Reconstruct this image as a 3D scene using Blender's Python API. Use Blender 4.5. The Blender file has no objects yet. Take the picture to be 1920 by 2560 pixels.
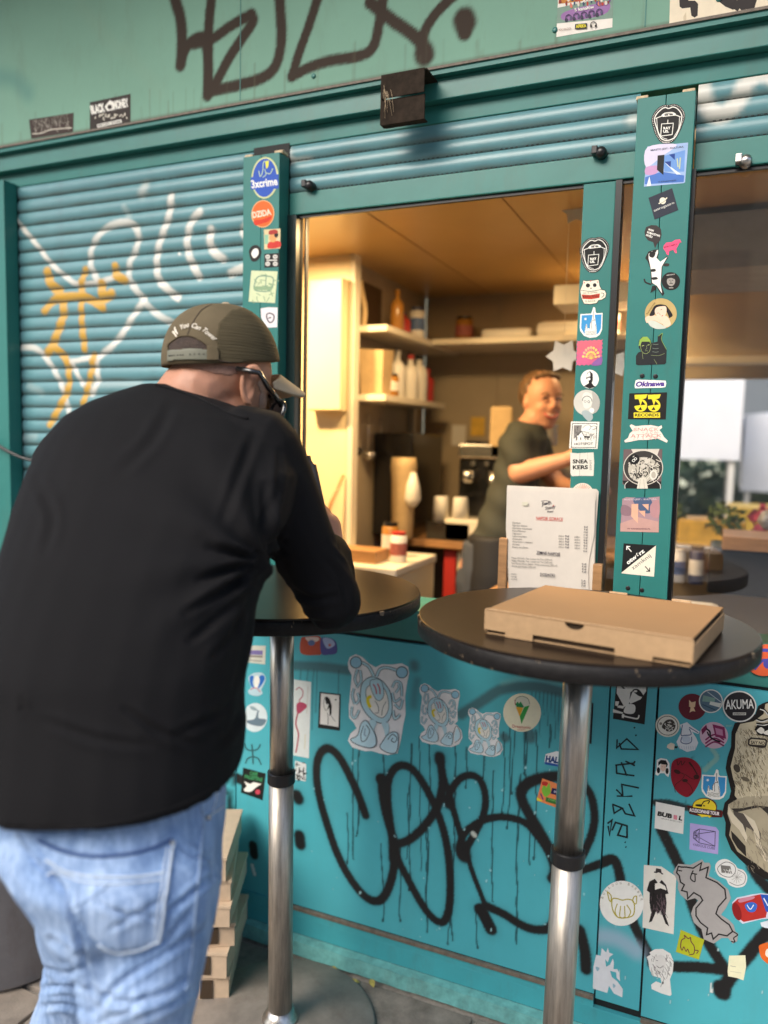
import bpy, bmesh, math, random
import numpy as np
from mathutils import Vector, Matrix
from mathutils.bvhtree import BVHTree
from mathutils.geometry import tessellate_polygon
random.seed(7); RNG = np.random.default_rng(7)
SC = bpy.context.scene
COL = SC.collection

# ------------------------------------------------------------------ camera
H = 1.47                                  # eye height, metres
FPX, CX, CY = 1923.0, 960.0, 1280.0
_V = np.array([-460., 20500., FPX]); _V /= np.linalg.norm(_V)
_F = np.array([-4430., -280., FPX]); _L = _F-(_F@_V)*_V; _L /= np.linalg.norm(_L)
_X = -_L; _Z = -_V; _Y = np.cross(_Z, _X)
R3 = np.stack([_X, _Y, _Z])
def ray(px, py):
    return R3 @ np.array([px-CX, py-CY, FPX])
def on_wall(px, py, Y):
    d = ray(px, py); t = Y/d[1]
    return np.array([d[0]*t, Y, H+d[2]*t])
def at_depth(px, py, dep):
    d = ray(px, py)/FPX*dep
    return np.array([d[0], d[1], H+d[2]])
def depth_of(p):
    return float((R3.T @ (np.asarray(p, float)-np.array([0, 0, H])))[2])
cam_d = bpy.data.cameras.new('camera')
cam = bpy.data.objects.new('camera', cam_d); COL.objects.link(cam)
m = Matrix.Identity(4)
for i in range(3):
    m[i][0] = R3[i, 0]; m[i][1] = -R3[i, 1]; m[i][2] = -R3[i, 2]
m[2][3] = H
cam.matrix_world = m
cam_d.sensor_fit = 'VERTICAL'; cam_d.sensor_height = 36; cam_d.lens = FPX/2560*36
cam_d.clip_start = 0.02; cam_d.clip_end = 500
cam_d.dof.use_dof = True; cam_d.dof.focus_distance = 1.68; cam_d.dof.aperture_fstop = 1.4
SC.camera = cam

# ------------------------------------------------------------------ light
SUN_EL, SUN_AZ = 38, 200                  # azimuth clockwise from +Y; behind the camera, to the left
w = bpy.data.worlds.new('World'); SC.world = w; w.use_nodes = True
nt = w.node_tree; bg = nt.nodes['Background']
sky = nt.nodes.new('ShaderNodeTexSky'); sky.sky_type = 'NISHITA'; sky.sun_disc = False
sky.sun_elevation = math.radians(SUN_EL); sky.sun_rotation = math.radians(SUN_AZ)
sky.dust_density = 3.0; sky.air_density = 1.0
nt.links.new(sky.outputs[0], bg.inputs[0]); bg.inputs[1].default_value = 0.13
sun_d = bpy.data.lights.new('sun', 'SUN'); sun_d.energy = 1.6; sun_d.angle = math.radians(40); sun_d.color = (1, .95, .88)
sun = bpy.data.objects.new('sun', sun_d); COL.objects.link(sun)
el, az = math.radians(SUN_EL), math.radians(SUN_AZ)
sd = Vector((math.sin(az)*math.cos(el), math.cos(az)*math.cos(el), math.sin(el)))
sun.rotation_euler = (-sd).to_track_quat('-Z', 'Y').to_euler()
SC.view_settings.view_transform = 'Standard'; SC.view_settings.look = 'None'
SC.view_settings.exposure = 1.02; SC.view_settings.gamma = 1; SC.view_settings.use_curve_mapping = False
SC.cycles.max_bounces = 8; SC.cycles.transparent_max_bounces = 8
SC.cycles.caustics_reflective = False; SC.cycles.caustics_refractive = False

# ------------------------------------------------------------------ helpers
def lin(c):
    if isinstance(c, str):
        c = c.lstrip('#'); c = [int(c[i:i+2], 16)/255 for i in (0, 2, 4)]
    return [x/12.92 if x <= .04045 else ((x+.055)/1.055)**2.4 for x in c]
MATS = {}
def mat(name, col=(.5, .5, .5), rough=.5, metal=0., noise=0., nscale=20., bump=0., bscale=80., spec=.5, col2=None,
        stretch=(1, 1, 1), emit=None, estr=0., dirt=0., sheen=0., attr=None, coat=0.):
    if name in MATS: return MATS[name]
    mt = bpy.data.materials.new(name); mt.use_nodes = True; MATS[name] = mt
    n = mt.node_tree.nodes; k = mt.node_tree.links; b = n['Principled BSDF']
    b.inputs['Roughness'].default_value = rough; b.inputs['Metallic'].default_value = metal
    b.inputs['Specular IOR Level'].default_value = spec
    b.inputs['Base Color'].default_value = (*col, 1)
    if coat: b.inputs['Coat Weight'].default_value = coat; b.inputs['Coat Roughness'].default_value = .15
    if sheen: b.inputs['Sheen Weight'].default_value = sheen
    tc = n.new('ShaderNodeTexCoord'); mp = n.new('ShaderNodeMapping'); mp.inputs['Scale'].default_value = stretch
    k.new(tc.outputs['Object'], mp.inputs[0])
    last = None
    if noise or col2:
        nz = n.new('ShaderNodeTexNoise'); nz.inputs['Scale'].default_value = nscale; nz.inputs['Detail'].default_value = 7
        nz.inputs['Roughness'].default_value = .65
        k.new(mp.outputs[0], nz.inputs['Vector'])
        rp = n.new('ShaderNodeValToRGB'); k.new(nz.outputs[0], rp.inputs[0])
        rp.color_ramp.elements[0].position = .32; rp.color_ramp.elements[1].position = .68
        c2 = col2 if col2 else [min(1, x*(1+noise)) for x in col]
        c1 = col if col2 else [x*(1-noise) for x in col]
        rp.color_ramp.elements[0].color = (*c1, 1); rp.color_ramp.elements[1].color = (*c2, 1)
        last = rp.outputs[0]
    if dirt:
        nz2 = n.new('ShaderNodeTexNoise'); nz2.inputs['Scale'].default_value = 9; nz2.inputs['Detail'].default_value = 12
        nz2.inputs['Roughness'].default_value = .75
        mp2 = n.new('ShaderNodeMapping'); mp2.inputs['Scale'].default_value = (1, 1, .28)
        k.new(tc.outputs['Object'], mp2.inputs[0]); k.new(mp2.outputs[0], nz2.inputs['Vector'])
        r2 = n.new('ShaderNodeValToRGB'); k.new(nz2.outputs[0], r2.inputs[0])
        r2.color_ramp.elements[0].position = .52; r2.color_ramp.elements[1].position = .75
        r2.color_ramp.elements[0].color = (0, 0, 0, 1); r2.color_ramp.elements[1].color = (dirt, dirt, dirt, 1)
        mx = n.new('ShaderNodeMix'); mx.data_type = 'RGBA'; k.new(r2.outputs[0], mx.inputs[0])
        if last: k.new(last, mx.inputs[6])
        else: mx.inputs[6].default_value = (*col, 1)
        mx.inputs[7].default_value = (col[0]*.5+.05, col[1]*.42+.03, col[2]*.4+.02, 1)
        last = mx.outputs[2]
    if attr:
        at = n.new('ShaderNodeAttribute'); at.attribute_name = 'paint'
        mx = n.new('ShaderNodeMix'); mx.data_type = 'RGBA'; k.new(at.outputs['Alpha'], mx.inputs[0])
        if last: k.new(last, mx.inputs[6])
        else: mx.inputs[6].default_value = (*col, 1)
        k.new(at.outputs['Color'], mx.inputs[7]); last = mx.outputs[2]
    if last: k.new(last, b.inputs['Base Color'])
    if bump:
        nb = n.new('ShaderNodeTexNoise'); nb.inputs['Scale'].default_value = bscale; nb.inputs['Detail'].default_value = 5
        k.new(mp.outputs[0], nb.inputs['Vector'])
        bp = n.new('ShaderNodeBump'); bp.inputs['Strength'].default_value = bump; bp.inputs['Distance'].default_value = .004
        k.new(nb.outputs[0], bp.inputs['Height']); k.new(bp.outputs[0], b.inputs['Normal'])
    if emit: b.inputs['Emission Color'].default_value = (*emit, 1); b.inputs['Emission Strength'].default_value = estr
    return mt
def setp(o, label=None, cat=None, group=None, kind=None):
    if label: o['label'] = label
    if cat: o['category'] = cat
    if group: o['group'] = group
    if kind: o['kind'] = kind
    return o
def empty(name, loc, label=None, cat=None, group=None, kind=None, rz=0):
    o = bpy.data.objects.new(name, None); COL.objects.link(o); o.empty_display_size = .05
    o.location = loc; o.rotation_euler[2] = rz
    return setp(o, label, cat, group, kind)
def link(name, me, parent=None, loc=None, **kw):
    o = bpy.data.objects.new(name, me); COL.objects.link(o)
    if parent is not None: o.parent = parent
    if loc is not None: o.location = loc
    return setp(o, **kw)
def WL(parent, p):                        # world point -> local of an unrotated parent chain
    p = Vector(p)
    q = parent
    while q is not None:
        p = p-q.location; q = q.parent
    return p
class MB:
    def __init__(s): s.v = []; s.f = []; s.mi = []; s.mats = []; s.sm = []
    def m(s, mt):
        if mt not in s.mats: s.mats.append(mt)
        return s.mats.index(mt)
    def add(s, vs, fs, mt, smooth=False):
        b = len(s.v); i = s.m(mt); s.v += [tuple(map(float, v)) for v in vs]
        for f in fs: s.f.append(tuple(b+j for j in f)); s.mi.append(i); s.sm.append(smooth)
    def box(s, lo, hi, mt, rz=0, c=None, bev=0.0):
        x0, y0, z0 = lo; x1, y1, z1 = hi
        if bev > 0:
            bm = bmesh.new(); bmesh.ops.create_cube(bm, size=1)
            for v in bm.verts: v.co = Vector((x0+(v.co.x+.5)*(x1-x0), y0+(v.co.y+.5)*(y1-y0), z0+(v.co.z+.5)*(z1-z0)))
            bmesh.ops.bevel(bm, geom=list(bm.edges), offset=bev, segments=2, affect='EDGES', profile=.6)
            bm.verts.index_update(); vs = [v.co[:] for v in bm.verts]; fs = [[v.index for v in f.verts] for f in bm.faces]; bm.free()
        else:
            vs = [(x, y, z) for z in (z0, z1) for y in (y0, y1) for x in (x0, x1)]
            fs = [(0, 2, 3, 1), (4, 5, 7, 6), (0, 1, 5, 4), (2, 6, 7, 3), (0, 4, 6, 2), (1, 3, 7, 5)]
        if rz:
            cc = c or ((x0+x1)/2, (y0+y1)/2); co, si = math.cos(rz), math.sin(rz)
            vs = [(cc[0]+(v[0]-cc[0])*co-(v[1]-cc[1])*si, cc[1]+(v[0]-cc[0])*si+(v[1]-cc[1])*co, v[2]) for v in vs]
        s.add(vs, fs, mt); return s
    def lathe(s, c, prof, mt, n=32, smooth=True, ax=None):
        vs = []; fs = []
        for r, z in prof:
            for i in range(n):
                a = 2*math.pi*i/n; vs.append((c[0]+r*math.cos(a), c[1]+r*math.sin(a), c[2]+z))
        for j in range(len(prof)-1):
            for i in range(n):
                fs.append((j*n+i, j*n+(i+1) % n, (j+1)*n+(i+1) % n, (j+1)*n+i))
        fs.append(tuple(range(n))[::-1]); fs.append(tuple((len(prof)-1)*n+i for i in range(n)))
        if ax is not None:
            q = Vector((0, 0, 1)).rotation_difference(Vector(ax)); C = Vector(c)
            vs = [tuple(C+q @ (Vector(v)-C)) for v in vs]
        s.add(vs, fs, mt, smooth); return s
    def tube(s, pts, r, mt, n=10, closed=False, smooth=True, flat=1.0, upv=None):
        vs, fs = tube_geo(pts, r, n, closed, flat, upv); s.add(vs, fs, mt, smooth); return s
    def build(s, name, parent=None, world=True, origin=None, **kw):
        v = np.array(s.v)
        if parent is not None and world:
            off = np.array(WL(parent, (0, 0, 0)))       # = -(parent world)
            o3 = np.array(origin) if origin is not None else (v.min(0)+v.max(0))/2
            me = mesh(name, v-o3, s.f); o = link(name, me, parent, tuple(o3+off), **kw)
        else:
            o3 = np.array(origin) if origin is not None else np.array([(v[:, 0].min()+v[:, 0].max())/2, (v[:, 1].min()+v[:, 1].max())/2, v[:, 2].min()])
            me = mesh(name, v-o3, s.f); o = link(name, me, parent, tuple(o3), **kw)
        for mt in s.mats: me.materials.append(mt)
        me.polygons.foreach_set('material_index', s.mi); me.polygons.foreach_set('use_smooth', s.sm)
        return o
def mesh(name, v, f):
    me = bpy.data.meshes.new(name); me.from_pydata([tuple(x) for x in v], [], f); me.update(); return me
def tube_geo(pts, r, n=10, closed=False, flat=1.0, upv=None):
    P = [Vector(p) for p in pts]; N = len(P); vs = []; fs = []
    rr = r if hasattr(r, '__len__') else [r]*N
    up = Vector(upv) if upv is not None else None
    prev = None
    for i in range(N):
        a = P[(i-1) % N] if (closed or i > 0) else P[i]; b = P[(i+1) % N] if (closed or i < N-1) else P[i]
        t = (b-a).normalized()
        if up is not None: u = up-up.dot(t)*t
        elif prev is None:
            u = t.orthogonal()
        else: u = prev-prev.dot(t)*t
        u.normalize(); prev = u; wv = t.cross(u)
        for j in range(n):
            an = 2*math.pi*j/n
            vs.append(tuple(P[i]+u*(math.cos(an)*rr[i]*flat)+wv*(math.sin(an)*rr[i])))
    M = N if closed else N-1
    for i in range(M):
        for j in range(n):
            fs.append((i*n+j, i*n+(j+1) % n, ((i+1) % N)*n+(j+1) % n, ((i+1) % N)*n+j))
    if not closed: fs.append(tuple(range(n))[::-1]); fs.append(tuple((N-1)*n+j for j in range(n)))
    return vs, fs
def box(name, lo, hi, mt, parent=None, bev=0.0, rz=0, **kw):
    return MB().box(lo, hi, mt, rz=rz, bev=bev).build(name, parent, **kw)
def catmull(pts, n=6, closed=False):
    P = np.array(pts, float); N = len(P)
    if N < 3: return P
    out = []
    for i in range(N if closed else N-1):
        p0 = P[(i-1) % N] if (closed or i > 0) else P[i]; p1 = P[i]; p2 = P[(i+1) % N]
        p3 = P[(i+2) % N] if (closed or i+2 < N) else P[(i+1) % N]
        for k in range(n):
            t = k/n
            out.append(.5*((2*p1)+(-p0+p2)*t+(2*p0-5*p1+4*p2-p3)*t*t+(-p0+3*p1-3*p2+p3)*t**3))
    if not closed: out.append(P[-1])
    return np.array(out)

# ------------------------------------------------------------------ spray paint as a vertex attribute on real panels
def crop(c):                              # c=(x0,y0,scale): coordinates read in an enlarged view of the photo
    return lambda p: (c[0]+p[0]/c[2], c[1]+p[1]/c[2])
def stroke(cr, pts, wpx, col, alpha=1., soft=.35, n=5, smooth=True, Y=1.84):
    f = crop(cr); q = catmull(pts, n) if smooth and len(pts) > 2 else np.array(pts, float)
    W = np.array([on_wall(*f(p), Y) for p in q])[:, [0, 2]]
    dm = depth_of(on_wall(*f(pts[0]), Y)); hw = wpx/cr[2]*dm/FPX/2
    return (W, hw, lin(col), alpha, soft)
def apply_paint(xz, strokes):
    N = len(xz); C = np.zeros((N, 4))
    for W, hw, col, alpha, soft in strokes:
        lo = W.min(0)-hw*2; hi = W.max(0)+hw*2
        idx = np.where((xz[:, 0] > lo[0]) & (xz[:, 0] < hi[0]) & (xz[:, 1] > lo[1]) & (xz[:, 1] < hi[1]))[0]
        if not len(idx): continue
        P = xz[idx]; best = np.full(len(idx), 1e9)
        if len(W) == 1: W = np.vstack([W, W+1e-5])
        for a, b in zip(W[:-1], W[1:]):
            ab = b-a; L = ab@ab+1e-12
            t = np.clip(((P-a)@ab)/L, 0, 1); d = np.linalg.norm(P-(a+t[:, None]*ab), axis=1); best = np.minimum(best, d)
        best = best+RNG.normal(size=len(best))*min(hw*.05, .0005); sw = hw*soft
        cov = np.clip((hw+sw-best)/(2*sw), 0, 1); cov = cov*cov*(3-2*cov)*alpha
        a0 = C[idx, 3]; a1 = cov+a0*(1-cov)
        C[idx, :3] = (np.array(col)*cov[:, None]+C[idx, :3]*(a0*(1-cov))[:, None])/np.maximum(a1, 1e-6)[:, None]
        C[idx, 3] = a1
    return C
def set_paint(me, xz, strokes, extra=None):
    C = apply_paint(xz, strokes)
    if extra is not None:
        col, al = extra; a0 = C[:, 3].copy(); a1 = al+a0*(1-al)
        C[:, :3] = (np.array(lin(col))*al[:, None]+C[:, :3]*(a0*(1-al))[:, None])/np.maximum(a1, 1e-6)[:, None]; C[:, 3] = a1
    at = me.color_attributes.new('paint', 'FLOAT_COLOR', 'POINT'); at.data.foreach_set('color', C.ravel())
def painted_panel(name, x0, x1, z0, z1, Y, th, mt, parent, strokes, res=.004, **kw):
    nx = max(2, int((x1-x0)/res)); nz = max(2, int((z1-z0)/res))
    xs = np.linspace(x0, x1, nx+1); zs = np.linspace(z0, z1, nz+1)
    XX, ZZ = np.meshgrid(xs, zs); dent = .0006*np.sin(XX*9+1)*np.sin(ZZ*7)
    v = np.stack([XX.ravel(), (Y-dent*0).ravel()+np.zeros(XX.size), ZZ.ravel()], 1)
    i = np.arange(nz)[:, None]*(nx+1)+np.arange(nx)[None]; i = i.ravel()
    f = np.stack([i, i+1, i+nx+2, i+nx+1], 1).tolist()
    b = len(v); xc = np.array([[x0, Y, z0], [x1, Y, z0], [x1, Y, z1], [x0, Y, z1], [x0, Y+th, z0], [x1, Y+th, z0], [x1, Y+th, z1], [x0, Y+th, z1]])
    v2 = np.vstack([v, xc]); f += [[b+0, b+4, b+5, b+1], [b+1, b+5, b+6, b+2], [b+2, b+6, b+7, b+3], [b+3, b+7, b+4, b+0], [b+5, b+4, b+7, b+6]]
    o3 = np.array([(x0+x1)/2, Y, (z0+z1)/2])
    me = mesh(name, v2-o3, f); me.materials.append(mt)
    set_paint(me, v2[:, [0, 2]], strokes)
    return link(name, me, parent, WL(parent, o3) if parent is not None else tuple(o3), **kw)
# ------------------------------------------------------------------ crops of the photo used for reading coordinates
T1 = (0, 0, 1.728); T2 = (960, 0, 1.728); T7 = (0, 1920, 1.728); T8 = (960, 1920, 1.728); T5 = (0, 1280, 1.728)
CA = (600, 340, 4.256); CB = (1560, 180, 4.255); CC = (1540, 700, 5.265); CD = (1520, 1080, 5.265); CE = (1400, 560, 5.531)
CF = (1400, 940, 6.914); CG = (1230, 1190, 5.53); CHh = (600, 1580, 4.422); CI = (720, 1580, 4.608); CJ = (1040, 1680, 4.608)
CK = (1500, 1680, 3.95); CL = (1600, 2000, 5.184); CM = (1460, 2140, 3.607); CN = (740, 1840, 2.074); CO = (1640, 1740, 4.425)
CQ = (1380, 0, 3.072); CS = (0, 440, 2.592)
YF = 1.84                                  # facade plane
# ------------------------------------------------------------------ materials of the kiosk
m_fasc = mat('fascia_paint', (.20, .38, .29), .62, spec=.2, noise=.06, nscale=3, bump=.05, bscale=14, dirt=.35, attr=True)
m_teal = mat('teal_paint', (.028, .185, .165), .42, spec=.35, noise=.08, nscale=5, bump=.06, bscale=30, dirt=.45)
m_teal_p = mat('teal_panel_paint', (.075, .42, .485), .38, noise=.06, nscale=4, bump=.05, bscale=9, dirt=.2, attr=True)
m_plinth = mat('plinth_paint', (.14, .40, .38), .6, noise=.25, nscale=40, bump=.5, bscale=60, dirt=.8)
m_base = mat('base_paint', (.06, .38, .43), .42, noise=.08, nscale=8, bump=.1, bscale=30, dirt=.6)
m_shut = mat('shutter_paint', (.115, .275, .305), .33, noise=.08, nscale=6, bump=.04, bscale=60, dirt=.25, attr=True)
m_rail = mat('rail_paint', (.035, .19, .165), .4, noise=.08, nscale=8, bump=.05, bscale=30, dirt=.4)
m_gap = mat('dark_gap', (.008, .01, .01), .7)
m_black = mat('black_plastic', (.012, .012, .013), .35)
m_darkgreen = mat('dark_frame', (.008, .022, .022), .3)
m_molding = mat('aged_molding', (.16, .13, .10), .6, noise=.3, nscale=60)
m_wood_raw = mat('chipped_wood', (.62, .47, .30), .7, noise=.2, nscale=60)
m_ceil = mat('ceiling_laminate', (.58, .38, .15), .3, noise=.05, nscale=4)
m_cream = mat('cream_laminate', (.82, .68, .43), .35, noise=.03, nscale=6)
m_backw = mat('beige_wall', (.40, .325, .225), .55, noise=.06, nscale=5)
m_wshelf = mat('shelf_white', (.72, .66, .54), .4)
m_brownw = mat('brown_wood', (.36, .19, .08), .45, noise=.3, nscale=9, stretch=(1, 8, 8))
m_steel = mat('brushed_steel', (.56, .53, .49), .30, 1.0, noise=.22, nscale=24, bump=.06, bscale=60, stretch=(8, 8, .6))
m_steelw = mat('worn_steel', (.47, .43, .375), .44, .9, noise=.3, nscale=18, bump=.10, bscale=50, stretch=(6, 6, .5), dirt=.4)

kiosk = empty('kiosk', (-.6, YF, 0), 'teal painted kiosk with roller shutters, sticker covered posts and an open serving window', 'kiosk')
K = kiosk
BROWN = '#33271d'; BLK = '#1c1c1d'; WHT = '#d9d6cc'; GOLD = '#c99a2e'; GRY = '#44565a'
# fascia -----------------------------------------------------------------
YFA = 1.825
fs = []
def F(cr, pts, w, col=BROWN, a=1, s=.28, Y=YFA, **k): fs.append(stroke(cr, pts, w*1.08, col, a, s, Y=Y, **k))
F(T1, [(750, -60), (757, 0), (780, 80), (786, 180), (780, 280)], 52)
F(T1, [(780, 280), (800, 215), (840, 170), (880, 165), (893, 210), (900, 300), (895, 410)], 46)
F(T1, [(922, -60), (913, 0), (903, 100), (900, 200), (898, 410)], 48)
F(T1, [(840, 190), (920, 165), (1000, 110), (1085, 62)], 44)
F(T1, [(1085, 68), (1092, 95), (1050, 160), (990, 250), (925, 375)], 48)
F(T1, [(905, 395), (1020, 370), (1130, 338), (1190, 285), (1215, 180), (1212, 60), (1205, -60)], 46)
F(T1, [(1390, -60), (1370, 0), (1335, 110), (1295, 220), (1260, 330)], 44)
F(T1, [(1262, 330), (1340, 290), (1430, 262), (1560, 240), (1615, 195), (1640, 90), (1655, 0), (1665, -50)], 44)
F(T2, [(-60, 10), (0, 60), (60, 105), (125, 150), (160, 190), (175, 245)], 50)
F(T2, [(320, -30), (280, 0), (215, 70), (172, 150), (170, 245)], 46)
F(T2, [(172, 225), (176, 240)], 84)
F(T2, [(345, 82), (352, 100)], 92); F(T2, [(350, 130), (350, 142)], 62)
F(T1, [(-20, 330), (60, 345), (120, 400)], 60, '#1b6d70', .35, 1.2)
for y, a in ((20, .12), (210, .1)):
    F(T1, [(330+y, y), (480+y, 190+y)], 50, '#8ea58d', a, 1.3)
for i in range(60):
    x = RNG.uniform(-2.4, .3); z = 2.372; F((0, 0, 1), [(0, 0)], 1); fs.pop(); h_ = RNG.uniform(.01, .09); fs.append((np.array([[x, z], [x+RNG.uniform(-.002, .002), z+h_]]), RNG.uniform(.001, .004), lin('#5d5a44'), RNG.uniform(.1, .35), 1.2))
fs.append((np.array([[-2.9, 2.3675], [.5, 2.3675]]), .005, lin('#4b3f2d'), .6, 1.2))
painted_panel('fascia_board', -2.9, .5, 2.366, 3.31, YFA, .05, m_fasc, K, fs, res=.0055)
box('roof_overhang', (-3.2, .75, 3.32), (1.8, 1.90, 3.40), m_backw, K)
for x in (-1.245, -.205):   # vertical joints of the fascia sheets, a hair proud
    box('joint_cover', (x-.0012, YFA-.0012, 2.372), (x+.0012, YFA-.0004, 2.94), m_teal, K)
box('fascia_return', (-2.9, YFA+.0005, 2.350), (.5, 1.92, 2.3655), m_teal, K)
mb = MB(); mb.box((-2.9, YFA-.004, 2.3615), (.5, YFA-.0006, 2.3675), m_molding); mb.build('drip_edge', K)
box('header_beam', (-2.9, 1.845, 2.300), (.5, 1.93, 2.3495), m_rail, K, bev=.002)
box('shutter_box', (-2.9, 1.872, 2.2560), (.5, 1.95, 2.2995), m_teal, K, bev=.002)
box('shutter_box_back', (-2.9, 1.951, 2.2), (.5, 2.2, 2.3), m_gap, K)
for x in (-.40, -1.02, -.06): 
    MB().lathe((x, YFA-.0005, 2.40), [(.006, 0), (.006, .002), (.003, .003)], m_rail, n=12, ax=(0, -1, 0)).build('rivet', K)

# roller shutters ---------------------------------------------------------
def slat_mesh(x0, x1, ztop, Y, pitch, strokes, resx):
    prof = []
    n = 9
    for i in range(n+1):
        t = i/n
        out = .0047*math.sin(math.pi*min(1, t*1.05))**.8 if t < .95 else 0
        prof.append((-t*pitch*.93, -out))
    prof.append((-pitch*.93-.0008, .003)); prof.append((-pitch, .003))
    nx = max(2, int((x1-x0)/resx)); xs = np.linspace(x0, x1, nx+1)
    v = []; 
    for dz, dy in prof:
        for x in xs: v.append((x, Y+dy, ztop+dz))
    v = np.array(v); M = len(prof)
    i = (np.arange(M-1)[:, None]*(nx+1)+np.arange(nx)[None]).ravel()
    f = np.stack([i, i+nx+1, i+nx+2, i+1], 1).tolist()
    o3 = np.array([(x0+x1)/2, Y, ztop-pitch/2])
    me = mesh('slat', v-o3, f); me.materials.append(m_shut)
    me.polygons.foreach_set('use_smooth', [True]*len(f))
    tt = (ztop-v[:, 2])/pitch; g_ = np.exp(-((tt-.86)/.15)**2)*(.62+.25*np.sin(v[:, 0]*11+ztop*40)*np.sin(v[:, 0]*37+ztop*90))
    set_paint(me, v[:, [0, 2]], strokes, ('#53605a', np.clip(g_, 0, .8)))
    return me, o3
def shutter(name, x0, x1, z0, z1, strokes, resx, rail=True, Y=1.875):
    sh = empty(name, WL(K, ((x0+x1)/2, Y, z0))); sh.parent = K
    z = z1; pitch = .0415
    while z-pitch > z0-.001:
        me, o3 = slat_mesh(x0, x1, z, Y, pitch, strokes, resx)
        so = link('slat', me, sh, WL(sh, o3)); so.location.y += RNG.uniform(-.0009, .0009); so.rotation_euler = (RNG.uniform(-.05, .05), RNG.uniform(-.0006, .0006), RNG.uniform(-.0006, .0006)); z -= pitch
    # punched slots along the slat joints
    mb = MB(); zz = z1-pitch; i = 0
    while zz > z0:
        if i < 14:
            x = x0+.02+.013*(i % 3)
            while x < x1-.02:
                if RNG.random() < .93: mb.add([(x, Y-.0006, zz+.0020), (x+.006, Y-.0006, zz+.0020), (x+.006, Y-.0006, zz+.0042), (x, Y-.0006, zz+.0042)], [(0, 1, 2, 3)], m_gap)
                x += .0125
        zz -= pitch; i += 1
    mb.build('punched_slots', sh, kind='stuff')
    if rail:
        box('bottom_rail', (x0, Y-.006, z0-.058), (x1, Y+.02, z0), m_rail, sh, bev=.003)
        box('rubber_seal', (x0, Y+.002, z0-.066), (x1, Y+.012, z0-.0585), m_black, sh)
    return sh
ws = []
def Wf(pts, w=44, col=WHT, a=.92, s=.45, Y=1.868): ws.append(stroke(CS, pts, w, col, a, s, Y=Y))
Wf([(-10, 225), (60, 240), (130, 320), (230, 440), (330, 570), (420, 650), (500, 700), (620, 690), (720, 660)], 34)
Wf([(20, 200), (35, 290)], 40)
Wf([(640, 700), (590, 600), (580, 520), (610, 420), (680, 340), (780, 300), (860, 315), (893, 380), (875, 480), (835, 560), (832, 660), (880, 740), (930, 800)], 46, a=.8)
Wf([(1105, 130), (1092, 250), (1050, 370), (1018, 480), (1010, 600), (1030, 680), (1080, 730), (1150, 790)], 52)
Wf([(1290, 230), (1235, 300), (1208, 420), (1225, 530), (1285, 650)], 54)
Wf([(1362, 345), (1358, 440), (1390, 500), (1440, 535)], 56)
Wf([(1610, 290), (1570, 350), (1610, 420)], 50); Wf([(1490, 630), (1600, 580)], 56)
Wf([(1150, 500), (1160, 505)], 20)
Wf([(930, 805), (850, 920), (790, 1020), (720, 1100), (650, 1160), (620, 1220), (628, 1320), (590, 1410)], 46)
Wf([(930, 815), (1020, 900), (1150, 965), (1280, 1000)], 44, a=.75)
Wf([(60, 1115), (200, 1110), (270, 1150), (330, 1230), (390, 1350), (430, 1480), (455, 1570)], 40, a=.85)
Wf([(440, 1205), (520, 1190), (600, 1170)], 34); Wf([(470, 1230), (530, 1350)], 34)
Wf([(935, 60), (915, 110)], 60, a=.5, s=.9); Wf([(800, 200), (830, 260)], 40, a=.25, s=.9)
for (a, b) in (((60, 1700), (220, 1690)), ((640, 1350), (900, 1350)), ((180, 1360), (260, 1400))): Wf([a, b], 44, a=.22, s=1.)
def Gd(pts, w=62): Wf(pts, w, GOLD, .95, .22)
Gd([(300, 620), (325, 700), (380, 745)], 70); Gd([(548, 610), (520, 700), (528, 760)], 56); Gd([(285, 875), (350, 800), (440, 780), (560, 790), (665, 855)], 56)
Gd([(395, 800), (410, 880), (380, 980), (345, 1070), (305, 1140)], 66); Gd([(522, 820), (525, 950), (542, 1120)], 56)
Gd([(360, 1120), (420, 1180), (440, 1280), (436, 1380), (400, 1460), (320, 1610)], 54); Gd([(602, 1160), (588, 1260), (560, 1380), (530, 1490)], 52)
Gd([(740, 585), (748, 640), (800, 672)], 62); Gd([(650, 700), (665, 790), (715, 762)], 70)
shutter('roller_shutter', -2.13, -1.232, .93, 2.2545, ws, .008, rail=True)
ws2 = [stroke(T2, [(1075, 515), (1115, 505)], 50, WHT, .55, .8, Y=1.868),
       stroke(T1, [(1235, 610), (1245, 700)], 26, WHT, .7, .8, Y=1.868), stroke(T1, [(1240, 690), (1330, 680)], 18, WHT, .6, .7, Y=1.868)]
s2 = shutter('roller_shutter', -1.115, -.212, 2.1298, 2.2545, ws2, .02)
ws3 = [stroke(T2, [(1370, 380), (1385, 440), (1420, 485), (1470, 490), (1530, 430), (1570, 350), (1640, 305), (1690, 330)], 74, WHT, .9, .5, Y=1.868)]
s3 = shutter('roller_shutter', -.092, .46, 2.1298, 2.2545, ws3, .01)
def lock(px, py, mt, par, silver=False):
    p = on_wall(px, py, 1.862); mb = MB()
    mb.box((p[0]-.017, 1.845, p[2]-.004), (p[0]-.004, 1.868, p[2]+.014), mt, bev=.002)
    mb.lathe((p[0]+.003, 1.868, p[2]), [(.013, 0), (.013, .016), (.009, .022), (.003, .024)], mt, n=16, ax=(0, -1, 0))
    mb.build('lock', par)
lock(774, 466, m_black, s2); lock(1500, 384, m_black, s2)
lock(1860, 405, m_steel, s3)

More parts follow.
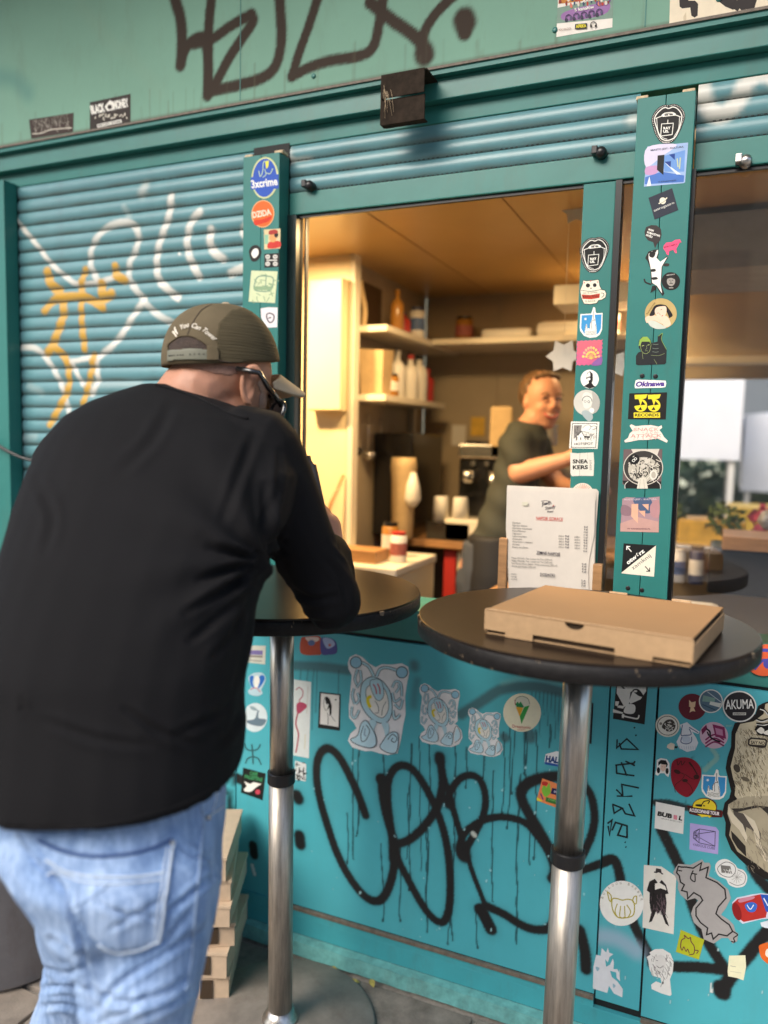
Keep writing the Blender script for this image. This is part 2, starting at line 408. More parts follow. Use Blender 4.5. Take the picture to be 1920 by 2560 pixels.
# posts -------------------------------------------------------------------
def post(x0, x1, z0, z1, Yf=1.82, parts=2):
    t = empty('post', WL(K, ((x0+x1)/2, Yf, z0))); t.parent = K
    xm = (x0+x1)/2
    box('cladding_strip', (x0, Yf, z0), (xm-.0006, Yf+.05, z1), m_teal, t, bev=.0012)
    box('cladding_strip', (xm+.0006, Yf, z0), (x1, Yf+.05, z1), m_teal, t, bev=.0012)
    return t
box('light_stop_sheet', (-2.29, 1.898, .95), (-1.118, 1.903, 2.255), m_gap, K)  # unseen dark sheet added to stop interior light leaking past the shutter
P1 = post(-1.231, -1.117, 1.03, 2.222)
P2 = post(-.212, -.094, 1.03, 2.222)
P0 = post(-2.30, -2.132, .0, 2.263)
for (x, s) in ((-1.222, 0), (-1.128, 1), (-.205, 0), (-.110, 1)):
    MB().box((x-.012, 1.83, 2.2225+.001), (x+.014, 1.86, 2.232), m_wood_raw, bev=.003).build('wood_wedge', K)
box('post_backing', (-1.231, 1.8705, 2.2225), (-1.117, 1.8715, 2.263), m_gap, K)
for px, py, pl in ((1566+40, 0, None),):
    pass
for (cx_, cy_, cr) in ((345, 1262, CC), (520, 1268, CC), (262, 2055, CD), (445, 2080, CD)):
    q = crop(cr)((cx_, cy_)); p = on_wall(*q, 1.82)
    MB().lathe((p[0], 1.8196, p[2]), [(.0052, 0), (.005, .0008), (.003, .0009)], m_black, n=16, ax=(0, -1, 0)).build('screw', P2, origin=None)

# window frame, mullion, panes ---------------------------------------------
m_glass = bpy.data.materials.new('window_glass'); m_glass.use_nodes = True
n = m_glass.node_tree.nodes; k = m_glass.node_tree.links; n.remove(n['Principled BSDF'])
tr = n.new('ShaderNodeBsdfTransparent'); gl = n.new('ShaderNodeBsdfGlossy'); gl.inputs['Roughness'].default_value = .015
fr = n.new('ShaderNodeFresnel'); fr.inputs[0].default_value = 1.5
mu = n.new('ShaderNodeMath'); mu.operation = 'MULTIPLY'; mu.inputs[1].default_value = 3.2
mx = n.new('ShaderNodeMixShader'); k.new(fr.outputs[0], mu.inputs[0]); k.new(mu.outputs[0], mx.inputs[0]); k.new(tr.outputs[0], mx.inputs[1]); k.new(gl.outputs[0], mx.inputs[2])
k.new(mx.outputs[0], n['Material Output'].inputs[0])
box('mullion', (-.329, 1.872, 1.03), (-.2565, 1.905, 2.070), m_teal, K, bev=.0015)
box('mullion_channel', (-.256, 1.868, 1.03), (-.242, 1.91, 2.0705), m_black, K)
box('window_jamb', (-1.116, 1.862, 1.03), (-1.0885, 1.90, 2.0705), m_darkgreen, K)
box('window_track', (-1.0835, 1.90, 1.03), (-1.079, 1.915, 2.1), m_molding, K)
box('window_rod', (-1.0740, 1.885, 1.03), (-1.0705, 1.889, 2.1), m_black, K)
box('window_jamb', (-.0935, 1.850, 1.03), (-.086, 1.90, 2.0705), m_black, K)
box('window_pane', (-.2415, 1.889, 1.03), (-.2125, 1.893, 2.112), m_glass, K)
box('window_pane', (-.0855, 1.889, 1.03), (.46, 1.893, 2.112), m_glass, K)

# lower wall ----------------------------------------------------------------
ps = []
def B(cr, pts, w=42, col=BLK, a=1, s=.3, Y=YF, **k2): ps.append(stroke(cr, pts, w, col, a, s, Y=Y, **k2))
# faded grey sprayed band and drips under everything
B(CJ, [(520, 490), (640, 410), (800, 310), (950, 215), (1100, 180), (1300, 165), (1480, 180), (1700, 240)], 120, GRY, .78, .5)
B(CI, [(60, 385), (250, 395), (420, 405), (700, 440)], 110, GRY, .7, .45)
B(CI, [(1455, 380), (1458, 400)], 120, GRY, .7, .8); B(CI, [(1490, 560), (1460, 700), (1450, 850)], 90, GRY, .45, 1.)
B(CJ, [(1020, 750), (1025, 760)], 110, GRY, .8, .5); B(CJ, [(1320, 720), (1320, 760)], 130, GRY, .75, .5)
B(CJ, [(1000, 130), (1300, 60), (1650, 130)], 60, '#8ab9ae', .3, 1.)
drx = [(300, 30, 640), (328, 20, 520), (460, 0, 250), (545, 560, 960), (600, 40, 800), (640, 0, 700), (690, 0, 900), (440, 560, 960), (815, 560, 1080), (830, 0, 1060),
       (885, 60, 270), (975, 0, 220), (1075, -20, 400), (1110, -60, 480), (1140, -60, 300), (1165, 200, 1080), (1200, -60, 300), (1245, -30, 640), (1025, 180, 860), (930, 900, 1100), (680, 440, 1020), (580, 300, 640), (1215, 380, 670), (265, 400, 660), (1320, -60, 60), (1185, -100, 200)]
for x, y0, y1 in drx:
    xx = x; pts = []; yy = y0
    while yy < y1:
        pts.append((xx, yy)); xx += RNG.uniform(-7, 5); yy += 60
    pts.append((xx, y1))
    B(CN, pts, RNG.uniform(6, 10), '#143439', .85, .4)
    if RNG.random() < .5: B(CN, [(xx, y1-8), (xx, y1)], 12, '#143439', .8, .4)
for x in range(1340, 1660, 44): B(CJ, [(x, 230), (x+RNG.uniform(-6, 6), 420+RNG.uniform(0, 380))], 13, '#2a565a', .6, .5)
for x in (150, 230, 300, 340, 590): B(CI, [(x, 430), (x-10, 560), (x-20, 900+RNG.uniform(0, 300))], 14, '#2a565a', .65, .5)
# main tag
_B = B
def B(cr, pts, w=42, *a_, **k2):
    if w > 20: _B(cr, pts, w*1.45, BLK, .20, 1.0)
    _B(cr, pts, w*1.1, *a_, **k2)
B(CN, [(360, 410), (325, 310), (275, 200), (225, 110), (172, 65), (130, 85), (108, 150), (110, 250), (130, 350), (165, 470), (210, 600), (270, 720), (340, 815), (400, 855), (450, 840), (490, 760), (510, 660), (515, 580)], 44)
B(CN, [(445, 222), (447, 300), (470, 420), (515, 560)], 44); B(CN, [(443, 225), (455, 240)], 62, s=.15)
B(CN, [(500, 640), (495, 500), (478, 350), (478, 240), (505, 175), (548, 152), (600, 170), (650, 230), (700, 320), (735, 400), (768, 500), (790, 620), (800, 760), (795, 880), (775, 950), (745, 965), (700, 935), (645, 860), (580, 740), (530, 640), (510, 560)], 40)
B(CN, [(515, 562), (580, 542), (650, 485), (712, 405), (745, 330), (760, 230), (745, 110)], 42); B(CN, [(745, 110), (746, 125)], 56)
B(CN, [(760, 200), (790, 290), (812, 370), (850, 500), (872, 570)], 34); B(CN, [(790, 330), (795, 350)], 60)
B(CN, [(800, 290), (845, 225), (905, 203), (955, 230), (982, 310), (975, 400), (940, 480), (890, 570), (862, 622), (845, 590), (870, 510), (935, 455), (1010, 425), (1100, 422), (1190, 452), (1260, 530), (1312, 610), (1345, 700)], 36)
B(CN, [(868, 590), (872, 620)], 72); B(CN, [(888, 620), (920, 720), (955, 810), (985, 890)], 26)
B(CN, [(955, 900), (975, 930), (1010, 1000)], 62, s=.2)
B(CN, [(985, 880), (1080, 925), (1160, 975), (1230, 1002), (1300, 1000), (1345, 950), (1380, 850)], 44)
B(CN, [(1480, 240), (1400, 212), (1300, 214), (1220, 235), (1170, 278), (1170, 325), (1200, 390), (1260, 490), (1320, 600), (1345, 690), (1330, 740)], 56)
B(CN, [(1480, 240), (1530, 310), (1548, 420), (1530, 520), (1485, 620)], 40)
B(CN, [(1470, 700), (1560, 670), (1650, 638)], 40)
B(CN, [(5, 310), (12, 325)], 62); B(CN, [(18, 520), (22, 560)], 62)
B(T8, [(845, 700), (868, 790), (872, 870)], 46)
B = _B
# streaks scratched in the paint
for i in range(46):
    x, y = RNG.uniform(40, 1500), RNG.uniform(60, 1050); B(CN, [(x, y), (x+RNG.uniform(-3, 3), y+RNG.uniform(-2, 9))], RNG.uniform(5, 11), '#a9dbe0', .8, .4)
B(CN, [(918, 505), (926, 515)], 24, '#c9d0c6', .9, .4)
right = []
def Rr(cr, pts, w, col=BLK, a=1, s=.25, Y=YF, **k2): right.append(stroke(cr, pts, w, col, a, s, Y=Y, **k2))
Rr(CN, [(1500, 690), (1560, 672), (1650, 638)], 40)
Rr(T8, [(860, 440), (920, 418), (985, 393), (1010, 430), (1030, 520), (1070, 650), (1110, 740), (1160, 830)], 44)
Rr(T8, [(1160, 845), (1250, 858), (1350, 860), (1450, 870)], 50)
Rr(T8, [(1200, 270), (1250, 370), (1300, 480), (1350, 640), (1410, 770), (1490, 890)], 50)
Rr(T8, [(1458, 965), (1500, 900), (1570, 810), (1680, 680)], 56); Rr(T8, [(1458, 950), (1460, 968)], 74, s=.2)
Rr(T8, [(1590, 430), (1630, 490), (1700, 560)], 50)
Rr(CK, [(540, 1290), (680, 1290), (840, 1335), (1000, 1370), (1240, 1400)], 64, a=.95)
Rr(CO, [(620, 590), (660, 640), (670, 690), (600, 760), (540, 820)], 50, '#a6bd9c', .5, .5)
Rr(CO, [(780, 330), (840, 330)], 24, '#9cc0a8', .5, .5)
Rr(CO, [(700, 1200), (780, 1350), (900, 1700)], 260, '#3f8a86', .5, .9)
Rr(T8, [(1412, 930), (1414, 970)], 9, '#e0e0da', .9, .3)
for i in range(40):
    x, y = RNG.uniform(900, 1659), RNG.uniform(250, 1050); Rr(T8, [(x, y), (x+RNG.uniform(-2, 2), y+RNG.uniform(2, 14))], RNG.uniform(3, 6), '#c9e4e6', .75, .4)
for i in range(30):
    x, y = RNG.uniform(1180, 1640), RNG.uniform(-60, 200); Rr(T8, [(x, y), (x, y+RNG.uniform(2, 50))], RNG.uniform(3, 5), '#1f5a60', .6, .5)
# silver smear on the door post
Rr(T8, [(930, 725), (1010, 740), (1090, 790)], 70, '#9fb4c8', .75, .9)
lft = []
def Lf(cr, pts, w, col=BLK, a=1, s=.25, Y=YF, **k2): lft.append(stroke(cr, pts, w, col, a, s, Y=Y, **k2))
Lf(T7, [(1093, 335), (1098, 375)], 44); Lf(T7, [(975, 110), (1000, 160), (985, 210)], 40); Lf(T7, [(960, 15), (1060, 60)], 46)
Lf(T7, [(1090, 420), (1100, 460)], 16, '#dfe6e2', .9, .3)
RX = .46
box('sill_front', (-2.13, 1.845, .948), (RX, 2.02, 1.029), m_rail, K, bev=.003)
box('gap_backing', (-2.13, 1.852, .0), (RX, 1.87, .947), m_gap, K)
ZP0, ZP1 = .128, .940
painted_panel('lower_panel', -1.128, -.2105, ZP0, ZP1, YF, .011, m_teal_p, K, ps, res=.0032)
painted_panel('post_panel', -.2065, -.1045, ZP0-.01, ZP1, YF, .011, m_teal_p, K, right, res=.0035)
painted_panel('lower_panel', -.0995, RX, ZP0-.02, ZP1, YF, .011, m_teal_p, K, right, res=.0035)
painted_panel('post_panel', -1.257, -1.132, ZP0, ZP1, YF, .011, m_teal_p, K, lft, res=.004)
painted_panel('lower_panel', -2.13, -1.261, ZP0, ZP1, YF, .011, m_teal_p, K, lft, res=.02)
box('lip_molding', (-1.128, 1.830, .1165), (-.2105, 1.8395, .1268), m_molding, K, bev=.001)
box('lip_molding', (-.0995, 1.830, .0955), (RX, 1.8395, .1058), m_molding, K, bev=.001)
box('base_rail', (-2.13, 1.836, .045), (RX, 1.850, .0950), m_base, K, bev=.001)
box('base_rail', (-1.128, 1.8361, .0952), (-.2105, 1.850, .1162), m_base, K)
box('base_rail', (-2.13, 1.8362, .0952), (-1.1285, 1.850, .1265), m_base, K)
box('lip_molding', (-2.13, 1.8335, .0405), (RX, 1.8355, .0445), m_molding, K)
mb = MB()
nn = 60
xs = np.linspace(-2.13, RX, nn+1)
vs = []; 
for x in xs:
    j = RNG.uniform(-.002, .002)
    vs += [(x, 1.8355, .0449), (x, 1.812+j, .040+j), (x, 1.806+j, .002)]
fs2 = []
for i in range(nn):
    for j in range(2): fs2.append((i*3+j, i*3+j+1, (i+1)*3+j+1, (i+1)*3+j))
mb.add(vs, fs2, m_plinth); mb.build('plinth', K)

# interior -------------------------------------------------------------------
YB = 3.62; ZC = 2.17
mb = MB(); mb.box((-3.0, 1.96, ZC), (1.6, YB, ZC+.03), m_ceil); mb.build('ceiling', K)
for x in (-1.05, -.62, -.15, .3): box('ceiling_joint', (x-.002, 1.97, ZC-.002), (x+.002, YB-.01, ZC-.0005), m_brownw, K)
box('interior_floor', (-3.0, 1.96, .02), (1.6, YB, .06), m_backw, K)
for x0, x1 in ((-1.374, -1.0), (-1.0, -.62), (-.62, -.30)): box('wall_panel', (x0+.001, YB, .06), (x1-.001, YB+.03, ZC), m_backw, K)
box('wall_panel', (-.2995, YB, .06), (1.6, YB+.03, .95), m_backw, K)
box('wall_panel', (-.2995, YB, 1.76), (1.6, YB+.03, ZC), m_backw, K)
box('side_wall', (-1.40, 2.73, .06), (-1.3745, YB, ZC), m_backw, K)
box('partition', (-3.0, 2.70, .06), (-1.335, 2.7285, ZC), m_cream, K)
box('partition_edge', (-1.3345, 2.69, .06), (-1.312, 2.74, ZC), m_wshelf, K, bev=.002)
box('end_wall', (1.601, 1.96, .06), (1.63, YB, ZC), m_backw, K)
box('end_wall', (-3.03, 1.96, .06), (-3.001, 2.7, ZC), m_cream, K)
box('serving_counter', (-2.9, 1.98, .96), (1.5, 2.20, .985), m_brownw, K)
# ------------------------------------------------------------------ ground
m_slab = mat('paving_stone', (.21, .18, .15), .85, noise=.42, nscale=14, bump=.5, bscale=70, dirt=.4)
m_slab2 = mat('paving_stone_b', (.17, .15, .13), .85, noise=.42, nscale=11, bump=.5, bscale=70, dirt=.4)
m_slab3 = mat('paving_stone_c', (.25, .21, .17), .85, noise=.25, nscale=17, bump=.5, bscale=70, dirt=.4)
m_ground = mat('joint_sand', (.36, .33, .28), .95, noise=.3, nscale=50, bump=.3)
g = MB(); g.add([(-60, -60, -.012), (60, -60, -.012), (60, 60, -.012), (-60, 60, -.012)], [(0, 1, 2, 3)], m_ground)
ground = g.build('ground', kind='structure')
pav = empty('pavement', (0, 0, -.03), kind='structure')
sw = .41
slabs = []
for t_ in range(3):
    mb = MB(); mb.box((-sw/2+.0065, -sw/2+.0065, -.028), (sw/2-.0065, sw/2-.0065, 0), (m_slab, m_slab2, m_slab3)[t_], bev=.004)
    v = np.array(mb.v); me = mesh('paving_slab', v, mb.f); me.materials.append((m_slab, m_slab2, m_slab3)[t_]); slabs.append(me)
for i in range(-9, 5):
    for j in range(0, 9):
        x = i*sw+.12+(sw/2 if j % 2 else 0); y = 1.80-sw/2-j*sw
        o = link('paving_slab', slabs[RNG.integers(0, 3)], pav, (x, y, .03+RNG.uniform(-.002, .002)))
        o.rotation_euler = (RNG.uniform(-.004, .004), RNG.uniform(-.004, .004), RNG.integers(0, 4)*math.pi/2)
# fallen leaves by the plinth
m_leaf = mat('dry_leaf', (.52, .42, .10), .6, noise=.2)
leafl = ['small yellow leaf by the plinth right of the left pole', 'smaller yellow leaf touching the first one by the plinth', 'yellow leaf a hand further right along the plinth', 'yellow leaf farthest right on the paving by the plinth']
for px, py, rz in ((838, 2420, .3), (848, 2414, 1.4), (885, 2460, 2.1), (1892-960, 2460, .8)):
    d = ray(px, py); t = -H/d[2]; x, y = d[0]*t, min(d[1]*t, 1.79)
    mb = MB(); pts = [(0, -.016), (.007, -.006), (.009, .004), (.003, .016), (-.006, .006), (-.008, -.005)]
    vs = [(a*math.cos(rz)-b*math.sin(rz), a*math.sin(rz)+b*math.cos(rz), .003+abs(a)*.6) for a, b in pts]
    vs += [(v[0], v[1], v[2]+.0006) for v in vs]
    mb.add(vs, [(5, 4, 3, 2, 1, 0), (6, 7, 8, 9, 10, 11)], m_leaf)
    o = mb.build('leaf', group='yellow leaves at the foot of the kiosk', label=leafl.pop(0), cat='leaf'); o.location = (x, y, .004)

# ------------------------------------------------------------------ bar tables
m_top = mat('black_laminate', (.014, .009, .007), .30, noise=.3, nscale=9, bump=.02, bscale=40, spec=.32)
m_edge = mat('worn_black_edge', (.010, .009, .009), .55, spec=.3, noise=.4, nscale=80, bump=.25, bscale=120)
m_chip = mat('chipped_edge_wood', (.17, .125, .08), .7)
m_disc = mat('worn_base_plate', (.23, .20, .17), .6, .0, noise=.25, nscale=12, bump=.1, bscale=50, dirt=.8)
def table(x, y, r, z, band_z, tilt, label, seed, pole_r=.0285, pole_r2=.030):
    t = empty('bar_table', (x, y, 0), label, 'bar table')
    rg = np.random.default_rng(seed)
    th = .030
    mb = MB(); mb.lathe((x, y, z-.004), [(r-.0025, 0), (r-.0025, .0032), (r-.004, .004)], m_top, n=96, smooth=False)
    top = mb.build('tabletop', t)
    prof = [(r-.02, -.0305), (r-.003, -.030), (r, -.027), (r, -.003), (r-.0028, .0004)]
    mb = MB(); mb.lathe((x, y, z-.0045), prof, m_edge, n=96)
    e = mb.build('table_edge', t)
    mb = MB()                       # chips and scratches on the rim
    for i in range(26):
        a = rg.uniform(-math.pi*1.1, .2); zz = z-rg.uniform(.004, .032); s1 = rg.uniform(.0005, .0016)*(1.7 if rg.random() < .12 else 1); s2 = rg.uniform(.001, .006)
        if rg.random() < .4: zz = z-.004-s2*.5
        c = Vector((math.cos(a), math.sin(a), 0)); tg = Vector((-c.y, c.x, 0)); o = Vector((x, y, zz))+c*(r+.0003)
        mb.add([o+tg*s1+Vector((0, 0, -s2/2)), o-tg*s1*.6+Vector((0, 0, -s2/2)), o-tg*s1+Vector((0, 0, s2/2)), o+tg*s1*.5+Vector((0, 0, s2/2))], [(3, 2, 1, 0)], m_chip)
    for a, s1 in ((-2.75, .010), (-.35, .008), (-2.6, .005)):
        c = Vector((math.cos(a), math.sin(a), 0)); tg = Vector((-c.y, c.x, 0)); o = Vector((x, y, z-.003))+c*(r+.0004)
        mb.add([o-tg*s1, o+tg*s1, o+tg*s1*.5+Vector((0, 0, -.009)), o-tg*s1*.7+Vector((0, 0, -.006))], [(0, 1, 2, 3)], m_chip)
        mb.add([o-tg*s1, o+tg*s1, o-c*.006+Vector((0, 0, .0035))], [(0, 1, 2)], m_chip)
    mb.build('edge_chip', t, kind='stuff')
    dx, dy = tilt
    B0 = Vector((x+dx, y+dy, .012)); T0 = Vector((x, y, z-.036))
    mb = MB(); 
    def pt(k_): return B0+(T0-B0)*k_
    kb = (band_z-B0.z)/(T0.z-B0.z)
    mb.tube([pt(0), pt(kb*.5), pt(kb)], pole_r2, m_steelw, n=40); mb.build('pole', t)
    mb = MB(); mb.tube([pt(kb+.001), pt(kb+(1-kb)*.5), pt(1)], pole_r, m_steel, n=40); mb.build('pole', t)
    mb = MB(); mb.tube([pt(kb-.014), pt(kb-.012), pt(kb+.012), pt(kb+.014)], [pole_r2+.001, pole_r2+.0035, pole_r2+.0035, pole_r2+.001], m_black, n=40, smooth=False)
    mb.build('collar', t)
    mb = MB(); mb.lathe((T0.x, T0.y, z-.040), [(.10, 0), (.105, .0045)], m_black, n=40, smooth=False); mb.build('mounting_plate', t)
    mb = MB(); mb.lathe((B0.x, B0.y, .002), [(.238, 0), (.24, .004), (.234, .010), (.10, .0155), (.05, .019), (.034, .023)], m_disc, n=64); mb.build('base_plate', t)
    mb = MB(); mb.lathe((B0.x, B0.y, .0215), [(.046, 0), (.044, .006), (.036, .014), (.0325, .028)], m_steel, n=32); mb.build('flange', t)
    return t
TLX, TLY, TRX, TRY, TZ, TZR = -.927, 1.54, -.229, 1.490, 1.12, 1.1358
table(TLX, TLY, .325, TZ, .655, (-.005, .02), 'round black bar table on a steel pole, the man leans his elbow on it', 3)
table(TRX, TRY, .315, TZR, .655, (-.012, 0), 'round black bar table with chipped rim carrying the pizza box', 5)

# ------------------------------------------------------------------ pizza box on the right table
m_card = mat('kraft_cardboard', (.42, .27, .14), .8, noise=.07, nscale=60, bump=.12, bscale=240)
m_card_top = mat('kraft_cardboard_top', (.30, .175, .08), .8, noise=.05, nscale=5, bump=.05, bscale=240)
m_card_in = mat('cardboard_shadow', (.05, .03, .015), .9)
m_card_edge = mat('cardboard_edge', (.55, .37, .21), .9, noise=.3, nscale=300)
def TP(px, py, z):
    d = ray(px, py); t = (z-H)/d[2]; return np.array([d[0]*t, d[1]*t, z])
zt = TZR+.001; hb = .043
fl = TP(1212, 1523, zt+hb); fr_ = TP(1735, 1601, zt+hb); bl = TP(1385, 1455, zt+hb)
ex = fr_-fl; exn = ex/np.linalg.norm(ex); W_ = np.linalg.norm(ex); eyn = np.array([-exn[1], exn[0], 0]); 
print('pizza', fl, fr_, bl, W_, (bl-fl)@eyn, (bl-fl)@exn)
Dp = .287
ang = math.atan2(exn[1], exn[0])
pz = empty('pizza_box', tuple(fl[:2])+(zt,), 'closed plain brown cardboard pizza box lying on the right table', 'pizza box')
pz.rotation_euler[2] = ang
def PB(name, lo, hi, mt, rot=None, pivot=None, bev=0):
    mb = MB(); mb.box(lo, hi, mt, bev=bev)
    o = mb.build(name, None); c = o.location.copy(); o.parent = pz; o.location = c
    return o
t_ = .0016
PB('base', (0.004, .004, .0), (W_-.004, Dp, t_), m_card)
# front panel: real cut outline with hand hole and slots
def extr(name, outline, holes, y0, y1, mt, plane='xz'):
    loops = [[Vector((a, b, 0)) for a, b in outline]]+[[Vector((a, b, 0)) for a, b in h] for h in holes]
    tris = tessellate_polygon(loops); flat = [p for L in loops for p in L]
    n0 = len(flat); vs = [(p.x, y0, p.y) for p in flat]+[(p.x, y1, p.y) for p in flat]
    fs = [tuple(t) for t in tris]+[tuple(n0+i for i in reversed(t)) for t in tris]
    b = 0
    for L in loops:
        k_ = len(L)
        for i in range(k_): fs.append((b+i, b+(i+1) % k_, n0+b+(i+1) % k_, n0+b+i))
        b += k_
    mb = MB(); mb.add(vs, fs, mt)
    return mb
s = W_/523.
n_ = 12
hole = [(W_*.465+.0165*math.cos(math.pi+math.pi*i/n_), hb-.0005+.012*math.sin(math.pi+math.pi*i/n_)) for i in range(n_+1)]
out = [(0, .008), (W_*.115, .008), (W_*.115, -.000), (W_*.26, -.000), (W_*.26, .0115), (W_*.66, .0115), (W_*.66, .0), (W_*.83, .0), (W_*.83, .008), (W_, .008), (W_, hb)]
out += [(hole[-1][0], hb)]+hole[::-1]+[(hole[0][0], hb), (0, hb)]
mb = extr('f', out, [], 0, .0022, m_card); o = mb.build('front_flap', None); o.parent = pz
PB('slot_shade', (.004, .009, .001), (W_-.004, .0095, hb-.003), m_card_in)  # dark sheet painted as the shade behind the front slots
# lid, slightly sagging
nx, ny = 20, 16; vs = []; fs = []
for j in range(ny+1):
    for i in range(nx+1):
        u, v_ = i/nx, j/ny; vs.append((u*(W_-.006)+.003, v_*(Dp-.001)-.0005, hb+.0006-.004*math.sin(math.pi*u)**.7*math.sin(math.pi*v_)**.7+.002*(u > .97)*0))
for j in range(ny):
    for i in range(nx): a = j*(nx+1)+i; fs.append((a, a+1, a+nx+2, a+nx+1))
m0 = len(vs); vs2 = vs+[(a, b, c-.0018) for a, b, c in vs]; fs2 = fs+[tuple(m0+i for i in reversed(f)) for f in fs]
rim = [i for i in range(nx+1)]+[(j+1)*(nx+1)-1 for j in range(1, ny+1)]+[ny*(nx+1)+i for i in range(nx-1, -1, -1)]+[j*(nx+1) for j in range(ny-1, 0, -1)]
for a, b in zip(rim, rim[1:]+rim[:1]): fs2.append((b, a, m0+a, m0+b))
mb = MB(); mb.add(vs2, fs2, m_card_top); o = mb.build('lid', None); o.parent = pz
PB('side_flap_or_shade', (W_-.0024, .0025, .004), (W_, Dp-.004, hb-.009), m_card)
PB('side_flap_or_shade', (W_-.0092, .012, .006), (W_-.0070, Dp-.01, hb-.001), m_card_in)  # dark strip put in as the shaded gap under the lid edge
PB('side_flap_or_shade', (0, .0025, .004), (.0022, Dp-.004, hb-.003), m_card)
PB('back_flap', (.003, Dp-.0005, 0), (W_-.003, Dp+.0016, hb), m_card)
for u in (.44, .78): PB('back_tab', (W_*u-.017, Dp-.002, hb+.0012), (W_*u+.017, Dp+.0022, hb+.004), m_card_edge)
PB('fold_edge', (.002, -.0004, hb+.0008), (W_-.002, .0024, hb+.0018), m_card_edge)

# ------------------------------------------------------------------ menu board on the sill
m_paper = mat('worn_paper', (.64, .58, .50), .5, noise=.04, nscale=14, bump=.1, bscale=25)
m_ink = mat('faded_ink', (.20, .19, .18), .7); m_inkr = mat('faded_red_ink', (.62, .16, .12), .7)
YM = 1.853
mn = empty('menu_board', tuple(on_wall(1375, 1460, YM)*[1, 1, 0]+[0, 0, 1.03]), 'worn paper drinks menu held upright between two wooden posts on the sill', 'menu')
def quadpoly(name, cr, pts, y0, y1, mt, par, **kw):
    f = crop(cr); P = [on_wall(*f(p), y0) for p in pts]
    mb = extr('q', [(p[0], p[2]) for p in P], [], y0, y1, mt)
    return mb.build(name, par, **kw)
quadpoly('backing_board', CG, [(212, 130), (1440, 180), (1475, 215), (1440, 700), (1405, 1850), (250, 1850), (225, 1200), (195, 700)], YM+.006, YM+.009, m_paper, mn)
quadpoly('back_sheet', CG, [(208, 150), (1425, 205), (1440, 260), (1425, 700), (1400, 1850), (240, 1850), (215, 1200), (192, 720)], YM+.003, YM+.0036, m_paper, mn)
quadpoly('menu_sheet', CG, [(205, 195), (800, 210), (1375, 240), (1425, 330), (1415, 800), (1345, 1140), (1330, 1300), (1345, 1850), (255, 1850), (250, 1500), (220, 1230), (215, 900), (195, 700)], YM, YM+.0006, m_paper, mn)
def wpost(name, x0, x1, ztop, par):
    a = on_wall(x0, 1400, YM)[0]; b = on_wall(x1, 1400, YM)[0]
    box(name, (a, YM-.006, 1.0295), (b, YM+.014, ztop), m_brownw, par, bev=.002)
wpost('wood_post', 1247, 1268, on_wall(1255, 1345, YM)[2], mn); wpost('wood_post', 1484, 1508, on_wall(1495, 1410, YM)[2], mn)

# ------------------------------------------------------------------ bracket under the fascia
m_brk = mat('rusty_brown_bracket', (.030, .022, .016), .8, spec=.1, noise=.4, nscale=40, bump=.2, dirt=.9)
p0 = on_wall(962, 178, 1.79); p1 = on_wall(1066, 312, 1.79)
br = empty('bracket', ((p0[0]+p1[0])/2, 1.80, p1[2]), 'dark brown bent metal bracket hanging below the fascia', 'bracket')
x0, x1, z0, z1 = p0[0], p1[0], p1[2]+.008, p0[2]-.006
mb = MB(); mb.box((x0, 1.775, z0), (x1, 1.7785, z0+.058), m_brk, bev=.0008); mb.build('front_plate', br)
mb = MB(); mb.box((x0, 1.769, z0+.0595), (x1, 1.7725, z1-.012), m_brk, bev=.0008); mb.build('front_plate', br)
mb = MB(); mb.box((x0, 1.7735, z1-.0155), (x1+.004, 1.862, z1-.0120), m_brk); mb.build('top_flange', br)
mb = MB(); mb.box((x0-.0035, 1.776, z0+.002), (x0-.0003, 1.80, z1-.016), m_brk); mb.build('side_lip', br)
mb = MB(); mb.box((x0+.001, 1.779, z0+.001), (x1-.001, 1.80, z0+.004), m_brk); mb.build('bottom_lip', br)
mb = MB()
for i in range(9):
    a = Vector((x0+RNG.uniform(0, .02), 1.7735, z1-RNG.uniform(.01, .03))); b = Vector((x0+RNG.uniform(.01, .05), 1.7675, z0+RNG.uniform(.01, .06)))
    mb.tube([a, (a+b)/2+Vector((.006*RNG.normal(), -.003, 0)), b], .00035, m_wood_raw, n=4)
mb.build('cobweb', br, kind='stuff')

# ------------------------------------------------------------------ stack of cardboard boxes beside the wall
m_kraft2 = mat('kraft_box', (.56, .42, .29), .85, noise=.08, nscale=30, bump=.1, bscale=150)
zz = .004
rot = [.46, .38, .56, .42, .52, .44]
hh = [.072, .072, .066, .060, .058, .066]; offx = [.0, .012, .0, .015, -.01, -.012]
names = ['bottom brown cardboard box of the stack by the wall', 'second brown cardboard box from the ground in the stack', 'third brown box from the ground, turned in the stack behind the man',
         'fourth brown cardboard box, skewed below the two top ones', 'brown cardboard box just under the topmost of the stack', 'topmost brown cardboard box of the stack behind the man']
for i in range(6):
    c = (-1.265+offx[i]*.6, 1.628)
    b_ = empty('cardboard_box', (c[0], c[1], zz), names[i], 'cardboard box', 'flat cardboard boxes stacked against the wall', rz=rot[i])
    for nm, lo, hi in (('box_body', (-.128, -.128, 0), (.128, .128, hh[i]-.010)), ('lid', (-.131, -.131, hh[i]-.0095), (.131, .131, hh[i]-.001))):
        mb = MB(); mb.box(lo, hi, m_kraft2, bev=.001); o = mb.build(nm, None); o.parent = b_
    for sx in (-1, 1):
        mb = MB(); mb.box((sx*.07-.016, -.1325, .012), (sx*.07+.016, -.1292, hh[i]-.012), m_card_in); o = mb.build('slot', None); o.parent = b_
    zz += hh[i]
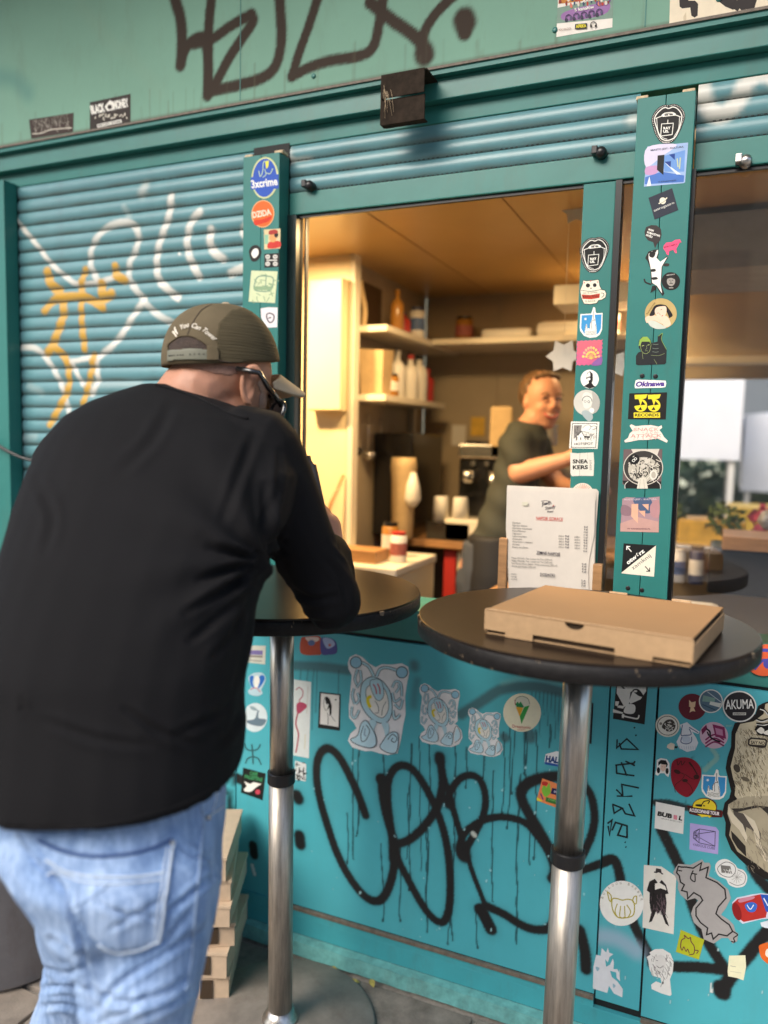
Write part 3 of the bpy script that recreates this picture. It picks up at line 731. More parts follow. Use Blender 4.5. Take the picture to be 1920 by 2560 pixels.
# ------------------------------------------------------------------ litter bin
m_bin = mat('grey_bin_metal', (.25, .25, .27), .45, .2, noise=.15, nscale=7, bump=.08, dirt=.7)
bn = empty('litter_bin', (-1.80, 1.50, 0), 'grey metal litter bin at the left behind the man', 'litter bin')
MB().lathe((-1.80, 1.50, .004), [(.215, 0), (.225, .012), (.225, .69), (.232, .70), (.232, .725), (.205, .73)], m_bin, n=56).build('drum', bn)
MB().lathe((-1.80, 1.50, .7365), [(.19, 0), (.205, .006), (.10, .03)], m_black, n=40).build('lid', bn)
MB().lathe((-1.80, 1.50, 0.001), [(.205, 0), (.205, .002)], m_black, n=40, smooth=False).build('foot_ring', bn)
# ------------------------------------------------------------------ cable at the left
cb = MB(); pts = [on_wall(-150, 1040, 1.81), on_wall(-40, 1092, 1.80), on_wall(20, 1128, 1.80), on_wall(75, 1150, 1.81), on_wall(150, 1158, 1.835), on_wall(300, 1140, 1.845)]
cb.tube(catmull(pts, 6), .0055, m_black, n=8); cb.build('cable', label='black cable sagging across the closed shutter at the left', cat='cable')

# ------------------------------------------------------------------ things inside the kiosk
def prop_box(name, lo, hi, mt, label, cat, bev=.003, **kw): return box(name, lo, hi, mt, bev=bev, label=label, cat=cat, **kw)
# wall cabinet on the partition
cabn = empty('wall_cabinet', (-1.41, 2.68, 1.575), 'cream wall cabinet hanging at the left of the serving window', 'cabinet')
box('cabinet_body', (-1.485, 2.655, 1.577), (-1.342, 2.699, 2.075), m_cream, cabn, bev=.002)
box('cabinet_door', (-1.484, 2.64, 1.580), (-1.343, 2.653, 2.072), m_cream, cabn, bev=.003)
# shelves
def shelf(lo, hi, label): return prop_box('shelf', lo, hi, m_wshelf, label, 'shelf')
shelf((-1.373, 2.745, 1.885), (-1.20, YB-.002, 1.910), 'upper white shelf on the left wall behind the partition')
shelf((-1.373, 2.745, 1.620), (-1.20, 3.45, 1.645), 'lower white shelf on the left wall behind the partition')
shelf((-1.199, 3.24, 1.892), (-.3, YB-.002, 1.916), 'long white shelf across the back wall of the kiosk')
for zz_ in ((.9, 1.619), (1.6455, 1.88)): 
    box('shelf_rail', (-1.372, 3.42, zz_[0]+.16 if zz_[0] < 1 else zz_[0]), (-1.345, 3.45, zz_[1]), m_wshelf, K)
# stuff on shelves
def bottle(x, y, z, r, h, mt, mcap, label, group=None, neck=.35):
    t = empty('bottle', (x, y, z), label, 'bottle', group)
    MB().lathe((x, y, z+.0005), [(r*.9, 0), (r, .004), (r, h*.62), (r*.85, h*.7), (r*neck, h*.80), (r*neck, h*.9)], mt, n=20).build('bottle_body', t)
    MB().lathe((x, y, z+h*.9+.001), [(r*neck*1.15, 0), (r*neck*1.15, h*.1)], mcap, n=16, smooth=False).build('cap', t)
    return t
m_red = mat('red_plastic', (.42, .03, .025), .4); m_whitep = mat('white_plastic', (.72, .69, .63), .4); m_orange = mat('orange_print', (.80, .22, .03), .5, noise=.15, nscale=9)
m_amber = mat('amber_glass', (.35, .16, .03), .2); m_navy = mat('navy_pack', (.03, .04, .10), .5); m_darkb = mat('dark_brown', (.05, .026, .012), .5)
m_bag = mat('kraft_bag', (.50, .36, .19), .7, noise=.1, nscale=20)
m_silver = mat('satin_silver', (.55, .54, .52), .25, 1.0)
m_dark = mat('black_appliance', (.010, .010, .011), .25, coat=.5)
bottle(-1.27, 3.02, 1.645, .035, .20, m_whitep, m_whitep, 'white pump bottle on the lower left shelf, nearest the wall rail')
bottle(-1.25, 3.12, 1.645, .034, .19, m_whitep, m_red, 'white bottle with red cap on the lower shelf')
bottle(-1.25, 3.22, 1.645, .040, .20, m_whitep, m_dark, 'squat white jar with black lid on the lower shelf')
bottle(-1.25, 3.33, 1.645, .032, .15, m_red, m_red, 'red bottle at the far end of the lower shelf')
bottle(-1.30, 2.94, 1.645, .05, .13, m_dark, m_dark, 'black lidded tin on the lower shelf beside the paper bag')
bottle(-1.25, 2.96, 1.910, .028, .17, m_amber, m_amber, 'amber bottle on the upper left shelf')
bottle(-1.27, 2.99+.09, 1.910, .03, .10, m_red, m_navy, 'small red bottle on the upper left shelf')
def bag(x, y, z, w, d, h, label):
    mb = MB(); k_ = 1.15
    vs = [(x-w/2, y-d/2, z), (x+w/2, y-d/2, z), (x+w/2, y+d/2, z), (x-w/2, y+d/2, z), (x-w/2*k_, y-d/2*k_, z+h), (x+w/2*k_, y-d/2*k_, z+h*.96), (x+w/2*k_, y+d/2*k_, z+h*1.02), (x-w/2*k_, y+d/2*k_, z+h)]
    mb.add(vs, [(0, 3, 2, 1), (0, 1, 5, 4), (1, 2, 6, 5), (2, 3, 7, 6), (3, 0, 4, 7)], m_bag)
    mb.add([(a[0]*.97+x*.03, a[1]*.97+y*.03, a[2]-.002) for a in vs], [(1, 2, 3, 0), (4, 5, 1, 0), (5, 6, 2, 1), (6, 7, 3, 2), (7, 4, 0, 3)], m_bag)
    return mb.build('paper_bag', label=label, cat='paper bag')
bag(-1.28, 2.83, 1.6455, .09, .09, .18, 'open brown paper bag on the lower left shelf')
mb = MB(); mb.box((-1.36, 2.83, 1.9105), (-1.352, 3.03, 2.10), m_darkb); mb.build('cutting_board', label='dark wooden board leaning on the upper left shelf', cat='board')
mb = MB(); mb.tube(catmull([(-1.325, 2.80, 1.911), (-1.322, 2.80, 1.98), (-1.335, 2.80, 2.04), (-1.345, 2.80, 2.09)], 5), .012, m_bag, n=8); mb.build('rolled_paper', label='thin roll of brown paper standing on the upper left shelf', cat='paper roll')
mb = MB()
mb.box((-1.0, 3.32, 1.9165), (-.78, 3.5, 1.965), m_whitep, bev=.015); mb.build('tray_stack', label='stack of white trays on the long back shelf', cat='trays')
mb = MB(); mb.box((-.76, 3.32, 1.9165), (-.52, 3.52, 1.99), m_whitep, bev=.03); mb.build('paper_pack', label='soft white pack at the right of the long back shelf', cat='pack')
# orange poster and dark box on the partition
po = empty('orange_poster', (-1.66, 2.69, 1.50), 'orange cafe poster on the cream wall behind the window jamb', 'poster')
box('poster_sheet', (-1.80, 2.692, 1.515), (-1.575, 2.699, 1.60), m_orange, po); box('poster_sheet', (-1.80, 2.6915, 1.603), (-1.655, 2.699, 1.78), m_orange, po)
box('poster_band', (-1.80, 2.6885, 1.725), (-1.66, 2.6905, 1.742), m_red, po)
MB().lathe((-1.70, 2.688, 1.648), [(.014, 0), (.014, .003)], m_whitep, n=16, ax=(0, -1, 0), smooth=False).build('poster_dot', po)
prop_box('switch_box', (-1.85, 2.66, 1.36), (-1.565, 2.699, 1.415), m_brownw, 'dark brown wooden strip on the cream wall below the orange poster', 'wall strip')
mb = MB(); mb.tube([(-1.40, 2.60, 1.06), (-1.375, 2.64, 1.22), (-1.345, 2.685, 1.33)], .007, m_brownw, n=8); mb.build('wooden_stick', label='thin wooden stick leaning on the cream partition', cat='stick')
# back counter
cn = empty('back_counter', (-.9, 3.3, .06), 'wooden topped counter along the back wall of the kiosk', 'counter')
box('worktop', (-1.30, 3.00, 1.028), (-.30, YB-.002, 1.058), m_brownw, cn, bev=.003)
box('cabinet_front', (-.985, 3.04, .061), (-.66, 3.55, 1.027), m_cream, cn); box('side_panel', (-1.04, 3.03, .061), (-.99, 3.5, 1.027), m_red, cn)
box('dark_recess', (-1.29, 3.10, .061), (-1.045, 3.5, 1.027), m_dark, cn)
fr2 = empty('chest_fridge', (-1.2, 2.5, .06), 'low cream chest cabinet under the partition with a raised lid edge', 'cabinet')
box('chest_body', (-1.30, 2.42, .061), (-1.0, 2.80, 1.0), m_cream, fr2, bev=.004); box('chest_lid', (-1.305, 2.40, 1.001), (-.995, 2.81, 1.03), m_wshelf, fr2, bev=.006)
# dark appliance with bottles at the back left
ap = empty('coffee_grinder', (-1.27, 3.15, 1.058), 'tall black grinder cabinet with glass jar at the left of the back counter', 'coffee grinder')
box('grinder_body', (-1.37, 3.02, 1.059), (-1.19, 3.40, 1.50), m_dark, ap, bev=.01)
MB().lathe((-1.20, 2.95, 1.059), [(.04, 0), (.045, .01), (.05, .25), (.055, .30), (.05, .34)], m_bag, n=20).build('hopper', ap)
MB().lathe((-1.15, 2.93, 1.20), [(.015, 0), (.035, .03), (.03, .08), (.012, .14)], m_whitep, n=20).build('jar', ap)
for i, x in enumerate((-1.07, -.985)):
    cp = empty('paper_cup', (x, 3.06, 1.135), ('left' if i == 0 else 'right')+' white paper cup standing rim down on the black box on the counter', 'paper cup')
    MB().lathe((x, 3.06, 1.1352), [(.036, 0), (.030, .10), (.029, .102)][::1], m_whitep, n=24).build('cup_wall', cp)
    MB().lathe((x, 3.06, 1.2378), [(.026, 0), (.026, .001)], m_whitep, n=24, smooth=False).build('cup_base', cp)
prop_box('cup_stand', (-1.12, 3.02, 1.059), (-.93, 3.14, 1.134), m_dark, 'low black box on the counter carrying two paper cups', 'box')
kt = empty('kettle', (-.55, 3.2, 1.058), 'black kettle on the back counter behind the woman', 'kettle')
MB().lathe((-.55, 3.2, 1.059), [(.07, 0), (.075, .02), (.06, .16), (.045, .19), (.02, .21)], m_dark, n=24).build('kettle_body', kt)
mb = MB(); mb.tube(catmull([(-.49, 3.19, 1.10), (-.45, 3.18, 1.15), (-.46, 3.18, 1.21), (-.51, 3.19, 1.23)], 4), .009, m_dark, n=8); mb.build('handle', kt)
em = empty('espresso_machine', (-0.900, 3.2, 1.058), 'black and steel espresso machine behind the smiling woman', 'espresso machine')
box('machine_body', (-1.030, 3.16, 1.150), (-0.780, 3.45, 1.40), m_dark, em, bev=.01)
box('top_panel', (-1.030, 3.14, 1.401), (-0.780, 3.45, 1.46), m_silver, em, bev=.006)
box('hopper_lid', (-1.010, 3.18, 1.4615), (-0.940, 3.40, 1.475), m_dark, em)
box('drip_tray', (-1.040, 3.02, 1.059), (-0.770, 3.45, 1.149), m_wshelf, em, bev=.006)
MB().lathe((-0.970, 3.10, 1.30), [(.025, 0), (.03, .02), (.03, .05)], m_silver, n=20).build('group_head', em)
MB().lathe((-0.860, 3.10, 1.25), [(.02, 0), (.022, .10)], m_silver, n=20).build('steam_jug', em)
for x in (-.96, -.90): MB().lathe((x, 3.145, 1.38), [(.011, 0), (.011, .01)], m_silver, n=14, ax=(0, -1, 0), smooth=False).build('dial', em)
lid_ = MB().box((-0.895, 3.14, 1.40), (-0.800, 3.16, 1.62), m_bag, bev=.012); lid_.build('tall_board', label='tall light board with a slot behind the espresso machine', cat='board')
# stool / wooden ledge by the woman
st = empty('wooden_stool', (-.52, 2.5, .06), 'wooden stool inside the kiosk below the woman', 'stool')
box('seat', (-.68, 2.36, .955), (-.40, 2.62, .985), m_brownw, st, bev=.006)
for sx, sy in ((-.66, 2.38), (-.42, 2.38), (-.66, 2.60), (-.42, 2.60)): box('leg', (sx-.014, sy-.014, .061), (sx+.014, sy+.014, .954), m_dark, st)
prop_box('steel_tray', (-.70, 2.80, 1.0), (-.36, 3.0, 1.05), m_silver, 'steel tray behind the wooden stool', 'tray')
# white unit and paper snowflakes near the mullion
prop_box('wall_unit', (-.60, 2.9, 1.98), (-.22, 3.1, 2.05), m_wshelf, 'white box unit fixed high behind the mullion', 'wall unit')
m_snow = mat('paper_white', (.75, .72, .66), .6)
def snowflake(px, py, dep, r, label):
    c = Vector(at_depth(px, py, dep)); mb = MB()
    for k_ in range(6):
        a = math.pi*k_/3; d = Vector((math.cos(a), 0, math.sin(a))); pr = Vector((-d.z, 0, d.x)); y = Vector((0, -.0005*k_, 0))
        mb.add([c+y+pr*r*.12, c+y-pr*r*.12, c+y+d*r*.55-pr*r*.34, c+y+d*r, c+y+d*r*.55+pr*r*.34], [(4, 3, 2, 1, 0)], m_snow)
    mb.tube([c+Vector((0, 0, r)), (c.x, c.y, ZC-.002)], .0008, m_snow, n=4)
    mb.build('paper_snowflake', label=label, cat='snowflake')
snowflake(1408, 890, 2.3, .052, 'white paper snowflake hanging left of the mullion')
snowflake(1540, 910, 2.2, .040, 'small paper snowflake hanging right of the mullion')
snowflake(1442, 520, 2.3, .05, 'paper snowflake high beside the top of the mullion')
# ceiling spots with real lamps
m_lamp = mat('lamp_face', (1, 1, 1), emit=(1, .74, .42), estr=14)
spots = [(-.36, 3.3), (-.30, 3.05), (-1.62, 2.22)]
for i, (x, y) in enumerate(spots):
    lb = ('round ceiling spot lamp near the back of the kiosk', 'round ceiling spot lamp behind the right hand post', 'round ceiling lamp above the cream wall cabinet', 'round ceiling lamp above the woman')[i]
    zc = ZC-.12 if i < 2 else ZC
    if i < 2: MB().box((x-.004, y-.004, zc), (x+.004, y+.004, ZC-.0005), m_whitep).build('lamp_stem', K)
    t = empty('ceiling_lamp', (x, y, zc-.012), lb, 'lamp')
    MB().lathe((x, y, zc-.010), [(.034, 0), (.036, .009)], m_whitep, n=28, smooth=False).build('lamp_ring', t)
    MB().lathe((x, y, zc-.013), [(.028, 0), (.028, .0025)], m_lamp, n=28, smooth=False).build('lamp_face', t)
def lamp(x, y, z, e, size=.12, col=(1, .66, .30)):
    ld = bpy.data.lights.new('lamp_or_fill_light', 'AREA'); ld.shape = 'DISK'; ld.size = size; ld.energy = e; ld.color = col
    o = bpy.data.objects.new('lamp_or_fill_light', ld); COL.objects.link(o); o.location = (x, y, z)
lamp(-1.60, 2.20, ZC-.02, 19); lamp(-.36, 3.3, ZC-.14, 2.0); lamp(-.30, 3.05, ZC-.14, 1.2)
# coloured goods seen between mullion and post and in the right window
m_yel = mat('yellow_print', (.72, .45, .06), .5, noise=.2); m_purple = mat('purple_print', (.30, .12, .45), .5, noise=.3); m_green = mat('leaf_green', (.10, .16, .05), .6, noise=.4, nscale=14)

# more of the cafe's clutter
m_label = mat('printed_label', (.35, .10, .08), .6, noise=.3, nscale=60); m_bluel = mat('blue_label', (.08, .14, .30), .6, noise=.3, nscale=60); m_steel2 = mat('kitchen_steel', (.6, .58, .55), .3, 1.0)
def jar(x, y, z, r, h, mb_, ml, mc, label, cat='jar'):
    t = empty(cat.replace(' ', '_'), (x, y, z), label, cat)
    MB().lathe((x, y, z+.0005), [(r*.92, 0), (r, .004), (r, h*.86), (r*.8, h*.9)], mb_, n=18).build('jar_body', t)
    MB().lathe((x, y, z+h*.25), [(r+.0008, 0), (r+.0008, h*.4)], ml, n=18, smooth=False).build('paper_label', t)
    MB().lathe((x, y, z+h*.905), [(r*.86, 0), (r*.86, h*.1)], mc, n=18, smooth=False).build('lid', t)
jar(-1.24, 2.90, 1.6455, .028, .09, m_amber, m_whitep, m_dark, 'small amber jar in front of the paper bag on the lower shelf')
jar(-1.30, 3.12, 1.6455, .035, .12, m_dark, m_label, m_dark, 'black jar with red label behind the white bottles')
jar(-1.33, 3.28, 1.6455, .036, .17, m_amber, m_bluel, m_whitep, 'amber jar with blue label behind the squat white jar')
jar(-1.24, 3.16, 1.9105, .032, .13, m_whitep, m_bluel, m_navy, 'white tin with blue label on the upper left shelf')
jar(-1.11, 3.42, 1.9165, .04, .12, m_amber, m_label, m_dark, 'amber jar with red label at the left end of the back shelf')
jar(-.46, 3.38, 1.9165, .04, .11, m_whitep, m_label, m_dark, 'white jar with red label at the right end of the back shelf')
for i, (x, y) in enumerate(((-1.02, 3.35), (-.98, 3.24), (-.86, 3.36))):
    jar(x, y, 1.0585, .035, .17-.02*i, (m_dark, m_whitep, m_amber)[i], (m_label, m_bluel, m_whitep)[i], m_dark, ('tall dark jar at the back of the counter behind the cups', 'white jar with blue label on the counter behind the cups', 'amber jar on the counter left of the espresso machine')[i])
for i in range(3):
    x = -.82+i*.075; t = empty('cup_stack', (x, 3.30, 1.461), ('left', 'middle', 'right')[i]+' stack of cups on top of the espresso machine', 'cup stack', 'cup stacks on the espresso machine')
    for k_ in range(4): MB().lathe((x, 3.30, 1.4615+k_*.022), [(.024, 0), (.030, .0205), (.031, .0215)], m_whitep if i != 1 else m_bag, n=16).build('cup', t)
for i in range(4):
    x = -1.33+.0; y = 2.80+i*.13; t = empty('hanging_utensil', (-1.372, y, 1.40), ('ladle', 'steel jug', 'small sieve', 'milk whisk')[i]+' hanging on the side wall under the lower shelf', 'utensil')
    MB().lathe((-1.355, y, 1.44-.02*i), [(.004, 0), (.0045, .16)], m_steel2, n=8).build('handle', t)
    MB().lathe((-1.350, y, 1.40-.02*i), [(.008, 0), (.026, .015), (.028, .036), (.02, .039)], m_steel2 if i % 2 else m_dark, n=16).build('bowl', t)
mb = MB(); mb.tube(catmull([(-1.36, 3.44, 1.30), (-1.35, 3.50, 1.15), (-1.30, 3.58, 1.08), (-1.1, 3.59, 1.065), (-.9, 3.55, 1.07)], 6), .004, m_dark, n=6); mb.build('power_cable', label='black power cable running behind the counter', cat='cable')
pin = empty('note_board', (-.95, 3.61, 1.40), 'pinned paper notes on the brown back wall', 'notes')
for i in range(5): box('paper_note', (-1.22+i*.095, 3.6150, 1.45+.05*(i % 2)), (-1.15+i*.095, 3.6185, 1.55+.04*(i % 3)), (m_whitep, m_yel, m_whitep, m_label, m_whitep)[i], pin)
box('wall_socket', (-.70, 3.61, 1.30), (-.63, 3.6195, 1.36), m_whitep, K)
prop_box('crate', (-1.28, 2.46, 1.031), (-1.10, 2.58, 1.075), m_brownw, 'small wooden crate on the low cream chest cabinet', 'crate')
jar(-1.05, 2.55, 1.0305, .03, .11, m_whitep, m_label, m_red, 'white bottle with red lid on the low cream chest cabinet', 'squeeze bottle')
jar(-1.13, 2.66, 1.0305, .032, .13, m_amber, m_whitep, m_dark, 'amber jar behind the squeeze bottle on the chest cabinet')
lamp(-.95, 2.35, ZC-.03, 9.0, .3)  # added fill light without a fixture, brightens the interior
# ------------------------------------------------------------------ stickers: flat prints cut out of thin layers
PM = {}
def ink(c, rough=.38):
    if c not in PM:
        L = lin(c); L = [min(.86, max(.012, x*.98)) for x in L]
        PM[c] = mat('print_'+c.strip('#'), L, .5, spec=.22, noise=.05, nscale=38, bump=.22, bscale=34)
    return PM[c]
W0 = '#f2efe6'; K0 = '#262424'; CRM = '#efe9d2'; PK = '#f08a96'; RD = '#c83a32'; BL = '#3f9bd8'
TXT = {}
def text_geo(s, bold=0., shear=0., spacing=1.):
    key = (s, bold, shear, spacing)
    if key in TXT: return TXT[key]
    cu = bpy.data.curves.new('t', 'FONT'); cu.body = s; cu.size = 1; cu.offset = bold; cu.shear = shear; cu.space_character = spacing; cu.resolution_u = 3
    o = bpy.data.objects.new('t', cu); COL.objects.link(o)
    dg = bpy.context.evaluated_depsgraph_get(); me = bpy.data.meshes.new_from_object(o.evaluated_get(dg))
    v = [(a.co.x, a.co.y) for a in me.vertices]; f = [tuple(p.vertices) for p in me.polygons]
    x0 = min(a[0] for a in v); x1 = max(a[0] for a in v)
    v = [((a[0]-x0)/(x1-x0), a[1]/.70) for a in v]      # cap height -> 1
    bpy.data.objects.remove(o); bpy.data.curves.remove(cu); bpy.data.meshes.remove(me)
    TXT[key] = (v, f, (x1-x0)/.70); return TXT[key]
class ST:
    def __init__(s, cr, Y): s.f = crop(cr); s.Y = Y; s.mb = MB(); s.k = 0; s.cr = cr
    def W(s, p, off): q = s.f(p); return on_wall(q[0], q[1], s.Y-off)
    def off(s): s.k += 1; return .0005+.00005*s.k
    def face(s, pts, col, first=False):
        o = s.off()
        V2 = [Vector((p[0], p[1], 0)) for p in pts]; tris = tessellate_polygon([V2])
        P = [s.W(p, o) for p in pts]
        tt = []
        for t in tris:
            a, b, c = (P[i] for i in t)
            nrm = np.cross(b-a, c-a)
            tt.append(tuple(t) if nrm[1] < 0 else tuple(reversed(t)))
        s.mb.add(P, tt, ink(col)); return s
    def p(s, col, pts, sm=False, n=5): return s.face(catmull(pts, n, True) if sm else pts, col)
    def e(s, col, cx, cy, rx, ry=None, rot=0, n=36):
        ry = ry or rx; c, sn = math.cos(rot), math.sin(rot)
        return s.face([(cx+rx*math.cos(a)*c-ry*math.sin(a)*sn, cy+rx*math.cos(a)*sn+ry*math.sin(a)*c) for a in np.linspace(0, 2*math.pi, n, endpoint=False)], col)
    def l(s, col, pts, w, sm=True, closed=False, n=5):
        o = s.off(); q = catmull(pts, n, closed) if sm and len(pts) > 2 else np.array(pts, float)
        N = len(q)
        if closed and N == len(pts): pass
        L = []; Rr_ = []
        for i in range(N):
            a = q[(i-1) % N] if (closed or i) else q[i]; b = q[(i+1) % N] if (closed or i < N-1) else q[i]
            t1 = q[i]-a; t2 = b-q[i]
            l1, l2 = np.linalg.norm(t1), np.linalg.norm(t2)
            t1 = t1/l1 if l1 > 1e-6 else t2/max(l2, 1e-6); t2 = t2/l2 if l2 > 1e-6 else t1
            t = t1+t2; ln = np.linalg.norm(t); t = t/ln if ln > 1e-3 else t1
            nn_ = np.array([-t[1], t[0]]); ms = 1/max(.45, abs(nn_ @ np.array([-t1[1], t1[0]])))
            L.append(q[i]+nn_*w/2*ms); Rr_.append(q[i]-nn_*w/2*ms)
        vs = []; 
        for i in range(N): vs += [s.W(L[i], o+i*2e-6), s.W(Rr_[i], o+i*2e-6)]
        fs = []
        for i in range(N if closed else N-1):
            j = (i+1) % N; a, b, c = vs[2*i], vs[2*i+1], vs[2*j]
            f = (2*i, 2*i+1, 2*j+1, 2*j); fs.append(f)
        out = []
        for f in fs:
            nrm = np.cross(vs[f[1]]-vs[f[0]], vs[f[2]]-vs[f[0]]); out.append(f if nrm[1] < 0 else f[::-1])
        s.mb.add(vs, out, ink(col)); return s
    def t(s, col, txt, a, b, h, bold=0., shear=0., spacing=1., arc=0.):
        v, f, asp = text_geo(txt, bold, shear, spacing); o = s.off()
        a = np.array(a, float); b = np.array(b, float); d = b-a; u = d/np.linalg.norm(d); up = np.array([u[1], -u[0]])
        P = []
        for x, y in v:
            q = a+d*x+up*(h*y+arc*math.sin(math.pi*x)); P.append(s.W(q, o))
        out = []
        for fc in f:
            nrm = np.cross(P[fc[1]]-P[fc[0]], P[fc[2]]-P[fc[0]]); out.append(fc if nrm[1] < 0 else fc[::-1])
        s.mb.add(P, out, ink(col)); return s
    def dots(s, col, pts, r, step):
        q = catmull(pts, 12, True); acc = 0; last = q[0]
        o = s.off()
        for p in q:
            acc += np.linalg.norm(p-last); last = p
            if acc > step:
                acc = 0; P = [s.W((p[0]+r*math.cos(a), p[1]+r*math.sin(a)), o) for a in np.linspace(0, 2*math.pi, 6, endpoint=False)]
                nrm = np.cross(P[1]-P[0], P[2]-P[0]); s.mb.add(P, [tuple(range(6)) if nrm[1] < 0 else tuple(range(6))[::-1]], ink(col))
        return s
    def hatch(s, col, box_, n, ln, w, ang=0, seed=1, jit=.5):
        rg = np.random.default_rng(seed); x0, y0, x1, y1 = box_
        for i in range(n):
            x, y = rg.uniform(x0, x1), rg.uniform(y0, y1); a = ang+rg.normal()*jit; l_ = ln*rg.uniform(.5, 1.2)
            s.l(col, [(x, y), (x+math.cos(a)*l_*.5+rg.normal()*ln*.08, y+math.sin(a)*l_*.5), (x+math.cos(a)*l_, y+math.sin(a)*l_)], w, n=3); s.k -= .93
        return s
    def done(s, label, name='sticker', cat='sticker', group=None):
        v = np.array(s.mb.v); c = (v.min(0)+v.max(0))/2; c[1] = s.Y
        return s.mb.build(name, origin=c, label=label, cat=cat, group=group)
YP = 1.82; YMU = 1.872
def rect(x0, y0, x1, y1): return [(x0, y0), (x1, y0), (x1, y1), (x0, y1)]
# ---- left post
s = ST(CA, YP); s.e('#cfd39a', 265, 445, 143, 222, .06).e('#2f57b8', 263, 445, 126, 204, .06)
s.p('#2f57b8', [(115, 440), (410, 405), (410, 560), (115, 570)]); s.t(W0, '3xcrime', (125, 555), (402, 518), 82, .03)
s.p('#e9e04e', [(265, 265), (308, 262), (300, 330), (280, 350)]).l('#b9cfb0', [(200, 370), (215, 430), (240, 380), (250, 280), (285, 270)], 9).l('#b9cfb0', [(270, 390), (320, 400), (348, 345)], 9).l('#b9cfb0', [(262, 350), (275, 410), (240, 440)], 8).done('blue oval sticker with yellow rim reading 3xcrime on the left post')
s = ST(CA, YP); s.e('#e8b07a', 243, 828, 122, 146, .1).e('#df6a2c', 243, 828, 113, 137, .1).p('#cf3b22', [(150, 900), (240, 885), (335, 850), (310, 905), (240, 930), (165, 950)], True)
s.t('#e9dcc4', 'DZIDA', (138, 872), (335, 835), 62, .035).done('round orange sticker reading DZIDA on the left post')
s = ST(CA, YP); s.p('#d9c79a', [(255, 995), (430, 985), (428, 1195), (258, 1208)]).p('#8fbfa0', rect(262, 1050, 300, 1150)).p(RD, [(310, 1130), (420, 1120), (425, 1180), (300, 1195)], True).e('#e2a066', 350, 1085, 38, 46).e(K0, 385, 1050, 22, 30).p('#a83b33', [(310, 1010), (380, 995), (400, 1030), (315, 1050)], True).done('small comic sticker of a person in a red cap on the left post')
s = ST(CA, YP); s.p(K0, [(95, 1230), (130, 1170), (190, 1165), (228, 1235), (190, 1320), (125, 1330)], True).p(W0, [(120, 1250), (150, 1200), (190, 1205), (195, 1260), (150, 1300)], True).done('small black blot sticker with white centre at the left edge of the left post')
s = ST(CA, YP); s.p(K0, [(258, 1255), (418, 1245), (418, 1392), (260, 1402)])
for dx in (295, 375):
    for dy in (1285, 1360): s.e('#cfccc4', dx, dy, 26, 24); s.l(K0, [(dx-12, dy), (dx+12, dy)], 6)
s.l('#cfccc4', [(280, 1322), (395, 1322)], 14).done('small black square sticker with four white blobs on the left post')
s = ST(CA, YP); s.p('#cfd9b0', [(120, 1432), (400, 1440), (372, 1778), (92, 1762)]); s.hatch('#8da884', (130, 1450, 370, 1750), 26, 60, 8, .4, 3, 1.2)
s.l('#7f9c86', [(160, 1560), (190, 1500), (270, 1490), (350, 1510), (345, 1600), (300, 1650), (160, 1640)], 12, closed=True).l('#7f9c86', [(278, 1490), (270, 1640)], 10).l('#8da884', [(150, 1620), (340, 1620)], 40, False).done('pale green square sticker with a line drawn van on the left post')
s = ST(CA, YP); s.p('#e6dfe0', [(220, 1835), (300, 1822), (400, 1825), (395, 2035), (280, 2040), (225, 1930)]); s.l('#57535b', [(285, 1900), (320, 1885), (360, 1910), (355, 1960), (320, 1985), (290, 1950)], 14, closed=True).l('#57535b', [(300, 1940), (330, 1930)], 14).done('white square sticker with a small grey swirl, lowest visible on the left post')
# ---- right post
def mouth(cr, f, label, Y, txt):
    s = ST(cr, Y); g = lambda pts: [f(p) for p in pts]
    outer = [(475, 350), (520, 340), (575, 350), (630, 400), (650, 470), (625, 560), (585, 650), (530, 735), (460, 762), (390, 745), (335, 670), (305, 580), (292, 500), (320, 430), (370, 375), (430, 348)]
    s.p('#10151c', g(outer), True).dots(W0, g([(475, 362), (520, 352), (570, 362), (622, 408), (638, 468), (612, 555), (573, 645), (522, 724), (460, 750), (396, 733), (346, 664), (317, 575), (305, 500), (330, 438), (376, 387), (430, 361)]), 4.6, 15)
    s.l(W0, g([(475, 388), (520, 372), (570, 392), (612, 450), (612, 500), (590, 590), (545, 690), (460, 728), (390, 700), (350, 600), (325, 510), (345, 450), (400, 395), (440, 378)]), 11, closed=True)
    s.l(W0, g([(335, 495), (400, 470), (470, 455), (540, 455), (605, 480)]), 9)
    s.l(W0, g([(400, 465), (430, 440), (475, 432), (520, 432), (550, 450)]), 10); s.p(W0, g([(405, 450), (540, 436), (550, 462), (410, 478)])); s.p(K0, g([(432, 450), (472, 447), (472, 462), (432, 465)])); s.p(K0, g([(482, 446), (520, 444), (522, 458), (482, 461)]))
    s.l(W0, g([(348, 490), (360, 620), (400, 690), (460, 715)]), 6).l(W0, g([(590, 480), (580, 600), (530, 690)]), 6)
    s.l(W0, g([(400, 552), (525, 544), (512, 665), (390, 682)]), 8, False, True); s.l(W0, g([(465, 545), (467, 508)]), 8)
    s.t(W0, 'RAY', g([(420, 612)])[0], g([(498, 606)])[0], 26*(f((0, 10))[1]-f((0, 0))[1])/10, .05); s.t(W0, 'US.', g([(418, 646)])[0], g([(478, 642)])[0], 26*(f((0, 10))[1]-f((0, 0))[1])/10, .05)
    s.t(W0, 'WARSZAWA', g([(405, 752)])[0], g([(490, 748)])[0], 8, .05)
    return s.done(label)
mouth(CB, lambda p: p, 'black open mouth sticker with dotted rim near the top of the wide right post', YP, '')
kx, ky = (680-272)/(650-292), (675-180)/(762-340)
mouth(CE, lambda p: (272+(p[0]-292)*kx, 180+(p[1]-340)*ky), 'black open mouth sticker with dotted rim at the top of the narrow mullion', YMU, '')
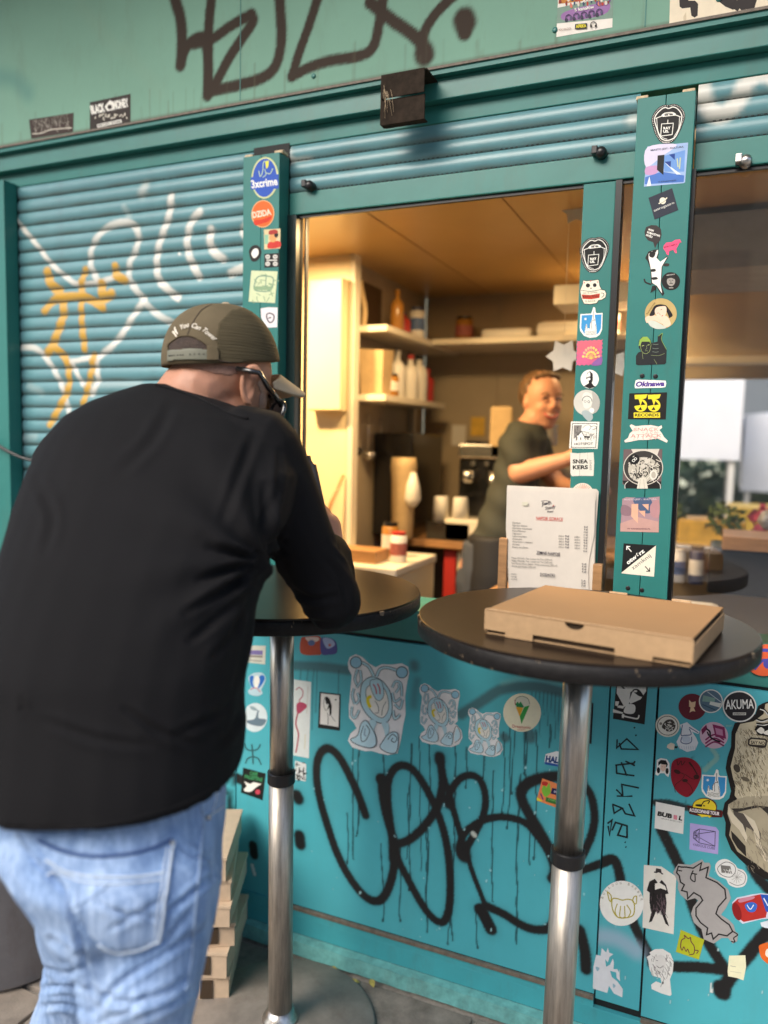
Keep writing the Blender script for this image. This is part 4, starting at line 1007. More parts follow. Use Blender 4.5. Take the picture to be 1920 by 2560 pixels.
s = ST(CB, YP); s.p('#9fb9e0', [(250, 792), (682, 750), (680, 800), (650, 1170), (640, 1182), (212, 1220)]); s.p('#d9d3ea', [(250, 800), (560, 770), (400, 900), (235, 1010)], True).p('#4d78c4', [(225, 1120), (400, 1060), (640, 1100), (635, 1170), (220, 1195)]).p('#6f9ad8', [(400, 900), (650, 830), (640, 1060), (430, 1060)]).p('#c79ac4', [(240, 1010), (380, 1000), (340, 1080), (232, 1090)], True)
s.p('#e8eef8', [(270, 1110), (290, 1210), (240, 1215)]).p('#dce8f8', [(430, 960), (610, 1090), (560, 1090)]).p('#17171d', [(358, 888), (430, 880), (418, 1095), (350, 1040)]).p('#27448f', [(478, 878), (542, 868), (540, 935)]).p('#27448f', [(432, 955), (500, 948), (495, 1015)]).l('#c8cf9e', [(565, 920), (575, 1010)], 12, False).l('#c8cf9e', [(600, 910), (590, 1030)], 12, False)
s.t('#5d6478', 'MIASTO JEST : KULTURA', (285, 840), (635, 802), 17, .02).t('#39506e', 'W KRAKOWIE.PL', (360, 1176), (560, 1158), 14, .02).done('blue and white square sticker with a black angular letter shape on the wide post')
s = ST(CB, YP); s.p('#2e3340', [(260, 1338), (512, 1235), (578, 1468), (325, 1570)]); s.e(CRM, 412, 1370, 34, 36).l(CRM, [(368, 1400), (400, 1385), (440, 1355), (458, 1335)], 12).l('#2e3340', [(385, 1398), (420, 1382), (446, 1358)], 4); s.t(W0, 'astrogastro', (322, 1486), (538, 1398), 26, .0).done('dark tilted square sticker reading astrogastro with a small planet')
s = ST(CB, YP); s.p('#3a3434', [(218, 1700), (235, 1650), (290, 1628), (350, 1632), (392, 1670), (400, 1730), (385, 1790), (350, 1830), (330, 1875), (310, 1810), (255, 1790), (225, 1750)]); s.t(W0, 'MAM', (258, 1682), (312, 1700), 20, .04).t(W0, 'ROBACZYWE', (244, 1712), (380, 1755), 20, .04).t(W0, 'MYŚLI', (232, 1742), (298, 1765), 20, .04).done('dark speech bubble sticker reading MAM ROBACZYWE MYSLI on the wide post')
s = ST(CB, YP); s.p('#f2557f', [(420, 1850), (450, 1815), (510, 1808), (545, 1785), (595, 1780), (612, 1812), (590, 1815), (575, 1850), (555, 1880), (563, 1925), (545, 1928), (525, 1890), (480, 1905), (475, 1950), (455, 1940), (440, 1905), (418, 1880)]); s.t('#7e1f3c', 'MOR-CAMPLY', (428, 1872), (568, 1838), 14, .03).done('pink sheep shaped sticker on the wide right post')
s = ST(CB, YP); s.p('#2a2626', [(225, 1980), (260, 1910), (320, 1890), (360, 1885), (370, 1930), (350, 1985), (385, 2030), (455, 1955), (470, 1975), (410, 2060), (400, 2212), (395, 2259), (430, 2356), (410, 2383), (360, 2313), (330, 2259), (290, 2254), (285, 2180), (280, 2090), (250, 2010)]).p(W0, [(262, 1985), (262, 1935), (300, 1905), (340, 1920), (348, 1895), (362, 1892), (362, 1925), (345, 1975), (385, 2020), (462, 1965), (400, 2070), (392, 2212), (388, 2259), (405, 2356), (350, 2275), (300, 2243), (290, 2120), (275, 2040)], False)
s.p(K0, [(270, 1960), (275, 1925), (315, 1905), (335, 1930), (310, 1975)], True).p(K0, [(285, 2100), (330, 2095), (335, 2120), (290, 2125)], True).p(K0, [(290, 2190), (340, 2180), (360, 2200), (310, 2212)], True).p('#37322f', [(415, 2060), (440, 2035), (480, 2040), (470, 2065)], True).p(K0, [(300, 2275), (330, 2270), (340, 2313), (280, 2351)]).l('#2a2626', [(215, 2200), (230, 2237), (290, 2259)], 16).done('tall spotted white dog sticker standing upright on the wide post')
s = ST(CB, YP); s.e('#1e1b1b', 498, 2225, 98, 96).e('#a09a92', 500, 2225, 44, 52).p(K0, [(456, 2200), (470, 2165), (530, 2160), (545, 2205), (500, 2190)], True).l(K0, [(482, 2215), (494, 2215)], 7).l(K0, [(508, 2215), (522, 2215)], 7).l(K0, [(484, 2252), (500, 2246), (518, 2252)], 8).l(K0, [(500, 2220), (498, 2240)], 5); s.t('#c9c4bb', 'MUSTACHE CO', (455, 2168), (540, 2156), 11, .03, arc=-0).t('#c9c4bb', 'GOODS', (478, 2302), (524, 2300), 12, .03).done('round black sticker with a grey face on the wide right post')
s = ST(CC, YP); s.e('#bfa56c', 590, 443, 210, 202, .0, 48); s.p('#f0cbb0', [(385, 500), (430, 470), (500, 462), (590, 500), (610, 560), (600, 575), (500, 530), (420, 560), (400, 560)], True).p('#c9cfc2', [(425, 550), (500, 535), (600, 585), (660, 628), (600, 645), (520, 640), (450, 605)], True)
s.p('#211c20', [(440, 470), (470, 400), (510, 340), (570, 320), (650, 330), (690, 370), (725, 420), (745, 470), (700, 500), (690, 470), (650, 400), (560, 380), (520, 420), (500, 465)], True).p('#f2cfb6', [(510, 420), (530, 365), (600, 345), (655, 350), (665, 410), (640, 480), (600, 520), (550, 490)], True).p('#f2cfb6', [(600, 500), (650, 470), (690, 500), (720, 585), (660, 620), (600, 560)], True)
s.l('#5c3a33', [(540, 440), (560, 430)], 6).l('#5c3a33', [(585, 395), (605, 385)], 6).l('#b5453e', [(602, 478), (618, 462)], 9).l('#5c3a33', [(568, 440), (585, 462)], 4); s.t('#6d5a36', 'kawiarnia', (412, 455), (520, 300), 22, .01).done('round tan sticker of a dark haired woman resting on her arm')
s = ST(CC, YP); s.p('#26282a', [(262, 1110), (262, 1000), (290, 955), (330, 940), (300, 890), (300, 800), (340, 750), (400, 745), (450, 780), (470, 830), (545, 810), (550, 740), (615, 695), (600, 780), (640, 870), (668, 920), (660, 1090), (640, 1110), (290, 1122)])
s.p('#8fae4c', [(297, 870), (310, 790), (355, 748), (410, 745), (450, 790), (460, 850), (440, 810), (340, 812), (320, 860)], False); s.l('#b3c478', [(340, 870), (370, 860)], 7).l('#b3c478', [(415, 858), (440, 850)], 7).l('#8a9a6a', [(400, 860), (405, 900), (385, 915)], 4).l('#8a9a6a', [(385, 935), (400, 925), (415, 935)], 4).l('#9db06a', [(320, 830), (335, 930), (385, 970), (440, 940), (462, 850)], 4)
for y in (850, 905, 950): s.l('#8a9a8a', [(480, y-8), (520, y), (560, y-6)], 4)
s.l('#8fae4c', [(560, 740), (612, 700), (598, 780), (640, 870), (665, 915)], 5).l('#8a9a6a', [(460, 990), (560, 995), (640, 965)], 4).l('#8a9a6a', [(345, 960), (355, 1040)], 4).l('#8a9a6a', [(500, 1040), (540, 1110)], 4).done('dark sticker of a man with green hair raising a thumb')
s = ST(CC, YP); s.p(W0, [(245, 1390), (258, 1322), (290, 1312), (440, 1316), (580, 1322), (655, 1325), (662, 1360), (650, 1410), (600, 1418), (420, 1420), (300, 1425), (250, 1425)]); s.t('#52348c', 'Okinawa', (262, 1402), (640, 1392), 62, .05, .25).done('white and purple sticker reading Okinawa on the wide right post')
s = ST(CC, YP); s.p('#211f1e', [(175, 1492), (672, 1478), (655, 1835), (157, 1832)])
for dx in (0, 175):
    s.p('#ecd937', [(245+dx, 1512), (415+dx, 1505), (395+dx, 1555), (362+dx, 1566), (248+dx, 1568)]); s.e('#ecd937', 325+dx, 1650, 84, 84); s.p('#211f1e', [(240+dx, 1575), (300+dx, 1575), (320+dx, 1645), (238+dx, 1660)]).p('#211f1e', [(325+dx, 1650), (345+dx, 1590), (390+dx, 1640)]).p('#211f1e', [(322+dx, 1668), (345+dx, 1712), (290+dx, 1712)])
s.p('#ecd937', rect(234, 1744, 580, 1812)); s.t('#211f1e', 'RECORDS', (248, 1796), (564, 1794), 37, .035).done('black and yellow sticker reading 33 RECORDS on the wide right post')
s = ST(CC, YP); s.p('#f0e0d2', [(180, 1920), (200, 1898), (260, 1925), (340, 1915), (460, 1910), (560, 1930), (600, 1912), (608, 1945), (570, 1975), (600, 2010), (630, 2065), (682, 2115), (670, 2142), (600, 2110), (540, 2085), (420, 2105), (300, 2105), (180, 2130), (120, 2138), (108, 2115), (160, 2075), (180, 2020), (220, 1985)])
s.hatch('#d9a79c', (215, 1950, 560, 2085), 34, 45, 6, 1.2, 5, .8); s.t('#c58f86', 'SNACK', (235, 1990), (560, 1985), 44, .0, .1).t('#c58f86', 'ATTACK', (190, 2075), (600, 2070), 44, .0, .1).done('ragged cream and pink lettering sticker below 33 RECORDS')
s = ST(CD, YP); s.p('#6d5c5c', [(205, 228), (715, 225), (700, 740), (190, 690)]).p('#cfc7ba', [(305, 225), (678, 222), (640, 330), (360, 330)]).p('#22201f', [(190, 640), (700, 650), (695, 745), (230, 742)]); s.e('#d5cfc0', 463, 470, 262, 232, 0, 48).e('#3d3a37', 463, 470, 252, 222, 0, 48)
s.e('#bdb7a8', 470, 500, 205, 170).hatch('#2a2826', (280, 360, 660, 640), 60, 70, 11, .8, 9, 1.3).hatch('#dcd6c8', (280, 340, 660, 640), 50, 60, 9, .5, 11, 1.3); s.e('#1d1b1b', 345, 360, 72, 66, -.4).l(W0, [(318, 378), (335, 360), (355, 372), (340, 392)], 7, closed=True).l(W0, [(345, 352), (362, 338), (378, 352), (362, 368)], 7, closed=True)
s.e('#cfc9bb', 510, 385, 30, 34).e('#cfc9bb', 460, 450, 36, 26).e('#e0dacd', 598, 565, 50, 64).e('#b5ae9f', 600, 565, 30, 44).p('#d8d2c2', [(405, 610), (500, 600), (525, 745), (380, 745)]).l('#9e988a', [(425, 620), (415, 740)], 4).l('#9e988a', [(470, 620), (480, 740)], 4).l(W0, [(225, 745), (225, 690), (265, 650)], 7).l(W0, [(690, 748), (685, 690), (645, 650)], 7).done('square grey sticker of a crowded glass ball with an eight ball')
s = ST(CD, YP); s.p('#a98a90', [(190, 880), (240, 858), (470, 870), (680, 850), (668, 1322), (162, 1310)]); s.p('#c39a90', [(165, 1200), (400, 1120), (665, 1180), (668, 1320), (162, 1308)]).p('#4e5f7c', [(330, 880), (560, 880), (560, 1060), (430, 1040)], True).p('#8e7078', [(190, 960), (300, 1000), (290, 1100), (175, 1080)], True).p('#b4888a', [(560, 960), (670, 900), (668, 1120), (570, 1100)], True)
s.p('#e2ae92', [(310, 950), (398, 945), (392, 1200), (306, 1110)]).p('#e2ae92', [(448, 952), (536, 948), (532, 1035)]).p('#e2ae92', [(402, 1040), (490, 1035), (484, 1120)]); s.t('#cfc0c4', 'MIASTO JEST :  KULTURA', (215, 900), (640, 893), 20, .02).t('#6e4f58', 'W KRAKOWIE.PL', (250, 1280), (560, 1285), 17, .02).done('pinkish square sticker with pale angular letter shape on the wide post')
s = ST(CD, YP); s.p('#1f2021', [(205, 1466), (632, 1492), (178, 1850)]).p('#e9e2ce', [(632, 1492), (606, 1905), (178, 1860), (178, 1850)]); s.t(W0, 'otwórz', (262, 1745), (488, 1575), 52, .045).t('#262524', 'zamknij', (330, 1815), (570, 1640), 50, -.004)
s.l(W0, [(308, 1575), (250, 1510)], 13, False).l(W0, [(246, 1552), (248, 1506), (292, 1508)], 13, False).l(K0, [(488, 1768), (545, 1832)], 12, False).l(K0, [(548, 1786), (548, 1834), (503, 1832)], 12, False).done('black and white diagonal sticker reading otworz and zamknij with arrows')
# ---- mullion
s = ST(CE, YMU); s.p('#2b211e', [(318, 775), (365, 785), (440, 778), (520, 766), (540, 775), (550, 850), (580, 905), (620, 912), (645, 960), (632, 1020), (580, 1052), (540, 1056), (510, 1100), (420, 1115), (330, 1108), (290, 1020), (272, 920), (290, 880), (310, 830)]).p(CRM, [(323, 782), (365, 792), (440, 786), (518, 773), (534, 778), (544, 850), (574, 912), (618, 920), (636, 960), (626, 1014), (576, 1044), (534, 1050), (504, 1092), (420, 1106), (334, 1100), (297, 1018), (280, 922), (297, 880), (317, 830)])
s.e(K0, 386, 850, 30, 28).e(K0, 480, 845, 26, 27).p('#d9666e', [(328, 800), (350, 805), (330, 830)]).p('#d9666e', [(505, 798), (524, 790), (522, 822)]).p('#d9666e', [(410, 782), (436, 782), (424, 805)]).e(K0, 428, 888, 10, 8).l(K0, [(280, 915), (420, 930), (570, 905)], 6).p('#c23f2b', [(300, 975), (420, 982), (552, 960), (545, 1020), (430, 1040), (312, 1035)]).l(K0, [(568, 955), (600, 958), (606, 990), (575, 1015)], 8)
s.t('#5c2a20', 'MORNING REPUBLIC', (312, 1022), (545, 1008), 30, .02).t('#8a7360', 'DE KOFFIE', (318, 968), (520, 955), 22, .0).t('#8a7360', 'IS BACK', (350, 1082), (495, 1072), 24, .0).done('cream cat shaped mug sticker with a red band on the mullion')
def shield(cr, f, Y, label):
    s = ST(cr, Y); g = lambda pts: [f(p) for p in pts]
    s.p(W0, g([(282, 1245), (430, 1238), (448, 1190), (456, 1155), (470, 1148), (486, 1160), (492, 1220), (510, 1235), (590, 1228), (582, 1460), (550, 1530), (500, 1565), (410, 1575), (330, 1545), (280, 1480), (272, 1420)])).p('#3f96cf', g([(300, 1262), (440, 1255), (560, 1250), (575, 1248), (568, 1440), (535, 1510), (480, 1540), (390, 1545), (330, 1510), (292, 1440)]))
    s.p(W0, g([(340, 1540), (345, 1470), (355, 1395), (368, 1385), (380, 1440), (412, 1445), (418, 1370), (440, 1330), (452, 1240), (466, 1185), (480, 1250), (490, 1340), (500, 1400), (508, 1470), (505, 1530), (420, 1556)]))
    s.l('#4a4540', g([(466, 1200), (462, 1300), (480, 1330), (440, 1345), (440, 1460)]), 5).l('#4a4540', g([(412, 1450), (415, 1380), (435, 1350)]), 5).l('#4a4540', g([(350, 1470), (360, 1395), (380, 1460)]), 4).l('#4a4540', g([(498, 1480), (490, 1380)]), 4)
    for y in (1480, 1500, 1520): s.l('#6a645c', g([(350, y), (380, y+12), (410, y), (440, y+12), (470, y), (500, y+8)]), 4)
    c = g([(352, 1313)])[0]; r = (g([(374, 1313)])[0][0]-c[0]); s.p(W0, [(c[0]+(r if i % 2 == 0 else r*.5)*math.cos(i*math.pi/6), c[1]+(r if i % 2 == 0 else r*.5)*math.sin(i*math.pi/6)) for i in range(12)]); return s.done(label)
shield(CE, lambda p: p, YMU, 'blue and white tower shield sticker on the mullion')
s = ST(CE, YMU); zz_ = []
x0, y0, x1, y1 = 232, 1612, 590, 1960
for i in range(6): zz_ += [(x0+(x1-x0)*i/6+8, y0-i*3), (x0+(x1-x0)*(i+.5)/6, y0+12-i*3)]
for i in range(6): zz_ += [(x1+6-i*3, y0-18+(y1-y0)*i/6), (x1-10-i*3, y0-18+(y1-y0)*(i+.5)/6)]
for i in range(6): zz_ += [(x1-18-(x1-x0)*i/6, y1-10+i*2), (x1-18-(x1-x0)*(i+.5)/6, y1-24+i*2)]
for i in range(6): zz_ += [(x0-14+i*2, y1-(y1-y0)*i/6), (x0+i*2, y1-(y1-y0)*(i+.5)/6)]
s.p('#d4638a', zz_).p('#e06a7a', [(245, 1625), (575, 1605), (560, 1720), (400, 1700), (240, 1800)]).p('#8d5f9e', [(470, 1900), (575, 1830), (568, 1945), (440, 1955)], True)
for a in np.linspace(-2.9, -.25, 9): s.l('#f0c76a', [(430, 1870), (430+60*math.cos(a), 1870+90*math.sin(a)), (430+110*math.cos(a), 1870+160*math.sin(a))], 6); s.e('#f2b48a' if int(a*7) % 2 else '#f0cf70', 430+112*math.cos(a), 1870+162*math.sin(a), 18)
for a in np.linspace(-2.8, -.3, 7): s.e('#f0cf70', 430+70*math.cos(a), 1865+95*math.sin(a), 16)
s.done('pink stamp sticker with a golden leafy bush on the mullion')
s = ST(CE, YMU); s.e(W0, 411, 2145, 126, 130, 0, 40).p('#242021', [(362, 2140), (375, 2060), (415, 2035), (452, 2070), (455, 2150), (440, 2200), (470, 2240), (500, 2250), (410, 2275), (330, 2245), (360, 2225), (400, 2200), (395, 2170)], False).p(W0, [(370, 2120), (380, 2070), (412, 2050), (418, 2105), (400, 2110)], True).p(W0, [(372, 2140), (410, 2125), (420, 2150), (392, 2165)], True).done('small round white sticker with a hooded figure on the mullion')
s = ST(CF, YMU); s.e('#cfccc0', 460, 460, 226, 222, 0, 44).p('#b3b0a8', [(560, 270), (680, 400), (670, 560), (590, 640), (540, 500), (565, 400)], True).p('#e2e0d4', [(385, 380), (410, 300), (470, 280), (540, 320), (560, 400), (545, 500), (500, 550), (440, 560), (400, 500)], True).l('#4a4a4a', [(388, 430), (400, 380), (450, 350), (500, 355), (545, 400), (548, 440)], 10).l('#8f8f8b', [(415, 430), (435, 420), (455, 440), (435, 460)], 8, closed=True).l('#6a6a68', [(480, 440), (500, 425), (515, 450), (495, 465)], 8, closed=True)
s.e('#f1efe6', 550, 595, 42).p('#aab5b4', [(370, 640), (440, 590), (540, 640), (570, 720), (520, 780), (460, 760)], True).done('round pale grey sticker of a bespectacled face on the mullion')
s = ST(CF, YMU); s.p('#ece8dc', [(190, 785), (682, 792), (650, 1260), (158, 1250)]).l(K0, [(216, 820), (640, 822), (618, 1235), (195, 1232)], 11, False, True).p('#8b8680', [(240, 850), (380, 850), (360, 960), (300, 1030), (235, 1090)], False).hatch(K0, (240, 850, 360, 1080), 26, 60, 6, 1.5, 4, .15).hatch('#55504b', (430, 980, 610, 1080), 26, 40, 6, 1.4, 6, .3)
s.p('#f2efe4', [(380, 900), (420, 850), (520, 830), (640, 850), (600, 900), (500, 960), (400, 960)], True).l('#55504b', [(390, 900), (430, 860), (500, 845), (540, 880), (500, 930)], 7).l('#55504b', [(520, 880), (600, 860), (630, 900), (560, 930)], 7).p('#f2efe4', [(310, 1030), (370, 960), (410, 1030), (405, 1100), (310, 1100)]).l(K0, [(308, 1030), (370, 955), (415, 1035)], 11, False).p(K0, [(415, 1035), (520, 1042), (518, 1068), (420, 1065)]).l(K0, [(370, 955), (490, 975), (520, 1040)], 5, False).p(K0, [(350, 1060), (366, 1060), (364, 1100), (350, 1100)]); s.t(K0, 'HOTSPOT', (248, 1196), (572, 1190), 44, .0).done('white square sticker reading HOTSPOT with a burning house drawing')
s = ST(CF, YMU); s.p('#dcd8cb', [(175, 1325), (300, 1335), (580, 1320), (592, 1500), (580, 1728), (340, 1725), (205, 1732), (180, 1690)]).t('#2a2826', 'SNEA', (220, 1508), (484, 1508), 64, .045).t('#2a2826', 'KERS', (220, 1610), (484, 1606), 64, .045).t('#8f8b80', 'DEPOT', (545, 1625), (545, 1445), 32, .02).l('#9e9a8e', [(345, 1330), (340, 1500), (342, 1725)], 6).l('#b5b1a5', [(475, 1330), (478, 1440)], 4).done('worn white sticker reading SNEAKERS DEPOT on the mullion')
s = ST(CF, YMU); s.e('#e9dccb', 390, 2010, 178, 160, 0, 40)
for a in np.linspace(-2.9, -.2, 13): s.l('#d0654e' if int(a*10) % 2 else '#b58a7a', [(390+70*math.cos(a), 2010+60*math.sin(a)), (390+165*math.cos(a), 2010+148*math.sin(a))], 9, False)
s.done('round red rayed sticker half hidden behind the menu board')
# ---- fascia posters
s = ST(T1, YFA); s.p('#3a2a22', [(125, 517), (318, 487), (316, 570), (135, 600)]).t('#6f6a5e', 'SOUND ARTICLE', (148, 560), (300, 530), 40, .0).hatch('#8c857a', (150, 510, 300, 560), 24, 18, 4, 1.3, 2, .3).l('#d9d2c2', [(140, 578), (180, 575), (220, 560), (310, 552)], 4).done('dark brown weathered strip sticker at the left end of the fascia')
s = ST(T1, YFA); s.p('#2f2620', [(388, 442), (564, 405), (564, 533), (388, 566)]); s.t(W0, 'BLACK', (395, 492), (455, 480), 34, .06).t(W0, 'MONEY', (492, 472), (558, 458), 34, .06).p(W0, [(452, 460), (475, 432), (500, 450), (490, 475), (462, 480)]).e('#2f2620', 474, 462, 10).hatch('#cfc8b8', (400, 495, 555, 520), 22, 14, 5, -1.2, 8, .4).l(W0, [(420, 545), (525, 522)], 14, False).t('#2f2620', 'RECORD STORE', (424, 548), (522, 527), 8, .03).done('brown and white band sticker on the left part of the fascia')
po_ = ST(CQ, YFA); po_.p('#efe9df', [(52, -150), (470, -220), (464, 210), (33, 285)])
po_.p('#7e9a8c', [(42, 60), (470, -30), (468, 140), (38, 180)]).p('#9a6fa8', [(100, 90), (420, 20), (400, 110), (110, 160)], True).p('#c8812e', [(52, -120), (300, -180), (300, 0), (50, 30)])
rg = np.random.default_rng(4)
for i in range(70):
    x = rg.uniform(55, 455); y = rg.uniform(-90, 62)-(x-50)*.09; c = ['#b93a2c', '#d56b2b', '#e0d9cc', '#6b4a86', '#c9a33a', '#8c2f28', '#d97a66', '#3c4a6c'][rg.integers(0, 8)]
    po_.e(c, x, y, rg.uniform(5, 12), rg.uniform(9, 22), n=8); po_.k -= .6
po_.t(W0, '5 kanałów', (175, 88), (325, 62), 24, .03)
for i in range(5):
    x = 128+i*59; y = 138-i*11; po_.l('#4c3f63', [(x-22, y+20), (x-20, y-12), (x, y-26), (x+20, y-14), (x+20, y+6)], 7).e('#38324c', x-18, y+16, 12, 16).e('#5d5478', x+16, y+2, 9, 14)
po_.t('#8f6a5c', 'POD MINOGĄ', (55, 238), (150, 226), 17, .0).p('#1d1b16', [(178, 185), (270, 178), (268, 218), (176, 224)]).t('#e0d22e', 'AFRIKA', (184, 214), (264, 208), 24, .05).l('#2a2622', [(296, 202), (300, 178), (318, 168), (338, 178), (340, 200)], 6).e('#2a2622', 300, 200, 8, 10).e('#2a2622', 336, 198, 8, 10).t('#8f857a', 'SILENT DISCO', (296, 218), (340, 212), 8, .0).t('#8f857a', 'MUSIC BAR', (300, 160), (340, 154), 8, .0)
po_.done('colourful party poster reading 5 kanalow at the top of the fascia', 'poster', 'poster')
s = ST(CQ, YFA); s.p('#e9dcc2', [(915, -300), (1800, -460), (1800, 40), (900, 198)]).p('#241c17', [(975, -60), (980, 50), (1000, 65), (1062, 58), (1070, 120), (1095, 135), (1118, 120), (1122, 30), (1100, 5), (1050, 5), (1020, -60)]).p('#241c17', [(1270, -60), (1280, 10), (1330, 50), (1390, 75), (1400, 70), (1425, 90), (1440, 65), (1470, 95), (1490, 70), (1550, 80), (1590, -60)], False).p('#e9dcc2', [(1400, -60), (1420, 0), (1470, -60)], True)
s.p('#d3c3a4', [(1008, 130), (1030, 90), (1032, 170), (1012, 178)]).done('cream paper sheet with black brushed marks at the top right of the fascia', 'poster', 'poster')
# ---- lower wall: left strip
s = ST(CHh, YF); s.p('#cfd0c2', [(70, 148), (285, 152), (278, 358), (55, 335)]).p('#7c72a8', [(66, 200), (252, 205), (250, 255), (62, 245)]).p('#8f8a80', [(62, 252), (250, 262), (248, 285), (60, 275)]).l('#8f8a80', [(75, 310), (240, 322)], 10, False).done('small white and purple sticker high on the strip beside the left pole')
s = ST(CHh, YF); s.p('#b9d3dc', [(92, 520), (110, 480), (165, 450), (250, 455), (285, 520), (255, 600), (235, 640), (250, 680), (190, 708), (110, 690), (88, 650), (120, 610)], True).p('#2f6dc0', [(112, 490), (150, 490), (140, 560), (155, 615), (125, 600), (108, 540)], True).p('#2f6dc0', [(215, 490), (260, 480), (270, 530), (215, 615), (195, 610), (220, 550)], True).p(W0, [(165, 490), (205, 490), (215, 550), (190, 620), (165, 610), (155, 550)], True).l('#c8505a', [(115, 635), (160, 618), (190, 625), (225, 665)], 8).done('small blue and white cut out sticker on the strip beside the left pole')
s = ST(CHh, YF); s.e('#d5e2e4', 165, 945, 136, 160, .1, 40).p('#6a7f8c', [(70, 980), (160, 960), (190, 880), (210, 870), (205, 950), (290, 970), (240, 1040), (110, 1020)], True).p('#93a7ad', [(110, 820), (160, 830), (200, 870), (130, 860)], True).done('round white and grey mountain sticker on the strip beside the left pole')
s = ST(CHh, YF); gr_ = '#345a5e'; s.l(gr_, [(48, 1230), (75, 1295), (135, 1310), (195, 1295), (225, 1240)], 15).l(gr_, [(130, 1240), (140, 1350), (145, 1460)], 17).l(gr_, [(60, 1455), (85, 1400), (140, 1380), (200, 1400), (235, 1470)], 15); s.done('dark three pronged symbol drawn on the strip beside the left pole', 'marker_symbol', 'graffiti')
s = ST(CHh, YF); s.p('#1f2221', [(35, 1498), (285, 1565), (250, 1862), (8, 1775)]).t('#3f8f5c', 'CAFÉ', (105, 1575), (190, 1595), 38, .05).t('#3f8f5c', 'PALESTINE', (48, 1612), (245, 1655), 38, .05).p(W0, [(45, 1650), (110, 1680), (150, 1660), (240, 1680), (180, 1715), (130, 1760), (95, 1770), (50, 1760), (40, 1740), (75, 1705)], False).e('#c4485a', 195, 1768, 28).done('black square sticker with a white bird and green lettering')
# ---- lower wall: main panel
s = ST(CI, YF); s.p('#c05a44', [(150, 80), (200, 55), (370, 55), (385, 240), (320, 265), (150, 245)], True).p('#e3cfc4', [(200, 65), (340, 60), (350, 100), (260, 120)], True).e('#6a7ca8', 270, 125, 40, 34).p('#5a5b98', [(378, 80), (460, 65), (530, 90), (560, 140), (560, 240), (480, 262), (385, 250)], True).p('#aebcdc', [(400, 75), (500, 80), (540, 150), (450, 190)], True).e('#c96a5a', 480, 150, 16).done('red and violet crushed can sticker under the left table')
s = ST(CI, YF); s.p('#dfe6e2', [(62, 545), (268, 575), (240, 1455), (60, 1420)]).l('#b04a5c', [(90, 670), (130, 640), (170, 680), (165, 740), (130, 790), (150, 830)], 10).p('#b9506a', [(100, 830), (160, 810), (222, 850), (170, 910), (110, 940)], True).l('#b04a5c', [(110, 940), (90, 1060), (120, 1170), (110, 1280), (90, 1390)], 16).l('#c9c4b8', [(230, 620), (215, 940)], 6).l('#d6cfa8', [(200, 1180), (190, 1350)], 7).done('tall white paper sticker with a pink heron, right of the left pole')
s = ST(CI, YF); s.p('#2b2a29', [(362, 688), (608, 716), (598, 1138), (345, 1105)]).p('#e8e6df', [(380, 706), (590, 730), (582, 1095), (368, 1060)]).p('#1f1e1e', [(425, 760), (445, 740), (480, 770), (505, 850), (500, 950), (480, 970), (475, 870), (450, 900), (470, 830), (440, 830)], False).l('#55524e', [(430, 745), (410, 820), (430, 900), (455, 890)], 5).l('#3a3836', [(455, 930), (462, 1000), (460, 1070)], 6).l('#3a3836', [(500, 960), (520, 1000), (550, 1030)], 5).e('#3a3836', 550, 780, 9).done('black framed sticker with an abstract long haired profile')
s = ST(CI, YF); s.p('#dfe3e0', [(80, 1480), (210, 1520), (205, 1720), (80, 1700)]).hatch('#2b2a2a', (85, 1500, 190, 1700), 26, 50, 10, .7, 12, 1.0).done('small black and white scribbled sticker by the left pole')
